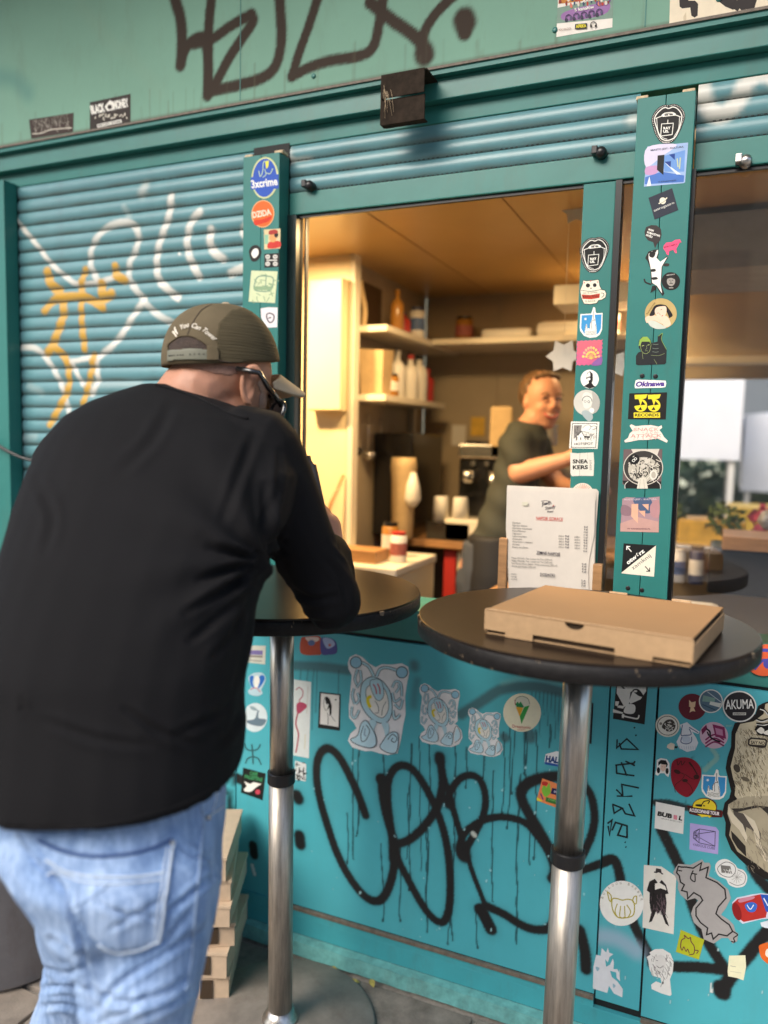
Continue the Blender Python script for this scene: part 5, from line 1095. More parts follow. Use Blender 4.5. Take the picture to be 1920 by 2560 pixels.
def creature(cr, f, label, w=9, cut=False):
    s = ST(cr, YF); g = lambda pts: [f(p) for p in pts]; BLU = '#bcdfe9'; LN = '#394b57'; k_ = f((1, 0))[0]-f((0, 0))[0]
    w *= k_
    outl = [(690, 350), (710, 290), (780, 255), (860, 290), (930, 360), (1010, 405), (1080, 370), (1200, 375), (1310, 360), (1385, 400), (1395, 480), (1370, 600), (1350, 740), (1355, 950), (1330, 1060), (1300, 1250), (1262, 1400), (1150, 1418), (1060, 1400), (960, 1370), (890, 1375), (740, 1330), (690, 1250), (720, 1170), (790, 1110), (760, 1050), (705, 990), (700, 850), (715, 700), (735, 500), (695, 420)]
    if not cut: outl = outl[:14]+[(1300, 1000), (1340, 1020), (1420, 1120), (1440, 1250), (1380, 1370), (1250, 1425)]+outl[17:]
    s.p('#fdfcf8', g(outl))
    s.p(BLU, g([(840, 640), (880, 560), (960, 515), (1050, 540), (1120, 600), (1180, 700), (1200, 850), (1190, 960), (1140, 1040), (1060, 1050), (960, 1000), (880, 910), (835, 800)]), True).p(W0, g([(895, 700), (920, 630), (990, 590), (1080, 620), (1140, 720), (1160, 860), (1130, 950), (1080, 990), (1000, 950), (930, 860)]), True)
    s.l(LN, g([(840, 640), (880, 560), (960, 515), (1050, 540), (1120, 600), (1180, 700), (1200, 850), (1190, 960), (1140, 1040), (1060, 1050), (960, 1000), (880, 910), (835, 800)]), w, closed=True).l(LN, g([(895, 700), (920, 630), (990, 590), (1080, 620), (1140, 720), (1160, 860), (1130, 950), (1080, 990), (1000, 950), (930, 860)]), w*.7, closed=True)
    s.p(BLU, g([(950, 560), (1060, 550), (1100, 650), (1100, 740), (1060, 790), (1010, 770), (960, 660)]), True).l(LN, g([(950, 560), (1060, 550), (1100, 650), (1100, 740), (1060, 790), (1010, 770), (960, 660)]), w*.7, closed=True)
    s.l('#c2414c', g([(980, 600), (1010, 650), (1020, 715)]), w*1.5).l('#c2414c', g([(1030, 595), (1055, 650), (1060, 715)]), w*1.5); s.l('#e6d32c', g([(960, 740), (920, 765), (925, 820), (950, 870)]), w*4)
    s.l(LN, g([(1000, 790), (1040, 860), (1040, 930), (1000, 930)]), w*.7).l(LN, g([(1130, 800), (1090, 880), (1080, 960)]), w*.7)
    for pts in ([(845, 350), (920, 390), (960, 450), (990, 515)], [(1020, 515), (1060, 430), (1140, 410), (1245, 440)]): s.l(LN, g(pts), w*4.2).l(BLU, g(pts), w*2.8)
    for c in ((782, 350), (1312, 465)): q = g([c])[0]; s.e(LN, q[0], q[1], 70*k_).e('#9ccde2', q[0], q[1], 60*k_)
    for pts in ([(800, 430), (770, 540), (800, 620)], [(830, 440), (840, 560), (790, 640)], [(760, 650), (740, 740), (770, 830)], [(800, 700), (820, 780), (780, 830)], [(740, 860), (730, 950), (770, 990), (820, 900)], [(1200, 640), (1240, 570), (1300, 600), (1310, 740)], [(1240, 700), (1280, 640), (1270, 600)], [(1200, 700), (1230, 800), (1300, 760)], [(1230, 830), (1290, 880), (1320, 780)], [(1210, 900), (1230, 1000), (1290, 950)]): s.l(LN, g(pts), w*3.4).l(BLU, g(pts), w*2.2)
    s.p(BLU, g([(945, 1010), (1020, 1040), (990, 1120), (1000, 1200), (960, 1120)]), True).p(BLU, g([(1080, 1050), (1150, 1050), (1160, 1140), (1130, 1250), (1110, 1140)]), True)
    s.p('#c3e3ee', g([(720, 1240), (800, 1190), (840, 1060), (900, 1020), (960, 1100), (1010, 1200), (1010, 1300), (940, 1335), (800, 1300)]), True).l(LN, g([(720, 1240), (800, 1190), (840, 1060), (900, 1020), (960, 1100), (1010, 1200), (1010, 1300), (940, 1335), (800, 1300)]), w, closed=True)
    s.l(LN, g([(870, 1080), (840, 1180), (850, 1260), (900, 1240), (940, 1140), (900, 1070)]), w).l('#8aa7b8', g([(890, 1110), (880, 1180), (900, 1200)]), w*1.6)
    s.p('#c3e3ee', g([(1060, 1330), (1090, 1260), (1150, 1180), (1230, 1150), (1270, 1200), (1250, 1380), (1150, 1390)]), True).l(LN, g([(1060, 1330), (1090, 1260), (1150, 1180), (1230, 1150), (1270, 1200), (1250, 1380), (1150, 1390)]), w, closed=True)
    s.l(LN, g([(1150, 1240), (1200, 1180), (1255, 1220), (1230, 1270), (1190, 1250), (1210, 1220)]), w)
    if not cut: s.l(LN, g([(1270, 1200), (1330, 1040), (1400, 1150), (1400, 1260), (1300, 1350)]), w).p('#c3e3ee', g([(1300, 1200), (1340, 1080), (1385, 1160), (1380, 1260), (1310, 1320)]), True)
    return s.done(label)
creature(CI, lambda p: p, 'largest of the three pale blue creature stickers with two round antennae', cut=True)
creature(CJ, lambda p: (40+(p[0]-690)*.662, 130+(p[1]-255)*.628), 'middle sized pale blue creature sticker with two round antennae')
creature(CJ, lambda p: (600+(p[0]-690)*.535, 410+(p[1]-255)*.485), 'smallest pale blue creature sticker, nearest the round cone sticker')
s = ST(CJ, YF); s.e('#ece8cc', 1222, 468, 218, 222, .1, 44).e('#d9d9c8', 1225, 365, 88, 84).l('#4a6a58', [(1138, 350), (1160, 300), (1225, 280), (1290, 310), (1310, 370)], 6).p('#2f8a55', [(1145, 370), (1175, 340), (1185, 365), (1205, 340), (1245, 400), (1200, 425), (1165, 410)]).p('#e4ab3e', [(1150, 400), (1235, 412), (1195, 515)]).p('#3fa04e', [(1250, 400), (1308, 385), (1215, 600), (1195, 510)]).l('#b44b4b', [(1138, 320), (1145, 380)], 8); s.t('#b8403c', 'Dreamosio', (1108, 640), (1318, 655), 34, .01).t('#b8403c', 'LODY', (1170, 672), (1265, 678), 20, .0).done('round cream sticker with an ice cream cone on the lower panel')
s = ST(CJ, YF); s.p('#e9ecec', [(1485, 990), (1495, 945), (1620, 912), (1700, 925), (1700, 1100), (1480, 1062)]).p('#2e5aa8', [(1485, 1035), (1700, 1075), (1700, 1105), (1480, 1062)]).t('#e9ecec', 'H', (1600, 1090), (1620, 1093), 2, .0).t('#2e4a80', 'HALM', (1490, 1030), (1695, 1058), 66, .06).done('blue and white sticker reading HALM beside the right pole')
s = ST(CJ, YF); s.p('#e88a55', [(1455, 1225), (1720, 1320), (1720, 1600), (1390, 1480)]).p('#e9df45', [(1395, 1440), (1460, 1490), (1390, 1480)]).p('#7fc244', [(1450, 1350), (1480, 1295), (1500, 1330), (1535, 1280), (1545, 1330), (1550, 1390), (1500, 1440), (1465, 1410)], True).p('#2b2a55', [(1570, 1335), (1720, 1370), (1720, 1450), (1550, 1400)]).p('#3a7a3c', [(1500, 1440), (1720, 1500), (1720, 1560), (1490, 1490)]).p(RD, [(1460, 1260), (1520, 1275), (1500, 1310), (1455, 1300)], True).l('#6a3a7a', [(1435, 1400), (1465, 1470)], 14).t('#e8e4f0', 'ZIELONA', (1585, 1385), (1700, 1415), 20, .02).t('#86c06a', 'ŻABKA BAR', (1520, 1472), (1700, 1522), 20, .02).done('orange sticker with a green hand beside the right pole')
s = ST(T6 := (960, 1280, 1.728), YF); s.p('#2a2a2b', [(888, 822), (905, 826), (896, 1002), (880, 998)]).done('narrow dark strip sticker right of the right pole')
# ---- door post strip
s = ST(CK, YF); s.p('#2a2828', [(165, 68), (478, 85), (440, 518), (128, 462)]).p('#e4e2da', [(170, 75), (455, 95), (300, 200), (285, 320), (240, 345), (165, 210)], False)
s.p('#2a2828', [(265, 110), (228, 108), (205, 135), (225, 165), (250, 168), (232, 140)]).p('#e4e2da', [(455, 120), (455, 190), (400, 270), (300, 315), (285, 290), (320, 200), (380, 140)], False).p('#2a2828', [(320, 180), (380, 170), (430, 240), (380, 235)], True).e('#e4e2da', 350, 190, 18, 10).p('#e4e2da', [(265, 325), (330, 320), (350, 350), (340, 400), (300, 415), (235, 395)], True).p('#e4e2da', [(150, 290), (190, 290), (175, 340), (150, 330)]).p('#e4e2da', [(185, 330), (240, 335), (230, 362), (170, 350)]).p('#e4e2da', [(128, 365), (230, 400), (220, 412), (128, 400)]).l('#e4e2da', [(215, 430), (300, 450), (370, 460), (385, 425)], 14).l('#e4e2da', [(230, 415), (225, 455)], 22, False).done('black and white cubist face sticker above the vertical lettering')
s = ST(CK, YF); ih = '#222a2c'
for pts in ([(170, 665), (165, 750), (265, 660), (375, 765), (210, 760), (190, 700)], [(335, 545), (345, 555)], [(350, 620), (360, 630)], [(150, 920), (335, 900), (345, 880)], [(250, 880), (345, 925)], [(160, 915), (165, 1000), (340, 1025)], [(210, 890), (265, 1025)], [(160, 1160), (225, 1225), (165, 1225), (320, 1225)], [(225, 1220), (215, 1110), (385, 1145)], [(120, 1305), (220, 1345), (140, 1395), (125, 1310)], [(220, 1345), (250, 1400), (340, 1420), (285, 1300)]): s.l(ih, pts, 16, False)
s2_ = ST(T8, YF)
for pts in ([(965, 240), (985, 225), (975, 290), (968, 250)], [(985, 270), (1000, 235), (1050, 250), (1050, 300), (1010, 290), (1030, 240)], [(1040, 320), (1044, 322)], [(1043, 340), (1047, 343)]): s2_.l(ih, pts, 8, False)
s.done('black marker letters B A K Z written down the narrow door post', 'marker_lettering', 'graffiti')
s2_.done('lower black marker letters and dots on the narrow door post', 'marker_lettering', 'graffiti')
s = ST(CM, YF-.0008); s.e('#eeeee8', 340, 427, 198, 204, .15, 48).l('#b3a62e', [(255, 390), (300, 385), (345, 398), (400, 390), (445, 410), (455, 480), (435, 540), (345, 560), (290, 540), (255, 470)], 10, closed=True)
for pts in ([(210, 320), (225, 390), (240, 410), (245, 360), (210, 320)], [(475, 360), (470, 430), (440, 410), (450, 370), (475, 360)], [(300, 430), (280, 500), (300, 550)], [(385, 440), (420, 500), (400, 550)], [(330, 450), (320, 540)], [(365, 450), (370, 540)], [(320, 545), (345, 560), (375, 545)]): s.l('#b3a62e', pts, 9)
for i, ch in enumerate('BULLDOG BARBER'):
    if ch == ' ': continue
    a = -2.85+i*.205; c_ = (340+172*math.cos(a), 427+172*math.sin(a)); u = (-math.sin(a), math.cos(a)); s.t('#8d8a78', ch, (c_[0]-u[0]*8, c_[1]-u[1]*8), (c_[0]+u[0]*8, c_[1]+u[1]*8), 22, .0); s.k -= .8
s.done('round white BULLDOG BARBER sticker with a golden dog face')
s = ST(CM, YF); s.p('#d9dde2', [(160, 830), (200, 870), (215, 825), (225, 870), (265, 885), (230, 910), (215, 960), (190, 930), (200, 1000), (235, 980), (260, 925), (270, 960), (265, 1020), (300, 1020), (320, 1060), (325, 1130), (295, 1100), (290, 1050), (235, 1035), (250, 1090), (300, 1130), (350, 1200), (345, 1275), (270, 1240), (225, 1170), (210, 1235), (80, 1195), (85, 1000), (110, 890), (150, 900)]).p('#8fb4c4', [(105, 1000), (140, 1010), (120, 1040)], True).p('#8fb4c4', [(260, 1150), (285, 1170), (265, 1190)], True).done('torn remains of a white sticker at the foot of the door post')
# ---- right panel
s = ST(CK, YF); s.e('#6b2a34', 912, 345, 137, 130, .25, 40).p('#e6c49c', [(880, 275), (905, 300), (945, 290), (938, 345), (925, 350), (942, 390), (915, 385), (885, 400), (895, 350), (880, 340)]).done('round dark maroon sticker with a small pale flag shape')
s = ST(CK, YF-.0010); s.e('#e6e4da', 1095, 288, 119, 117, .3, 40).e('#5d7584', 1095, 288, 108, 106, .3, 40).p('#86a89a', [(1020, 230), (1140, 260), (1130, 300), (1010, 290)]).p('#dcdcd0', [(1090, 290), (1200, 310), (1180, 350), (1080, 320)]).l('#c7d0d0', [(1060, 195), (1200, 300)], 7, False).l('#3c5566', [(1010, 320), (1150, 380)], 9, False).done('round blue grey sticker overlapping the maroon one')
s = ST(CK, YF-.0016); s.e('#e6e4dc', 1378, 340, 168, 155, .15, 44).e('#302e30', 1378, 340, 155, 141, .15, 44).t(W0, 'AKUMA', (1240, 368), (1520, 358), 92, .012, 0).p('#d8d4c8', rect(1312, 400, 1442, 426)).t('#302e30', 'BARBERSHOP', (1320, 420), (1434, 420), 14, .03).done('round black sticker reading AKUMA in jagged white letters')
s = ST(CK, YF); s.e('#e2ddcc', 668, 530, 120, 112, .2, 44).e('#4a453f', 668, 530, 104, 96, .2, 40).e('#e8e4d6', 668, 530, 97, 90, .2, 40).p('#4a453f', [(610, 540), (650, 480), (710, 470), (745, 520), (730, 570), (680, 590), (640, 570)], True).hatch('#e8e4d6', (630, 490, 730, 570), 18, 32, 6, .5, 3, 1.4).e('#8b8375', 600, 510, 14).done('round cream sticker with a tangled black drawing, leftmost of its row')
s = ST(CK, YF); s.p('#e7e9ea', [(790, 520), (860, 495), (910, 540), (985, 590), (970, 612), (910, 590), (950, 650), (970, 700), (940, 770), (860, 790), (780, 750), (755, 690), (790, 620), (805, 580)]).l('#5b6c8c', [(815, 520), (800, 620), (840, 625), (900, 615), (880, 560)], 9).l('#5b6c8c', [(810, 640), (800, 690), (850, 710), (900, 690), (905, 640)], 9).e('#cdd5de', 852, 665, 42, 36).l('#5b6c8c', [(880, 545), (970, 600)], 9)
for x in range(785, 940, 22): s.l('#b9c2cc', [(x, 730), (x+4, 765)], 5, False)
s.done('white cut out sticker of a bird like ghost between two round stickers')
s = ST(CK, YF); s.e('#d9b8c6', 1125, 625, 141, 130, .3, 44)
for r in (0, 1, 2): s.l('#8b2f5c', [(1040+r*0, 740-r*34), (1130, 690-r*36), (1225, 730-r*30)], 16)
s.p('#8b2f5c', [(1110, 515), (1230, 545), (1245, 660), (1140, 640)], False).p('#c98aa8', [(1135, 550), (1210, 570), (1215, 630), (1150, 615)]).p('#7d2850', [(1000, 570), (1050, 520), (1060, 560), (1010, 620)]).l('#1f1a20', [(1050, 560), (1085, 590), (1090, 640), (1130, 670), (1190, 690)], 16).l('#1f1a20', [(1060, 590), (1075, 630)], 14).done('round purple and pink target sticker with a running black figure')
s = ST(CK, YF); s.p('#e9dcc4', [(665, 720), (700, 698), (738, 712), (730, 768), (690, 765), (660, 745)]).p('#22302f', [(738, 730), (770, 735), (760, 755), (735, 752)]).done('small torn scrap of cream paper left of the ghost sticker')
s = ST(CK, YF); s.p('#eceae4', [(560, 870), (600, 850), (660, 860), (685, 900), (690, 990), (675, 1038), (650, 1020), (635, 1000), (595, 1000), (570, 1025), (545, 1010), (560, 950)]).p('#1f1c1c', [(575, 890), (600, 868), (650, 872), (670, 910), (660, 940), (600, 905), (575, 925)], False).e('#1f1c1c', 577, 970, 16, 30).e('#1f1c1c', 662, 978, 15, 30).p('#e6c8b4', [(600, 910), (655, 915), (650, 965), (620, 985), (595, 960)]).l('#b06a5c', [(612, 935), (620, 935)], 5).l('#b06a5c', [(636, 938), (645, 938)], 5).done('small white sticker of a head with black hair and sideburns')
s = ST(CK, YF); s.p('#8c1f2e', [(700, 960), (720, 880), (790, 845), (880, 848), (955, 890), (998, 960), (995, 1050), (950, 1150), (890, 1225), (830, 1230), (750, 1170), (705, 1070)], True)
s.l('#3c1118', [(745, 1190), (740, 1120), (810, 1060), (830, 1010), (760, 990)], 6).l('#3c1118', [(845, 1080), (890, 1120), (915, 1180), (880, 1215)], 6).e('#3c1118', 762, 985, 34, 20, .4).e('#3c1118', 952, 1036, 28, 24).l('#3c1118', [(900, 910), (960, 1010)], 12).l('#3c1118', [(840, 1010), (900, 1050), (940, 1060)], 6).e('#3c1118', 840, 1072, 28, 16).l('#3c1118', [(760, 870), (770, 920), (800, 880), (810, 920), (840, 880)], 7).l('#3c1118', [(880, 890), (910, 930)], 18).done('large dark red oval sticker with a sitting dog drawing')
shield(CK, lambda p: (1000+(p[0]-272)*.79, 943+(p[1]-1148)*.71+(p[0]-272)*.09), YF-.0003, 'blue and white tower shield sticker on the lower right panel')
s = ST(CL, YF); s.p('#e7e6e0', [(205, 22), (580, 98), (560, 442), (188, 365)]).t('#1f1f20', 'BUB', (224, 198), (412, 238), 52, .06).p('#d88796', [(436, 192), (482, 200), (480, 258), (434, 250)]).t('#1f1f20', 'L', (500, 256), (545, 266), 52, .06).t('#8f8d8a', 'GRUPA BUBEL.NET', (270, 245), (545, 298), 15, .01).done('white square sticker reading BUB L with a pink block')
s = ST(CL, YF-.0005); s.p('#5e1f20', [(612, 70), (1060, 135), (1075, 160), (1062, 225), (960, 225), (740, 205), (640, 180)]).e('#5e1f20', 836, 90, 162, 118).e('#ecd339', 836, 90, 150, 106, .1).p('#3a2320', [(625, 85), (1050, 145), (1040, 215), (632, 165)]).t('#f0e6e6', 'ROZKOPANE TOUR', (642, 148), (1028, 200), 42, .04).l('#1c1a1a', [(720, 60), (760, 70), (800, 60), (830, 20), (900, 10), (880, 50)], 14).p('#1c1a1a', [(735, 55), (800, 60), (795, 88), (720, 75)], True).p('#1c1a1a', [(820, 60), (850, 78), (822, 85)]).p('#ecd339', [(740, 180), (930, 205), (900, 232), (880, 215), (835, 218), (800, 225), (780, 205)]).done('yellow and dark red sticker reading ROZKOPANE TOUR with an excavator arm')
s = ST(CL, YF); s.p('#b3a6dd', [(648, 298), (985, 352), (1022, 400), (1012, 705), (640, 640)]).l('#262438', [(768, 375), (975, 408), (970, 600), (765, 555)], 8, False, True).l('#262438', [(768, 375), (700, 410), (690, 490), (765, 555)], 8, False).l('#262438', [(768, 375), (690, 440)], 6, False).hatch('#262438', (700, 410, 755, 510), 24, 26, 5, 1.2, 8, .5).l('#4b4668', [(775, 435), (970, 408)], 10, False).l('#4b4668', [(775, 490), (968, 598)], 8, False).t('#4b4570', 'VARIOUS CUBE', (680, 590), (970, 645), 34, .0).done('lilac square sticker with a line drawn lamp shape')
s = ST(CM, YF-.0004); s.p('#e3e0d6', [(540, 80), (700, 95), (832, 188), (808, 706), (528, 645)]).p('#3c3838', [(650, 110), (695, 118), (700, 150), (715, 158), (712, 168), (630, 150), (632, 140), (645, 140)]).e('#dcd8cc', 672, 185, 32, 36).p('#2a2727', [(590, 230), (640, 205), (670, 250), (700, 215), (740, 260), (762, 340), (735, 345), (745, 420), (735, 540), (768, 635), (735, 610), (690, 490), (670, 520), (650, 500), (612, 590), (585, 600), (610, 500), (590, 420), (592, 330), (565, 310)]).p('#e6e2d8', [(640, 250), (680, 240), (730, 270), (745, 310), (690, 290), (640, 305)], False).hatch('#6b5a60', (600, 340, 735, 500), 30, 60, 4, 1.4, 5, .2).hatch('#1c1a1a', (598, 240, 640, 480), 14, 50, 5, 1.4, 6, .2).done('white paper cut out of a man in a hat and dark coat')
s = ST(CM, YF-.0007); grey = [(800, 150), (850, 70), (900, 75), (960, 80), (1020, 50), (1065, 30), (1085, 60), (1130, 60), (1145, 90), (1125, 180), (1220, 230), (1300, 300), (1325, 380), (1280, 470), (1235, 530), (1300, 570), (1350, 620), (1365, 680), (1392, 700), (1380, 770), (1340, 790), (1300, 740), (1240, 740), (1170, 790), (1080, 750), (1060, 660), (990, 600), (965, 520), (985, 460), (1030, 400), (1000, 380), (930, 400), (870, 350), (845, 290), (850, 240), (820, 180)]
s.p('#a7a4a2', grey, False).l('#252425', [(880, 100), (850, 95), (835, 150), (860, 180), (870, 235), (905, 260), (880, 310), (930, 325), (935, 385), (990, 330), (1050, 365), (1070, 400), (1010, 470), (1010, 540), (1050, 600), (1115, 650), (1105, 710), (1150, 695), (1165, 750), (1215, 705), (1290, 720), (1340, 680), (1310, 620), (1240, 570), (1190, 520), (1210, 460), (1280, 380), (1270, 300), (1200, 240), (1100, 195), (1120, 100), (1045, 130), (1060, 60), (985, 110), (920, 100)], 13, False, True)
s.l('#252425', [(985, 130), (960, 200), (1000, 230), (1000, 160)], 11).l('#252425', [(965, 155), (1020, 165)], 11, False).l('#252425', [(850, 130), (885, 135)], 11, False).l('#252425', [(1340, 680), (1385, 710), (1350, 740), (1360, 775), (1325, 770)], 11).done('grey worm shaped pig sticker with a black outline')
s = ST(CM, YF); s.p('#e3e3e0', [(1190, 70), (1230, 35), (1290, 30), (1360, 75), (1385, 110), (1440, 130), (1472, 190), (1450, 265), (1380, 285), (1310, 260), (1280, 210), (1215, 180), (1185, 120)], True).l('#6a6a68', [(1275, 55), (1350, 80), (1365, 140), (1320, 190), (1240, 170), (1205, 110)], 6, closed=True).p('#75736f', [(1232, 82), (1320, 92), (1335, 160), (1240, 150)]).hatch('#dcdcd8', (1245, 92, 1320, 150), 14, 30, 5, 1.1, 4, .5).l('#6a6a68', [(1385, 125), (1450, 165), (1445, 240), (1380, 265), (1310, 235)], 5)
for a in np.linspace(0, 6, 12): s.l('#9a9a96', [(1378, 192), (1378+50*math.cos(a), 192+55*math.sin(a))], 3, False)
s.done('pair of overlapping round white stickers with a wheel drawing')
s = ST(CM, YF); s.p('#d3d6e4', [(1335, 420), (1380, 375), (1520, 345), (1600, 335), (1720, 350), (1720, 560), (1600, 570), (1430, 612), (1370, 560)]).p('#b8352f', [(1345, 425), (1385, 388), (1590, 345), (1655, 480), (1640, 555), (1440, 595), (1380, 550)]).e('#8c2424', 1378, 500, 38, 84, -.3).p('#2f57b5', [(1590, 345), (1720, 355), (1720, 520), (1640, 500)]).p('#3c6cc8', [(1450, 440), (1510, 415), (1560, 440), (1540, 500), (1480, 500)], True).l('#e6ecf6', [(1470, 440), (1500, 480), (1530, 440)], 8).p('#c9879a', [(1400, 390), (1520, 362), (1530, 385), (1410, 420)], True).l('#e6ecf6', [(1620, 380), (1660, 450)], 10).done('red and blue crushed drink can sticker at the right edge')
s = ST(CM, YF); s.p('#b3b92e', [(872, 665), (1086, 755), (1036, 935), (828, 865)]).l('#6a3440', [(870, 820), (880, 760), (910, 740), (905, 715), (940, 745), (960, 735), (965, 770), (995, 820), (990, 880), (950, 890)], 9).l('#6a3440', [(870, 820), (885, 850), (900, 820), (920, 860), (935, 840), (950, 880)], 8).l('#6a3440', [(1000, 850), (1030, 855), (1015, 880)], 9).done('small yellow green sticker with a brown line drawn cat')
s = ST(CM, YF); s.p('#e3e3df', [(590, 870), (640, 840), (710, 838), (780, 880), (808, 950), (800, 1050), (775, 1110), (790, 1250), (775, 1262), (700, 1240), (610, 1200), (605, 1160), (650, 1130), (700, 1150), (690, 1100), (620, 1080), (590, 1020), (580, 950), (565, 910), (600, 890)]).hatch('#8c8a88', (610, 880, 780, 1060), 60, 60, 4, 1.3, 6, .4).p('#d9d8d4', [(640, 930), (690, 890), (730, 920), (735, 990), (690, 1040), (650, 1010)], True).l('#4b4a4a', [(655, 990), (685, 1010), (710, 990)], 5).l('#4b4a4a', [(650, 940), (665, 945)], 5).l('#6b6a6a', [(700, 1060), (720, 1110), (690, 1180)], 4).e('#55524f', 711, 1144, 8, 12).done('white cut out sticker of a long haired bust near the bottom')
s = ST(CM, YF-.0003); s.p('#e9e7c4', [(1308, 898), (1455, 895), (1462, 1000), (1438, 1122), (1380, 1100), (1300, 1085), (1295, 1040)]).l('#a9a792', [(1320, 990), (1370, 1000)], 5, False).l('#c4c2a8', [(1318, 1040), (1420, 1055)], 4, False).done('blank pale yellow paper note sticker')
s = ST(CM, YF); s.p('#dd6a2c', [(1590, 800), (1720, 790), (1720, 1000), (1660, 975), (1600, 920), (1580, 850)], True).p('#ece6d8', [(1650, 840), (1720, 830), (1720, 930), (1640, 900)], True).done('orange ring sticker cut by the right edge of the picture')
s = ST(CM, YF); s.p('#d7dfe6', [(1590, 600), (1720, 565), (1720, 660), (1640, 650), (1600, 635)]).done('pale scrap of sticker under the crushed can sticker')
s = ST(T6, YF); s.e('#d8603a', 1650, 640, 85, 68, -.2).l('#4c4ca0', [(1590, 640), (1620, 600), (1680, 600)], 14).l('#4c4ca0', [(1600, 680), (1640, 640), (1680, 660)], 12).e('#4c4ca0', 1660, 655, 22).done('orange and violet round sticker just under the right table edge')
# big fur creature print
s = ST(CO, YF-.0002)
s.p('#25211f', [(1300, 40), (1180, 80), (1130, 110), (1100, 200), (1000, 260), (870, 300), (835, 400), (830, 560), (790, 680), (770, 800), (800, 920), (830, 1050), (810, 1130), (760, 1180), (735, 1290), (770, 1400), (765, 1540), (830, 1700), (920, 1800), (1060, 1930), (1200, 2020), (1300, 2060)])
s.p('#cfc3a4', [(1300, 60), (1210, 90), (1190, 200), (1080, 280), (930, 310), (880, 420), (875, 580), (850, 680), (825, 780), (850, 900), (880, 1000), (870, 1100), (900, 1140), (1000, 1110), (1300, 1100)]).p('#b3a88e', [(900, 1140), (1000, 1110), (1300, 1100), (1300, 1990), (1200, 1930), (1100, 1850), (900, 1720), (810, 1540), (830, 1420), (790, 1300), (800, 1200)])
s.p('#3a3531', [(830, 1245), (960, 1240), (1100, 1210), (1300, 1230), (1300, 1500), (1230, 1300), (1150, 1230), (1000, 1260), (880, 1290)]).p('#57504a', [(850, 1270), (960, 1300), (1090, 1400), (1160, 1520), (1150, 1700), (1240, 1850), (1180, 1700), (1090, 1500), (1000, 1450), (980, 1600), (900, 1420)]).p('#2f2b28', [(830, 1490), (900, 1560), (990, 1660), (1000, 1780), (900, 1680), (840, 1580)])
s.p('#d8cdb4', [(800, 1210), (850, 1300), (960, 1420), (1010, 1560), (1000, 1620), (920, 1480), (840, 1400), (795, 1300)]).p('#d8cdb4', [(960, 1290), (1090, 1380), (1140, 1500), (1160, 1640), (1240, 1800), (1300, 1880), (1200, 1820), (1110, 1640), (1080, 1480)])
s.hatch('#7a6e58', (890, 350, 1240, 1090), 170, 60, 6, 1.25, 21, .25).hatch('#efe6cc', (890, 350, 1240, 1090), 110, 50, 5, 1.25, 22, .25).hatch('#6f6655', (860, 640, 960, 1080), 40, 50, 5, 1.2, 23, .3).hatch('#7d7362', (820, 1150, 1240, 1230), 46, 40, 5, 1.5, 24, .3).hatch('#8b8272', (1000, 1450, 1240, 1900), 60, 80, 5, 1.1, 25, .2).hatch('#6b6254', (1080, 300, 1240, 420), 22, 50, 6, .6, 26, .5)
s.e('#4b443b', 895, 800, 34, 48, -.5).e('#6f6655', 990, 920, 50, 22, .4)
for pts in ([(1110, 250), (1170, 270), (1240, 250)], [(1110, 300), (1180, 310), (1240, 300)], [(1150, 130), (1200, 150), (1240, 200)]): s.l('#1f1c1a', pts, 16).l(W0, [(p[0], p[1]+16) for p in pts], 10)
s.p('#1f1c1a', [(1090, 370), (1120, 320), (1200, 330), (1300, 300), (1300, 480), (1210, 440), (1130, 430)], False).p('#e9e4d6', [(1115, 380), (1160, 345), (1200, 380), (1170, 420), (1130, 400)], True).p('#e9e4d6', [(1190, 400), (1300, 360), (1300, 420), (1220, 430)], True)
s.p('#37322f', [(1020, 480), (1050, 458), (1210, 470), (1232, 490), (1220, 560), (1180, 575), (1040, 555), (1015, 540)]).p('#cfc3a4', [(1038, 488), (1060, 476), (1200, 488), (1212, 500), (1202, 545), (1050, 536), (1034, 530)]).t('#2f2a26', 'SAY NO', (1048, 530), (1202, 540), 36, .03)
s.done('very large grey fur monster print sticker reading SAY NO at the right edge')
# ---- menu print
MENU = ST(CG, YM)
def mt_(col, txt, a, b, h, **k2): MENU.t(col, txt, a, b, h, **k2)
IK = '#6a6660'; IR = '#c8554c'; IK2 = '#45424a'
MENU.l(IK2, [(680, 350), (740, 340), (790, 360), (710, 400), (690, 430)], 7).l(IK2, [(740, 400), (800, 350), (820, 390)], 7); mt_(IK2, 'Ready', (690, 405), (820, 385), 44, shear=.4, bold=.01); mt_(IK2, 'Steady', (735, 470), (885, 440), 44, shear=.4, bold=.01); mt_(IK2, 'Roast', (760, 505), (850, 500), 26, shear=.4, bold=.02); MENU.l(IR, [(835, 420), (860, 400)], 9, False)
mt_(IR, 'NAPOJE GORĄCE', (608, 600), (978, 618), 42, bold=.01); MENU.l(IR, [(608, 608), (978, 626)], 4, False)
items = [('Espresso', 110), ('Espresso doppio', 205), ('Espresso macchiato', 270), ('Kawa filtrowa', 180), ('Cappuccino', 125), ('Latte macchiato', 195), ('Americano', 130), ('Americano z mlekiem', 280), ('Herbata', 95), ('Kawa mrożona', 215)]
for i, (tx, wd) in enumerate(items): mt_(IK, tx, (282, 655+i*37.5), (282+wd, 655+i*37.5+wd*.045), 24, bold=.0)
for i in range(5):
    y = 838+i*38.5; mt_(IK, '200ml', (918, y), (992, y+3), 21); mt_(IK2, '9 zł', (1012, y+4), (1062, y+6), 24, bold=.02); mt_(IK, '300ml', (1138, y+14), (1215, y+17), 21)
for i in range(10):
    y = 712+i*37.2; mt_(IK2, '%d zł' % (8+i % 5), (1272-i*1.2, y), (1322-i*1.2, y+3), 22, bold=.02)
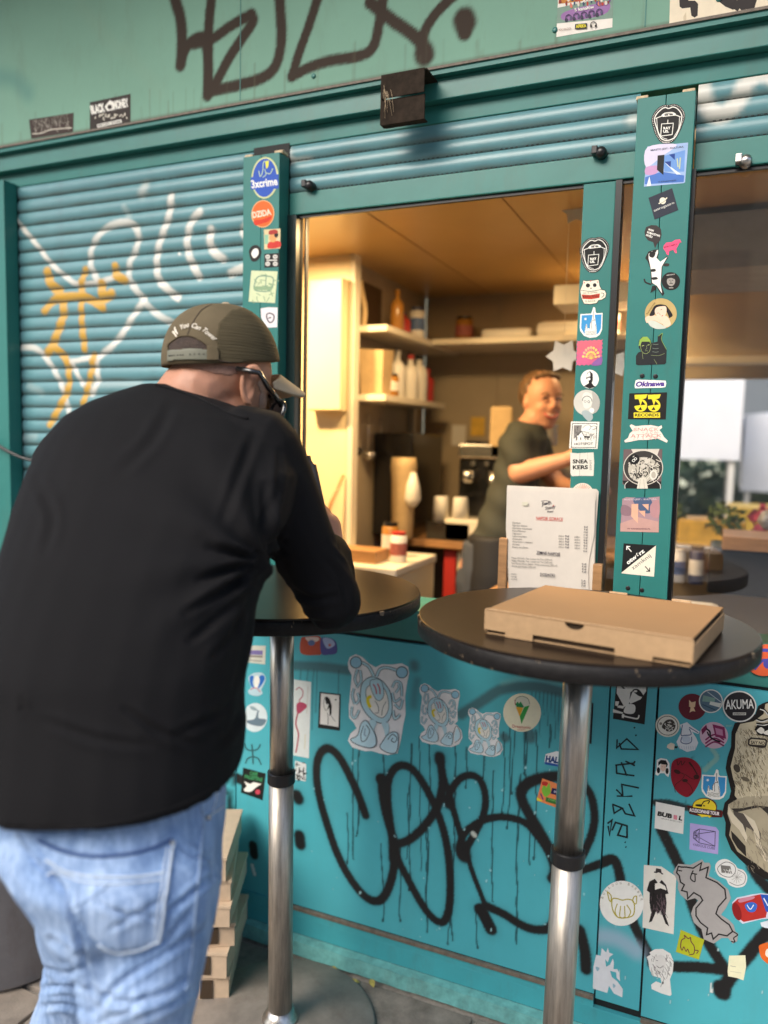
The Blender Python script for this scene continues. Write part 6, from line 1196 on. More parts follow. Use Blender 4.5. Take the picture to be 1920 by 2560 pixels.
mt_(IK2, 'ZIMNE NAPOJE', (614, 1075), (940, 1100), 40, bold=.01); MENU.l(IK2, [(614, 1083), (940, 1108)], 4, False)
for i, (tx, wd) in enumerate([('Pepsi, Mirinda, 7up, Lipton Ice Tea (300 ml)', 560), ('Pepsi, Mirinda, 7up, Lipton Ice Tea (500 ml)', 560), ('Sok Pomarańcza, Jabłko, Wieloowocowy (250 ml)', 630), ('Woda gaz/niegaz (300 ml)', 330)]): mt_(IK, tx, (270, 1140+i*38), (270+wd, 1140+i*38+wd*.055), 24)
for i in range(4): mt_(IK2, '6 zł', (1242, 1222+i*36), (1300, 1228+i*36), 22, bold=.02)
mt_(IK2, 'DODATKI', (664, 1378), (866, 1392), 40, bold=.01); MENU.l(IK2, [(664, 1386), (866, 1400)], 4, False)
for i, tx in enumerate(('mleko', 'syrop', 'miód')): mt_(IK, tx, (265, 1362+i*36), (340, 1366+i*36), 22)
for i in range(3): mt_(IK2, '2 zł', (1232, 1455+i*34), (1290, 1460+i*34), 22, bold=.02)
MENU.p('#cfcab4', [(418, 358), (498, 362), (495, 412), (416, 405)])
v = np.array(MENU.mb.v); o3 = v.mean(0); me_ = MENU.mb.build('printed_text', mn, kind=None)
# ------------------------------------------------------------------ people: remeshed continuous surfaces
D_ = 1.1573
CR = Vector(R3[:, 0]); CRh = Vector((CR.x, CR.y, 0)).normalized(); CFh = Vector((-CRh.y, CRh.x, 0))    # level right / forward as seen
UPV = Vector((0, 0, 1))
def dp(x, y, dep): return Vector(at_depth(x*D_, y*D_, dep))       # point from the overview picture
class BD:
    def __init__(s): s.v = []; s.f = []
    def add(s, vs, fs):
        b = len(s.v); s.v += [tuple(v) for v in vs]; s.f += [tuple(b+i for i in f) for f in fs]
    def loft(s, rings, n=28, ex=2.35, grow=0.):
        """rings: (center, halfwidth, halfdepth[, right, fwd])"""
        vs = []; N = len(rings)
        for r in rings:
            c, a, b = r[:3]; rt = r[3] if len(r) > 3 else CRh; fw = r[4] if len(r) > 4 else CFh
            a += grow; b += grow
            for i in range(n):
                t = 2*math.pi*i/n; cx_, sy = math.cos(t), math.sin(t)
                vs.append(c+rt*(a*math.copysign(abs(cx_)**(2/ex), cx_))+fw*(b*math.copysign(abs(sy)**(2/ex), sy)))
        fs = []
        for j in range(N-1):
            for i in range(n): fs.append((j*n+i, j*n+(i+1) % n, (j+1)*n+(i+1) % n, (j+1)*n+i))
        fs.append(tuple(range(n))[::-1]); fs.append(tuple((N-1)*n+i for i in range(n))); s.add(vs, fs)
    def limb(s, pts, rad, n=18, grow=0.):
        P = [Vector(p) for p in pts]; q = catmull([list(p)+[r] for p, r in zip(P, rad)], 5)
        pp = [Vector(a[:3]) for a in q]; rr = [max(.003, a[3]+grow) for a in q]
        d0 = (pp[0]-pp[1]).normalized(); d1 = (pp[-1]-pp[-2]).normalized()
        head = [pp[0]+d0*rr[0]*math.sin(a) for a in (1.35, .9, .45)]; hr = [rr[0]*math.cos(a) for a in (1.35, .9, .45)]
        tail = [pp[-1]+d1*rr[-1]*math.sin(a) for a in (.45, .9, 1.35)]; tr_ = [rr[-1]*math.cos(a) for a in (.45, .9, 1.35)]
        vs, fs = tube_geo(head+pp+tail, hr+rr+tr_, n); s.add(vs, fs)
    def ball(s, c, r, ax=None, n=20):
        """ax: three axis vectors scaled to radii"""
        ax = ax or (Vector((r, 0, 0)), Vector((0, r, 0)), Vector((0, 0, r)))
        vs = []; fs = []; m_ = n//2
        for j in range(1, m_):
            ph = math.pi*j/m_
            for i in range(n):
                t = 2*math.pi*i/n; vs.append(Vector(c)+ax[0]*(math.sin(ph)*math.cos(t))+ax[1]*(math.sin(ph)*math.sin(t))+ax[2]*math.cos(ph))
        for j in range(m_-2):
            for i in range(n): fs.append((j*n+i, (j+1)*n+i, (j+1)*n+(i+1) % n, j*n+(i+1) % n))
        vs.append(Vector(c)+ax[2]); vs.append(Vector(c)-ax[2]); a = len(vs)-2
        for i in range(n): fs.append((a, i, (i+1) % n)); fs.append((a+1, (m_-2)*n+(i+1) % n, (m_-2)*n+i))
        s.add(vs, fs)
    def mesh(s, name, voxel=.006, smooth=6, fac=.6, disp=None):
        me = mesh(name, s.v, s.f); o = bpy.data.objects.new('tmp', me); COL.objects.link(o)
        bm = bmesh.new(); bm.from_mesh(me); bmesh.ops.recalc_face_normals(bm, faces=bm.faces); bm.to_mesh(me); bm.free()
        r = o.modifiers.new('r', 'REMESH'); r.mode = 'VOXEL'; r.voxel_size = voxel; r.adaptivity = 0
        sm = o.modifiers.new('s', 'SMOOTH'); sm.iterations = smooth; sm.factor = fac
        dg = bpy.context.evaluated_depsgraph_get(); out = bpy.data.meshes.new_from_object(o.evaluated_get(dg))
        bpy.data.objects.remove(o); out.name = name
        if disp is not None:
            N = len(out.vertices); co = np.empty(N*3); out.vertices.foreach_get('co', co); co = co.reshape(-1, 3)
            no = np.empty(N*3); out.vertices.foreach_get('normal', no); no = no.reshape(-1, 3)
            co = co+no*disp(co, no)[:, None]; out.vertices.foreach_set('co', co.ravel()); out.update()
        out.polygons.foreach_set('use_smooth', [True]*len(out.polygons))
        return out
def place(name, me, parent, mt, **kw):
    v = np.empty(len(me.vertices)*3); me.vertices.foreach_get('co', v); v = v.reshape(-1, 3); c = (v.min(0)+v.max(0))/2
    me.vertices.foreach_set('co', (v-c).ravel()); me.update(); me.materials.append(mt)
    return link(name, me, parent, WL(parent, c) if parent is not None else tuple(c), **kw)
def bvh_of(me): return BVHTree.FromPolygons([v.co.copy() for v in me.vertices], [tuple(p.vertices) for p in me.polygons])
def cast(bvh, px, py, off=.0015):
    d = Vector(ray(px, py)).normalized(); o = Vector((0, 0, H)); h = bvh.ray_cast(o, d)
    if h[0] is None: return None
    n_ = h[1] if h[1].dot(d) < 0 else -h[1]
    return h[0]+n_*off
def seam(bvh, pts, r, mt, name, parent, n=6, off=.0006, flat=.5, sm=True):
    q = catmull(pts, n) if sm and len(pts) > 2 else np.array(pts, float)
    P = [cast(bvh, a[0], a[1], off) for a in q]; P = [p for p in P if p is not None]
    if len(P) < 2: return None
    mb = MB(); mb.tube(P, r, mt, n=6); return mb.build(name, parent)
def patch(bvh, poly, mt, name, parent, off=.0015, step=4., th=.001, bulge=None):
    """cloth patch cut out along a polygon, laid on the surface with its own thickness"""
    P = np.array(poly, float); x0, y0 = P.min(0); x1, y1 = P.max(0)
    def inside(x, y):
        c = False; j = len(P)-1
        for i in range(len(P)):
            if (P[i, 1] > y) != (P[j, 1] > y) and x < (P[j, 0]-P[i, 0])*(y-P[i, 1])/(P[j, 1]-P[i, 1])+P[i, 0]: c = not c
            j = i
        return c
    def snap(x, y):
        if inside(x, y): return x, y
        best = 1e9; bp = (x, y)
        for i in range(len(P)):
            a, b = P[i-1], P[i]; ab = b-a; t = max(0, min(1, ((x-a[0])*ab[0]+(y-a[1])*ab[1])/(ab@ab+1e-9))); q = a+ab*t; d = (q[0]-x)**2+(q[1]-y)**2
            if d < best: best = d; bp = tuple(q)
        return bp
    nx = max(1, int((x1-x0)/step)); ny = max(1, int((y1-y0)/step)); idx = {}; vs = []; fs = []
    for j in range(ny):
        for i in range(nx):
            cx_, cy_ = x0+(i+.5)*(x1-x0)/nx, y0+(j+.5)*(y1-y0)/ny
            if not inside(cx_, cy_): continue
            q = []
            for di, dj in ((0, 0), (1, 0), (1, 1), (0, 1)):
                k_ = (i+di, j+dj)
                if k_ not in idx:
                    X_, Y_ = snap(x0+k_[0]*(x1-x0)/nx, y0+k_[1]*(y1-y0)/ny); h = cast(bvh, X_, Y_, off+(bulge(X_, Y_) if bulge else 0))
                    if h is None: idx[k_] = None
                    else: idx[k_] = len(vs); vs.append(h)
                q.append(idx[k_])
            if None not in q: fs.append(tuple(reversed(q)))
    if not fs: return None
    me = mesh(name, vs, fs); o = link(name, me, None)
    md = o.modifiers.new('solid', 'SOLIDIFY'); md.thickness = th; md.offset = -1
    dg = bpy.context.evaluated_depsgraph_get(); m2 = bpy.data.meshes.new_from_object(o.evaluated_get(dg)); bpy.data.objects.remove(o)
    m2.polygons.foreach_set('use_smooth', [True]*len(m2.polygons))
    return place(name, m2, parent, mt)
m_skin = mat('skin', (.46, .225, .14), .5, noise=.10, nscale=22, bump=.12, bscale=260, spec=.4)
m_skin.node_tree.nodes['Principled BSDF'].inputs['Subsurface Weight'].default_value = .12
m_skin.node_tree.nodes['Principled BSDF'].inputs['Subsurface Radius'].default_value = (.012, .005, .003)
m_skinw = mat('skin_fair', (.60, .30, .19), .5, noise=.06, nscale=18)
m_shirt = mat('black_jersey', (.0055, .0052, .0060), .85, noise=.12, nscale=6, bump=.25, bscale=900, spec=.22)
m_cap = mat('olive_twill', (.125, .098, .058), .85, noise=.16, nscale=9, bump=.25, bscale=500, spec=.2)
m_mesh = mat('olive_mesh_cloth', (.085, .068, .038), .8, noise=.10, nscale=30, bump=.9, bscale=70, spec=.2, stretch=(.15, .15, 6))
m_strap = mat('snap_strap', (.16, .16, .115), .5)
m_brim = mat('beige_brim', (.36, .29, .20), .8, noise=.05, bump=.1, bscale=300)
m_hair = mat('short_dark_hair', (.045, .028, .020), .8, noise=.4, nscale=90, bump=.6, bscale=300)
m_thread = mat('cream_thread', (.72, .66, .55), .8)
# denim with fading, streaks and whiskers
m_den = bpy.data.materials.new('washed_denim'); m_den.use_nodes = True; MATS['washed_denim'] = m_den
n = m_den.node_tree.nodes; k = m_den.node_tree.links; b = n['Principled BSDF']; b.inputs['Roughness'].default_value = .85; b.inputs['Specular IOR Level'].default_value = .2
tc = n.new('ShaderNodeTexCoord')
def nz(scale, stretch, detail=6, rough=.6):
    mp = n.new('ShaderNodeMapping'); mp.inputs['Scale'].default_value = stretch; k.new(tc.outputs['Object'], mp.inputs[0])
    q = n.new('ShaderNodeTexNoise'); q.inputs['Scale'].default_value = scale; q.inputs['Detail'].default_value = detail; q.inputs['Roughness'].default_value = rough; k.new(mp.outputs[0], q.inputs['Vector']); return q
def ramp(src, p0, p1, c0, c1):
    r = n.new('ShaderNodeValToRGB'); r.color_ramp.elements[0].position = p0; r.color_ramp.elements[1].position = p1; r.color_ramp.elements[0].color = (*c0, 1); r.color_ramp.elements[1].color = (*c1, 1); k.new(src.outputs[0], r.inputs[0]); return r
a1 = ramp(nz(6, (1, 1, .7)), .38, .64, (.27, .41, .66), (.47, .61, .82))
a2 = ramp(nz(75, (1.4, 1.4, .10), 8, .8), .44, .60, (.58, .64, .74), (1.2, 1.16, 1.12))
a3 = ramp(nz(26, (1, 1, .25), 8, .7), .35, .7, (.86, .88, .9), (1.1, 1.08, 1.06))
mm = n.new('ShaderNodeMix'); mm.data_type = 'RGBA'; mm.blend_type = 'MULTIPLY'; mm.inputs[0].default_value = .8; k.new(a1.outputs[0], mm.inputs[6]); k.new(a2.outputs[0], mm.inputs[7])
mm2 = n.new('ShaderNodeMix'); mm2.data_type = 'RGBA'; mm2.blend_type = 'MULTIPLY'; mm2.inputs[0].default_value = .9; k.new(mm.outputs[2], mm2.inputs[6]); k.new(a3.outputs[0], mm2.inputs[7])
k.new(mm2.outputs[2], b.inputs['Base Color'])
bp = n.new('ShaderNodeBump'); bp.inputs['Strength'].default_value = .35; bp.inputs['Distance'].default_value = .002; k.new(nz(300, (1, 1, .5)).outputs[0], bp.inputs['Height']); k.new(bp.outputs[0], b.inputs['Normal'])
m_stitch = mat('pale_denim_edge', (.55, .64, .74), .85, noise=.2, nscale=120)
m_seam = mat('worn_denim_seam', (.27, .38, .56), .85, noise=.3, nscale=90, bump=.4, bscale=300)
m_denin = mat('denim_fold', (.05, .10, .25), .85)

# ---- the man ---------------------------------------------------------------
TR = [(1640, -50, 514, 1.175, .205), (1600, -50, 520, 1.18, .205), (1500, -46, 527, 1.19, .20), (1400, -30, 538, 1.21, .20), (1300, 4, 556, 1.24, .195), (1180, 34, 590, 1.28, .185), (1100, 52, 628, 1.31, .175), (1020, 78, 648, 1.34, .16), (950, 112, 622, 1.37, .145), (905, 150, 585, 1.395, .125), (872, 205, 505, 1.415, .105), (850, 262, 440, 1.43, .085), (832, 318, 385, 1.44, .06)]
def torso_rings(gw=0., gd=0.):
    R_ = []
    for y, xl, xr, dc, t in TR:
        c = dp((xl+xr)/2, y, dc); hw = (xr-xl)/2*D_/FPX*dc; R_.append((c, hw+gw, t+gd))
    return R_
SH_R = dp(560, 985, 1.37); EL_R = dp(713, 1312, 1.44); WR_R = dp(716, 1178, 1.60)
SH_L = dp(165, 1010, 1.42); EL_L = dp(92, 1235, 1.56); WR_L = dp(420, 1190, 1.72)
PEL = [(1650, -40, 488, 1.17, .165), (1740, -6, 480, 1.165, .178), (1800, 52, 476, 1.155, .185), (1890, 104, 470, 1.15, .165), (1980, 125, 462, 1.16, .13)]
LEGR = [(1880, 130, 471, 1.13, .12), (1960, 150, 464, 1.12, .118), (2050, 176, 452, 1.11, .11), (2130, 190, 430, 1.105, .10), (2212, 201, 412, 1.10, .095), (2400, 225, 400, 1.10, .085), (2700, 240, 395, 1.09, .078), (3050, 255, 385, 1.08, .068)]
LEGL = [(1840, 60, 235, 1.20, .105), (1905, 92, 250, 1.235, .10), (1985, 104, 265, 1.27, .092), (2040, 114, 280, 1.30, .088), (2120, 97, 270, 1.33, .090), (2212, 72, 255, 1.35, .085), (2380, 70, 235, 1.35, .078), (2620, 75, 225, 1.32, .07), (2760, 78, 220, 1.30, .064)]
def rings(T, gw=0.):
    return [(dp((a+b_)/2, y, d), (b_-a)/2*D_/FPX*d+gw, t+gw) for y, a, b_, d, t in T]
man = empty('person', tuple(dp(230, 1640, 1.17)*1)[:2]+(0,), 'man in a black top, faded jeans and olive cap leaning on the left table', 'person')
# head frame
hf = (CRh*.76+CFh*.52-UPV*.38).normalized()       # the way the face looks
hu = UPV.copy(); hu = (hu-hu.dot(hf)*hf).normalized(); hr = hf.cross(hu)   # hr points to the camera side (his right)
HC = dp(492, 812, 1.475)
def hp(f, u, r): return HC+hf*f+hu*u+hr*r
def body_parts(bd, g=0.):
    bd.loft(torso_rings(-.022, -.022)); 
    bd.limb([dp(398, 900, 1.44), dp(422, 850, 1.455), hp(-.040, -.050, .0)], [.074, .067, .064])      # neck
    bd.ball(hp(-.012, .012, 0), 1, (hf*.095, hr*.075, hu*.088))                                                     # skull
    bd.ball(hp(.030, -.045, 0), 1, (hf*.062, hr*.060, hu*.080))                                                     # face
    bd.ball(hp(.052, -.100, 0), 1, (hf*.036, hr*.040, hu*.030))                                                     # chin
    bd.ball(hp(-.005, -.075, .030), 1, (hf*.05, hr*.030, hu*.035)); bd.ball(hp(-.005, -.075, -.030), 1, (hf*.05, hr*.030, hu*.035))   # jaw
    bd.limb([hp(.088, -.005, 0), hp(.108, -.036, 0), hp(.096, -.050, 0)], [.010, .014, .012])                       # nose
    bd.limb([hp(.086, -.072, -.02), hp(.093, -.071, 0), hp(.086, -.072, .02)], [.007, .009, .007])                  # lips
    bd.limb([hp(.076, .010, -.030), hp(.082, .012, 0), hp(.076, .010, .030)], [.008, .010, .008])                   # brow
    bd.limb([SH_R, (SH_R+EL_R)/2, EL_R], [.062, .052, .040]); bd.limb([EL_R, (EL_R+WR_R)/2, WR_R], [.040, .036, .026])
    bd.limb([SH_L, (SH_L+EL_L)/2, EL_L], [.062, .052, .040]); bd.limb([EL_L, (EL_L+WR_L)/2, WR_L], [.040, .036, .026])
    # hands: palm, four fingers, thumb
    def hand(w, d, pn, sd, curl=1.):
        d = d.normalized(); pn = (pn-pn.dot(d)*d).normalized(); ac = d.cross(pn)*sd
        bd.limb([w, w+d*.045], [.026, .030], n=14); bd.ball(w+d*.055, 1, (d*.042, ac*.040, pn*.017))
        for i, (o_, L_) in enumerate(((-.030, .030), (-.010, .035), (.010, .033), (.029, .026))):
            k0 = w+d*.082+ac*o_; k1 = k0+d*L_*.9+pn*.010*curl; k2 = k1+d*L_*.45+pn*.022*curl; k3 = k2+pn*.020*curl-d*.004
            bd.limb([k0-d*.02, k0, k1, k2, k3], [.009, .0095, .0088, .008, .0072], n=10)
        t0 = w+d*.028-ac*.028; bd.limb([t0, t0-ac*.022+d*.022+pn*.012, t0-ac*.022+d*.048+pn*.026, t0-ac*.012+d*.066+pn*.034], [.013, .0115, .010, .0085], n=10)
    hand(WR_R, dp(690, 1060, 1.66)-WR_R, -CRh+CFh*.3, 1)
    hand(WR_L, dp(520, 1130, 1.76)-WR_L, CRh*.5-CFh*.2+UPV*.2, -1)
    bd.loft(rings(PEL, -.015)); bd.loft(rings(LEGR, -.018)); bd.loft(rings(LEGL, -.018))
    for T in (LEGR, LEGL):
        y, a, b_, d, t = T[-1]; c = dp((a+b_)/2, y, d); f0 = Vector((c.x, c.y, .055)); dirf = (CFh+CRh*.35).normalized()
        bd.limb([c, f0, f0+dirf*.04], [.045, .045, .04]); bd.limb([f0-dirf*.05+UPV*-.01, f0+dirf*.09-UPV*.015, f0+dirf*.16-UPV*.022], [.036, .040, .030])
bd = BD(); body_parts(bd)
body_me = bd.mesh('body', .0045, 4, .5)
bvb = bvh_of(body_me)
def ear(parent):
    """helix, antihelix, concha and lobe on the camera side"""
    c0 = dp(541, 835, 1.0); 
    def E(x, y, o_=.0):     # ear crop coordinates (400,740,4.366)
        px, py = 400+x/4.366, 740+y/4.366
        h = cast(bvb, px, py, 0); 
        base = h if h is not None else Vector(at_depth(px, py, 1.39))
        return base
    cdep = depth_of(E(960, 980)); 
    def Q(x, y, o_): return Vector(at_depth(400+x/4.366, 740+y/4.366, cdep-o_))
    b2 = BD()
    b2.limb([Q(1000, 880, .004), Q(960, 850, .010), Q(950, 800, .018), Q(1020, 775, .020), Q(1080, 820, .016), Q(1075, 890, .008), Q(1040, 930, .002)][1:], [.0050, .0052, .0054, .0052, .0048, .004])
    b2.limb([Q(975, 800, .022), Q(920, 850, .024), Q(900, 930, .024), Q(900, 1010, .021), Q(915, 1090, .017), Q(945, 1150, .012), Q(975, 1165, .009)], [.0048, .0052, .0050, .0050, .0055, .0062, .0055])
    b2.limb([Q(1030, 840, .011), Q(985, 880, .013), Q(960, 950, .014), Q(950, 1020, .013), Q(960, 1090, .010)], [.0045, .0055, .0060, .0060, .0055])
    b2.limb([Q(1010, 1010, .008), Q(1000, 1060, .009), Q(985, 1110, .010)], [.0045, .006, .006])
    b2.limb([Q(1030, 800, .008), Q(1000, 870, .008), Q(960, 970, .007), Q(960, 1080, .006)], [.010, .013, .013, .010])
    me = b2.mesh('ear', .0022, 3, .5); return place('ear', me, parent, m_skin)
place('body', body_me, man, m_skin)
body_o = man.children[0] if man.children else None
ear(man)
# ---- shirt
def project(co):
    q = (co-np.array([0, 0, H]))@R3; return np.stack([CX+FPX*q[:, 0]/q[:, 2], CY+FPX*q[:, 1]/q[:, 2]], 1)
def creases(co, no, L_):
    """folds pressed into the cloth along curves: (points px, width px, depth m)"""
    P = project(co); v = (np.array([0, 0, H])-co); facing = ((no*v).sum(1) > 0); d = np.zeros(len(co))
    for pts, wd_, am in L_:
        q = catmull(pts, 5); best = np.full(len(P), 1e9); tt = np.zeros(len(P)); n_ = len(q)-1
        for i in range(n_):
            a, b = q[i], q[i+1]; ab = b-a; t = np.clip(((P-a)@ab)/(ab@ab+1e-9), 0, 1); dd = np.linalg.norm(P-(a+t[:, None]*ab), axis=1)
            m_ = dd < best; best[m_] = dd[m_]; tt[m_] = (i+t[m_])/n_
        fade = np.sin(np.pi*np.clip(tt, .03, .97))**.6
        u = best/wd_; d += facing*fade*am*(-np.exp(-u*u*1.6)+.75*np.exp(-(u-1.5)**2*1.8))
    return d
c5 = lambda pts: [(x/1.728, 1280+y/1.728) for x, y in pts]
SHF = [(c5([(1125, 225), (1020, 180), (900, 150)]), 10, .006), (c5([(1125, 240), (1000, 250), (860, 290)]), 10, .006), (c5([(1120, 260), (980, 330), (800, 440)]), 12, .007), (c5([(1125, 290), (1010, 400), (820, 560)]), 12, .006), (c5([(1110, 330), (1020, 500), (900, 640)]), 11, .005), (c5([(1100, 400), (1060, 560), (1010, 760)]), 10, .005),
 (c5([(1150, -120), (1150, 40), (1165, 180), (1185, 330)]), 11, .007), (c5([(540, 850), (620, 905), (700, 955), (880, 1010)]), 12, .005), (c5([(1000, 820), (900, 900), (760, 960)]), 12, .004), (c5([(90, 800), (95, 830), (90, 860)]), 7, .006), (c5([(1440, 120), (1520, 220), (1560, 330)]), 8, .005), (c5([(1400, 200), (1480, 300), (1500, 420)]), 9, .004), (c5([(1230, 420), (1330, 470), (1450, 480)]), 9, .004), (c5([(1250, 330), (1350, 380), (1470, 360)]), 9, .004),
 (c5([(180, 900), (420, 980), (640, 1010)]), 13, .0035), (c5([(1040, 860), (1000, 950), (930, 1030)]), 9, .005), ([(430, 1010), (380, 1100), (300, 1180)], 16, .003), ([(640, 1080), (600, 1180), (560, 1300)], 14, .004), ([(700, 1130), (690, 1230), (650, 1330)], 10, .004), ([(90, 1200), (130, 1290), (110, 1380)], 14, .004)]
AP = dp(568, 1205, 1.22)            # armpit
AD = CRh
def fold_disp(co, no):
    rel = co-np.array(AP); r = np.linalg.norm(rel, axis=1)
    lx = rel@np.array(CRh); lz = rel[:, 2]
    ang = np.arctan2(lz, -lx)
    w1 = np.exp(-(r/.17)**2)*np.clip(r/.03, 0, 1)*(lx < .02)
    d = .0075*w1*np.sin(ang*11+r*9)
    d += .0032*np.sin(co[:, 2]*34+co[:, 0]*16+2.2*np.sin(co[:, 0]*9+co[:, 2]*4))*np.exp(-((co[:, 2]-1.02)/.16)**2)
    d += .0042*np.sin((co[:, 0]*.8-co[:, 2]*.65)*30+1.5*np.sin(co[:, 2]*12))*np.exp(-((co[:, 2]-1.08)/.18)**2)*np.clip((co[:, 0]+.75)*4, 0, 1)
    return d+creases(co, no, SHF)
sb = BD()
rs = torso_rings(0, 0)
c0, hw0, t0 = rs[0]
low = [(c0-UPV*.004, hw0+.004, t0+.004)]
sb.loft(low+rs)
sb.limb([dp(375, 950, 1.42), dp(392, 922, 1.435)], [.088, .074])
sb.limb([SH_R+CRh*-.03, SH_R, (SH_R+EL_R)/2+CRh*.004, EL_R+Vector((0, 0, .012))], [.085, .080, .064, .054])
sb.limb([EL_R+Vector((0, 0, .010)), (EL_R+WR_R)/2, WR_R-(WR_R-EL_R).normalized()*.022], [.054, .050, .038])
sb.limb([SH_L, (SH_L+EL_L)/2, EL_L], [.078, .066, .054]); sb.limb([EL_L, (EL_L+WR_L)/2, WR_L-(WR_L-EL_L).normalized()*.03], [.054, .048, .036])
def elbow_disp(co, no):
    d = fold_disp(co, no); rel = co-np.array(EL_R); r = np.linalg.norm(rel, axis=1)
    return d+.004*np.exp(-(r/.12)**2)*np.sin(rel@np.array(WR_R-EL_R)/.11*34+rel[:, 0]*20)
shirt_me = sb.mesh('sweatshirt', .006, 5, .6, elbow_disp); bvs = bvh_of(shirt_me)
shirt = place('sweatshirt', shirt_me, man, m_shirt)
def dpx(pts): return [(x*D_, y*D_) for x, y in pts]
seam(bvs, dpx([(336, 833), (372, 842), (420, 858), (462, 877), (500, 895), (535, 905)]), .003, m_shirt, 'collar', shirt, off=.001)
seam(bvs, dpx([(0, 1788), (75, 1791), (150, 1790), (230, 1782), (310, 1764), (400, 1735), (460, 1702)]), .0024, m_shirt, 'hem', shirt, off=.0)
# ---- jeans
def jean_disp(co, no):
    d = np.zeros(len(co)); x, y, z = co.T
    a = x*.9+y*.4
    d += .0034*np.sin((z*.75+a*.85)*42+1.6*np.sin(a*13+z*6))*np.exp(-((z-.60)/.13)**2)
    d += .0028*np.sin((z*.9-a*.7)*52+1.2*np.sin(z*11))*np.exp(-((z-.73)/.10)**2)
    d += .0009*np.sin(z*70+a*22+1.8*np.sin(a*17))
    return d+creases(co, no, JF)
c7 = lambda pts: [(x/1.728, 1920+y/1.728) for x, y in pts]
JF = [(c7([(80, 290), (130, 370), (195, 440), (255, 505), (295, 530)]), 9, .007), (c7([(295, 520), (310, 620), (350, 740), (375, 860), (392, 1000), (402, 1120)]), 9, .008), (c7([(400, 1060), (520, 930), (680, 820), (860, 700)]), 11, .005), (c7([(380, 960), (520, 1010), (700, 970), (820, 900)]), 11, .005), (c7([(700, 650), (830, 540), (940, 450)]), 10, .005),
 (c7([(215, 735), (290, 775), (365, 815)]), 8, .008), (c7([(200, 860), (290, 880), (365, 850)]), 9, .005), (c7([(175, 960), (290, 930), (375, 965)]), 9, .005), (c7([(160, 1040), (280, 1020), (390, 1060)]), 9, .004), (c7([(470, 690), (600, 620), (700, 560)]), 9, .003), (c7([(400, 560), (520, 620), (680, 640)]), 9, .003), (c7([(600, 1080), (740, 1010), (830, 960)]), 10, .006), (c7([(760, 330), (850, 380), (930, 370)]), 9, .003), (c7([(560, 860), (700, 760), (830, 620)]), 9, .0035), (c7([(20, 400), (60, 500), (120, 600)]), 8, .004), (c7([(430, 1100), (560, 1040), (640, 960)]), 9, .004)]
jb = BD(); jb.loft(rings(PEL)); jb.loft(rings(LEGR)); jb.loft(rings(LEGL))
bk = dp(330, 1925, 1.065); jb.ball(bk, 1, (CRh*.085, CFh*.062, UPV*.085)); bk2 = dp(155, 1810, 1.10); jb.ball(bk2, 1, (CRh*.058, CFh*.055, UPV*.07))
jm = jb.mesh('jeans', .005, 6, .6, jean_disp); bvj = bvh_of(jm); jeans = place('jeans', jm, man, m_den)
c7 = lambda pts: [(x/1.728, 1920+y/1.728) for x, y in pts]
pk = empty('pocket', WL(jeans, (0, 0, 0))); bpy.data.objects.remove(pk)
pocket_poly = c7([(172, 312), (240, 348), (330, 374), (440, 384), (560, 374), (660, 348), (746, 305), (738, 400), (722, 520), (705, 640), (690, 738), (600, 770), (500, 782), (430, 750), (370, 690), (325, 610), (296, 520), (225, 440), (190, 380)])
patch(bvj, pocket_poly, m_den, 'back_pocket', jeans, off=.0046, step=5, th=.0042)
seam(bvj, c7([(172, 308), (240, 342), (330, 369), (440, 379), (560, 369), (660, 343), (735, 308)]), .0024, m_denin, 'pocket_opening_edge', jeans, off=.0050)
seam(bvj, c7([(195, 405), (280, 445), (380, 466), (480, 472), (600, 470), (712, 452)]), .0019, m_stitch, 'pocket_seam', jeans, off=.0050)
seam(bvj, c7([(215, 445), (280, 470), (380, 492), (480, 500), (600, 494), (708, 478)]), .0014, m_stitch, 'pocket_seam', jeans, off=.0050)
seam(bvj, c7([(744, 312), (734, 400), (718, 520), (702, 640), (690, 736)]), .0021, m_stitch, 'pocket_seam', jeans, off=.0050)
seam(bvj, c7([(716, 345), (706, 430), (690, 540), (676, 640), (664, 742)]), .0011, m_stitch, 'pocket_seam', jeans, off=.0050)
seam(bvj, c7([(690, 740), (600, 772), (500, 783), (430, 752)]), .0019, m_stitch, 'pocket_seam', jeans, off=.0050)
seam(bvj, c7([(480, 495), (430, 540), (380, 570), (320, 600)]), .0013, m_seam, 'pocket_seam', jeans, off=.0050)
seam(bvj, c7([(866, 158), (874, 240), (866, 340), (858, 450), (846, 580), (836, 700), (826, 830), (800, 960)]), .0022, m_seam, 'side_seam', jeans, off=.0008)
seam(bvj, c7([(880, 220), (920, 195), (965, 165)]), .0016, m_stitch, 'front_pocket_edge', jeans, off=.001)
seam(bvj, c7([(936, 60), (930, 130), (915, 185)]), .0016, m_stitch, 'front_pocket_edge', jeans, off=.001)
seam(bvj, c7([(70, 280), (110, 340), (160, 400), (195, 440)]), .0022, m_seam, 'centre_seam', jeans, off=.0008)
for q in ((732, 322), (888, 212)):
    p_ = cast(bvj, q[0]/1.728, 1920+q[1]/1.728, .004)
    if p_ is not None:
        mb = MB(); mb.lathe(p_, [(.0042, 0), (.0042, .0012), (.002, .002)], m_silver, n=12, ax=tuple(-CFh)); mb.build('rivet', jeans)
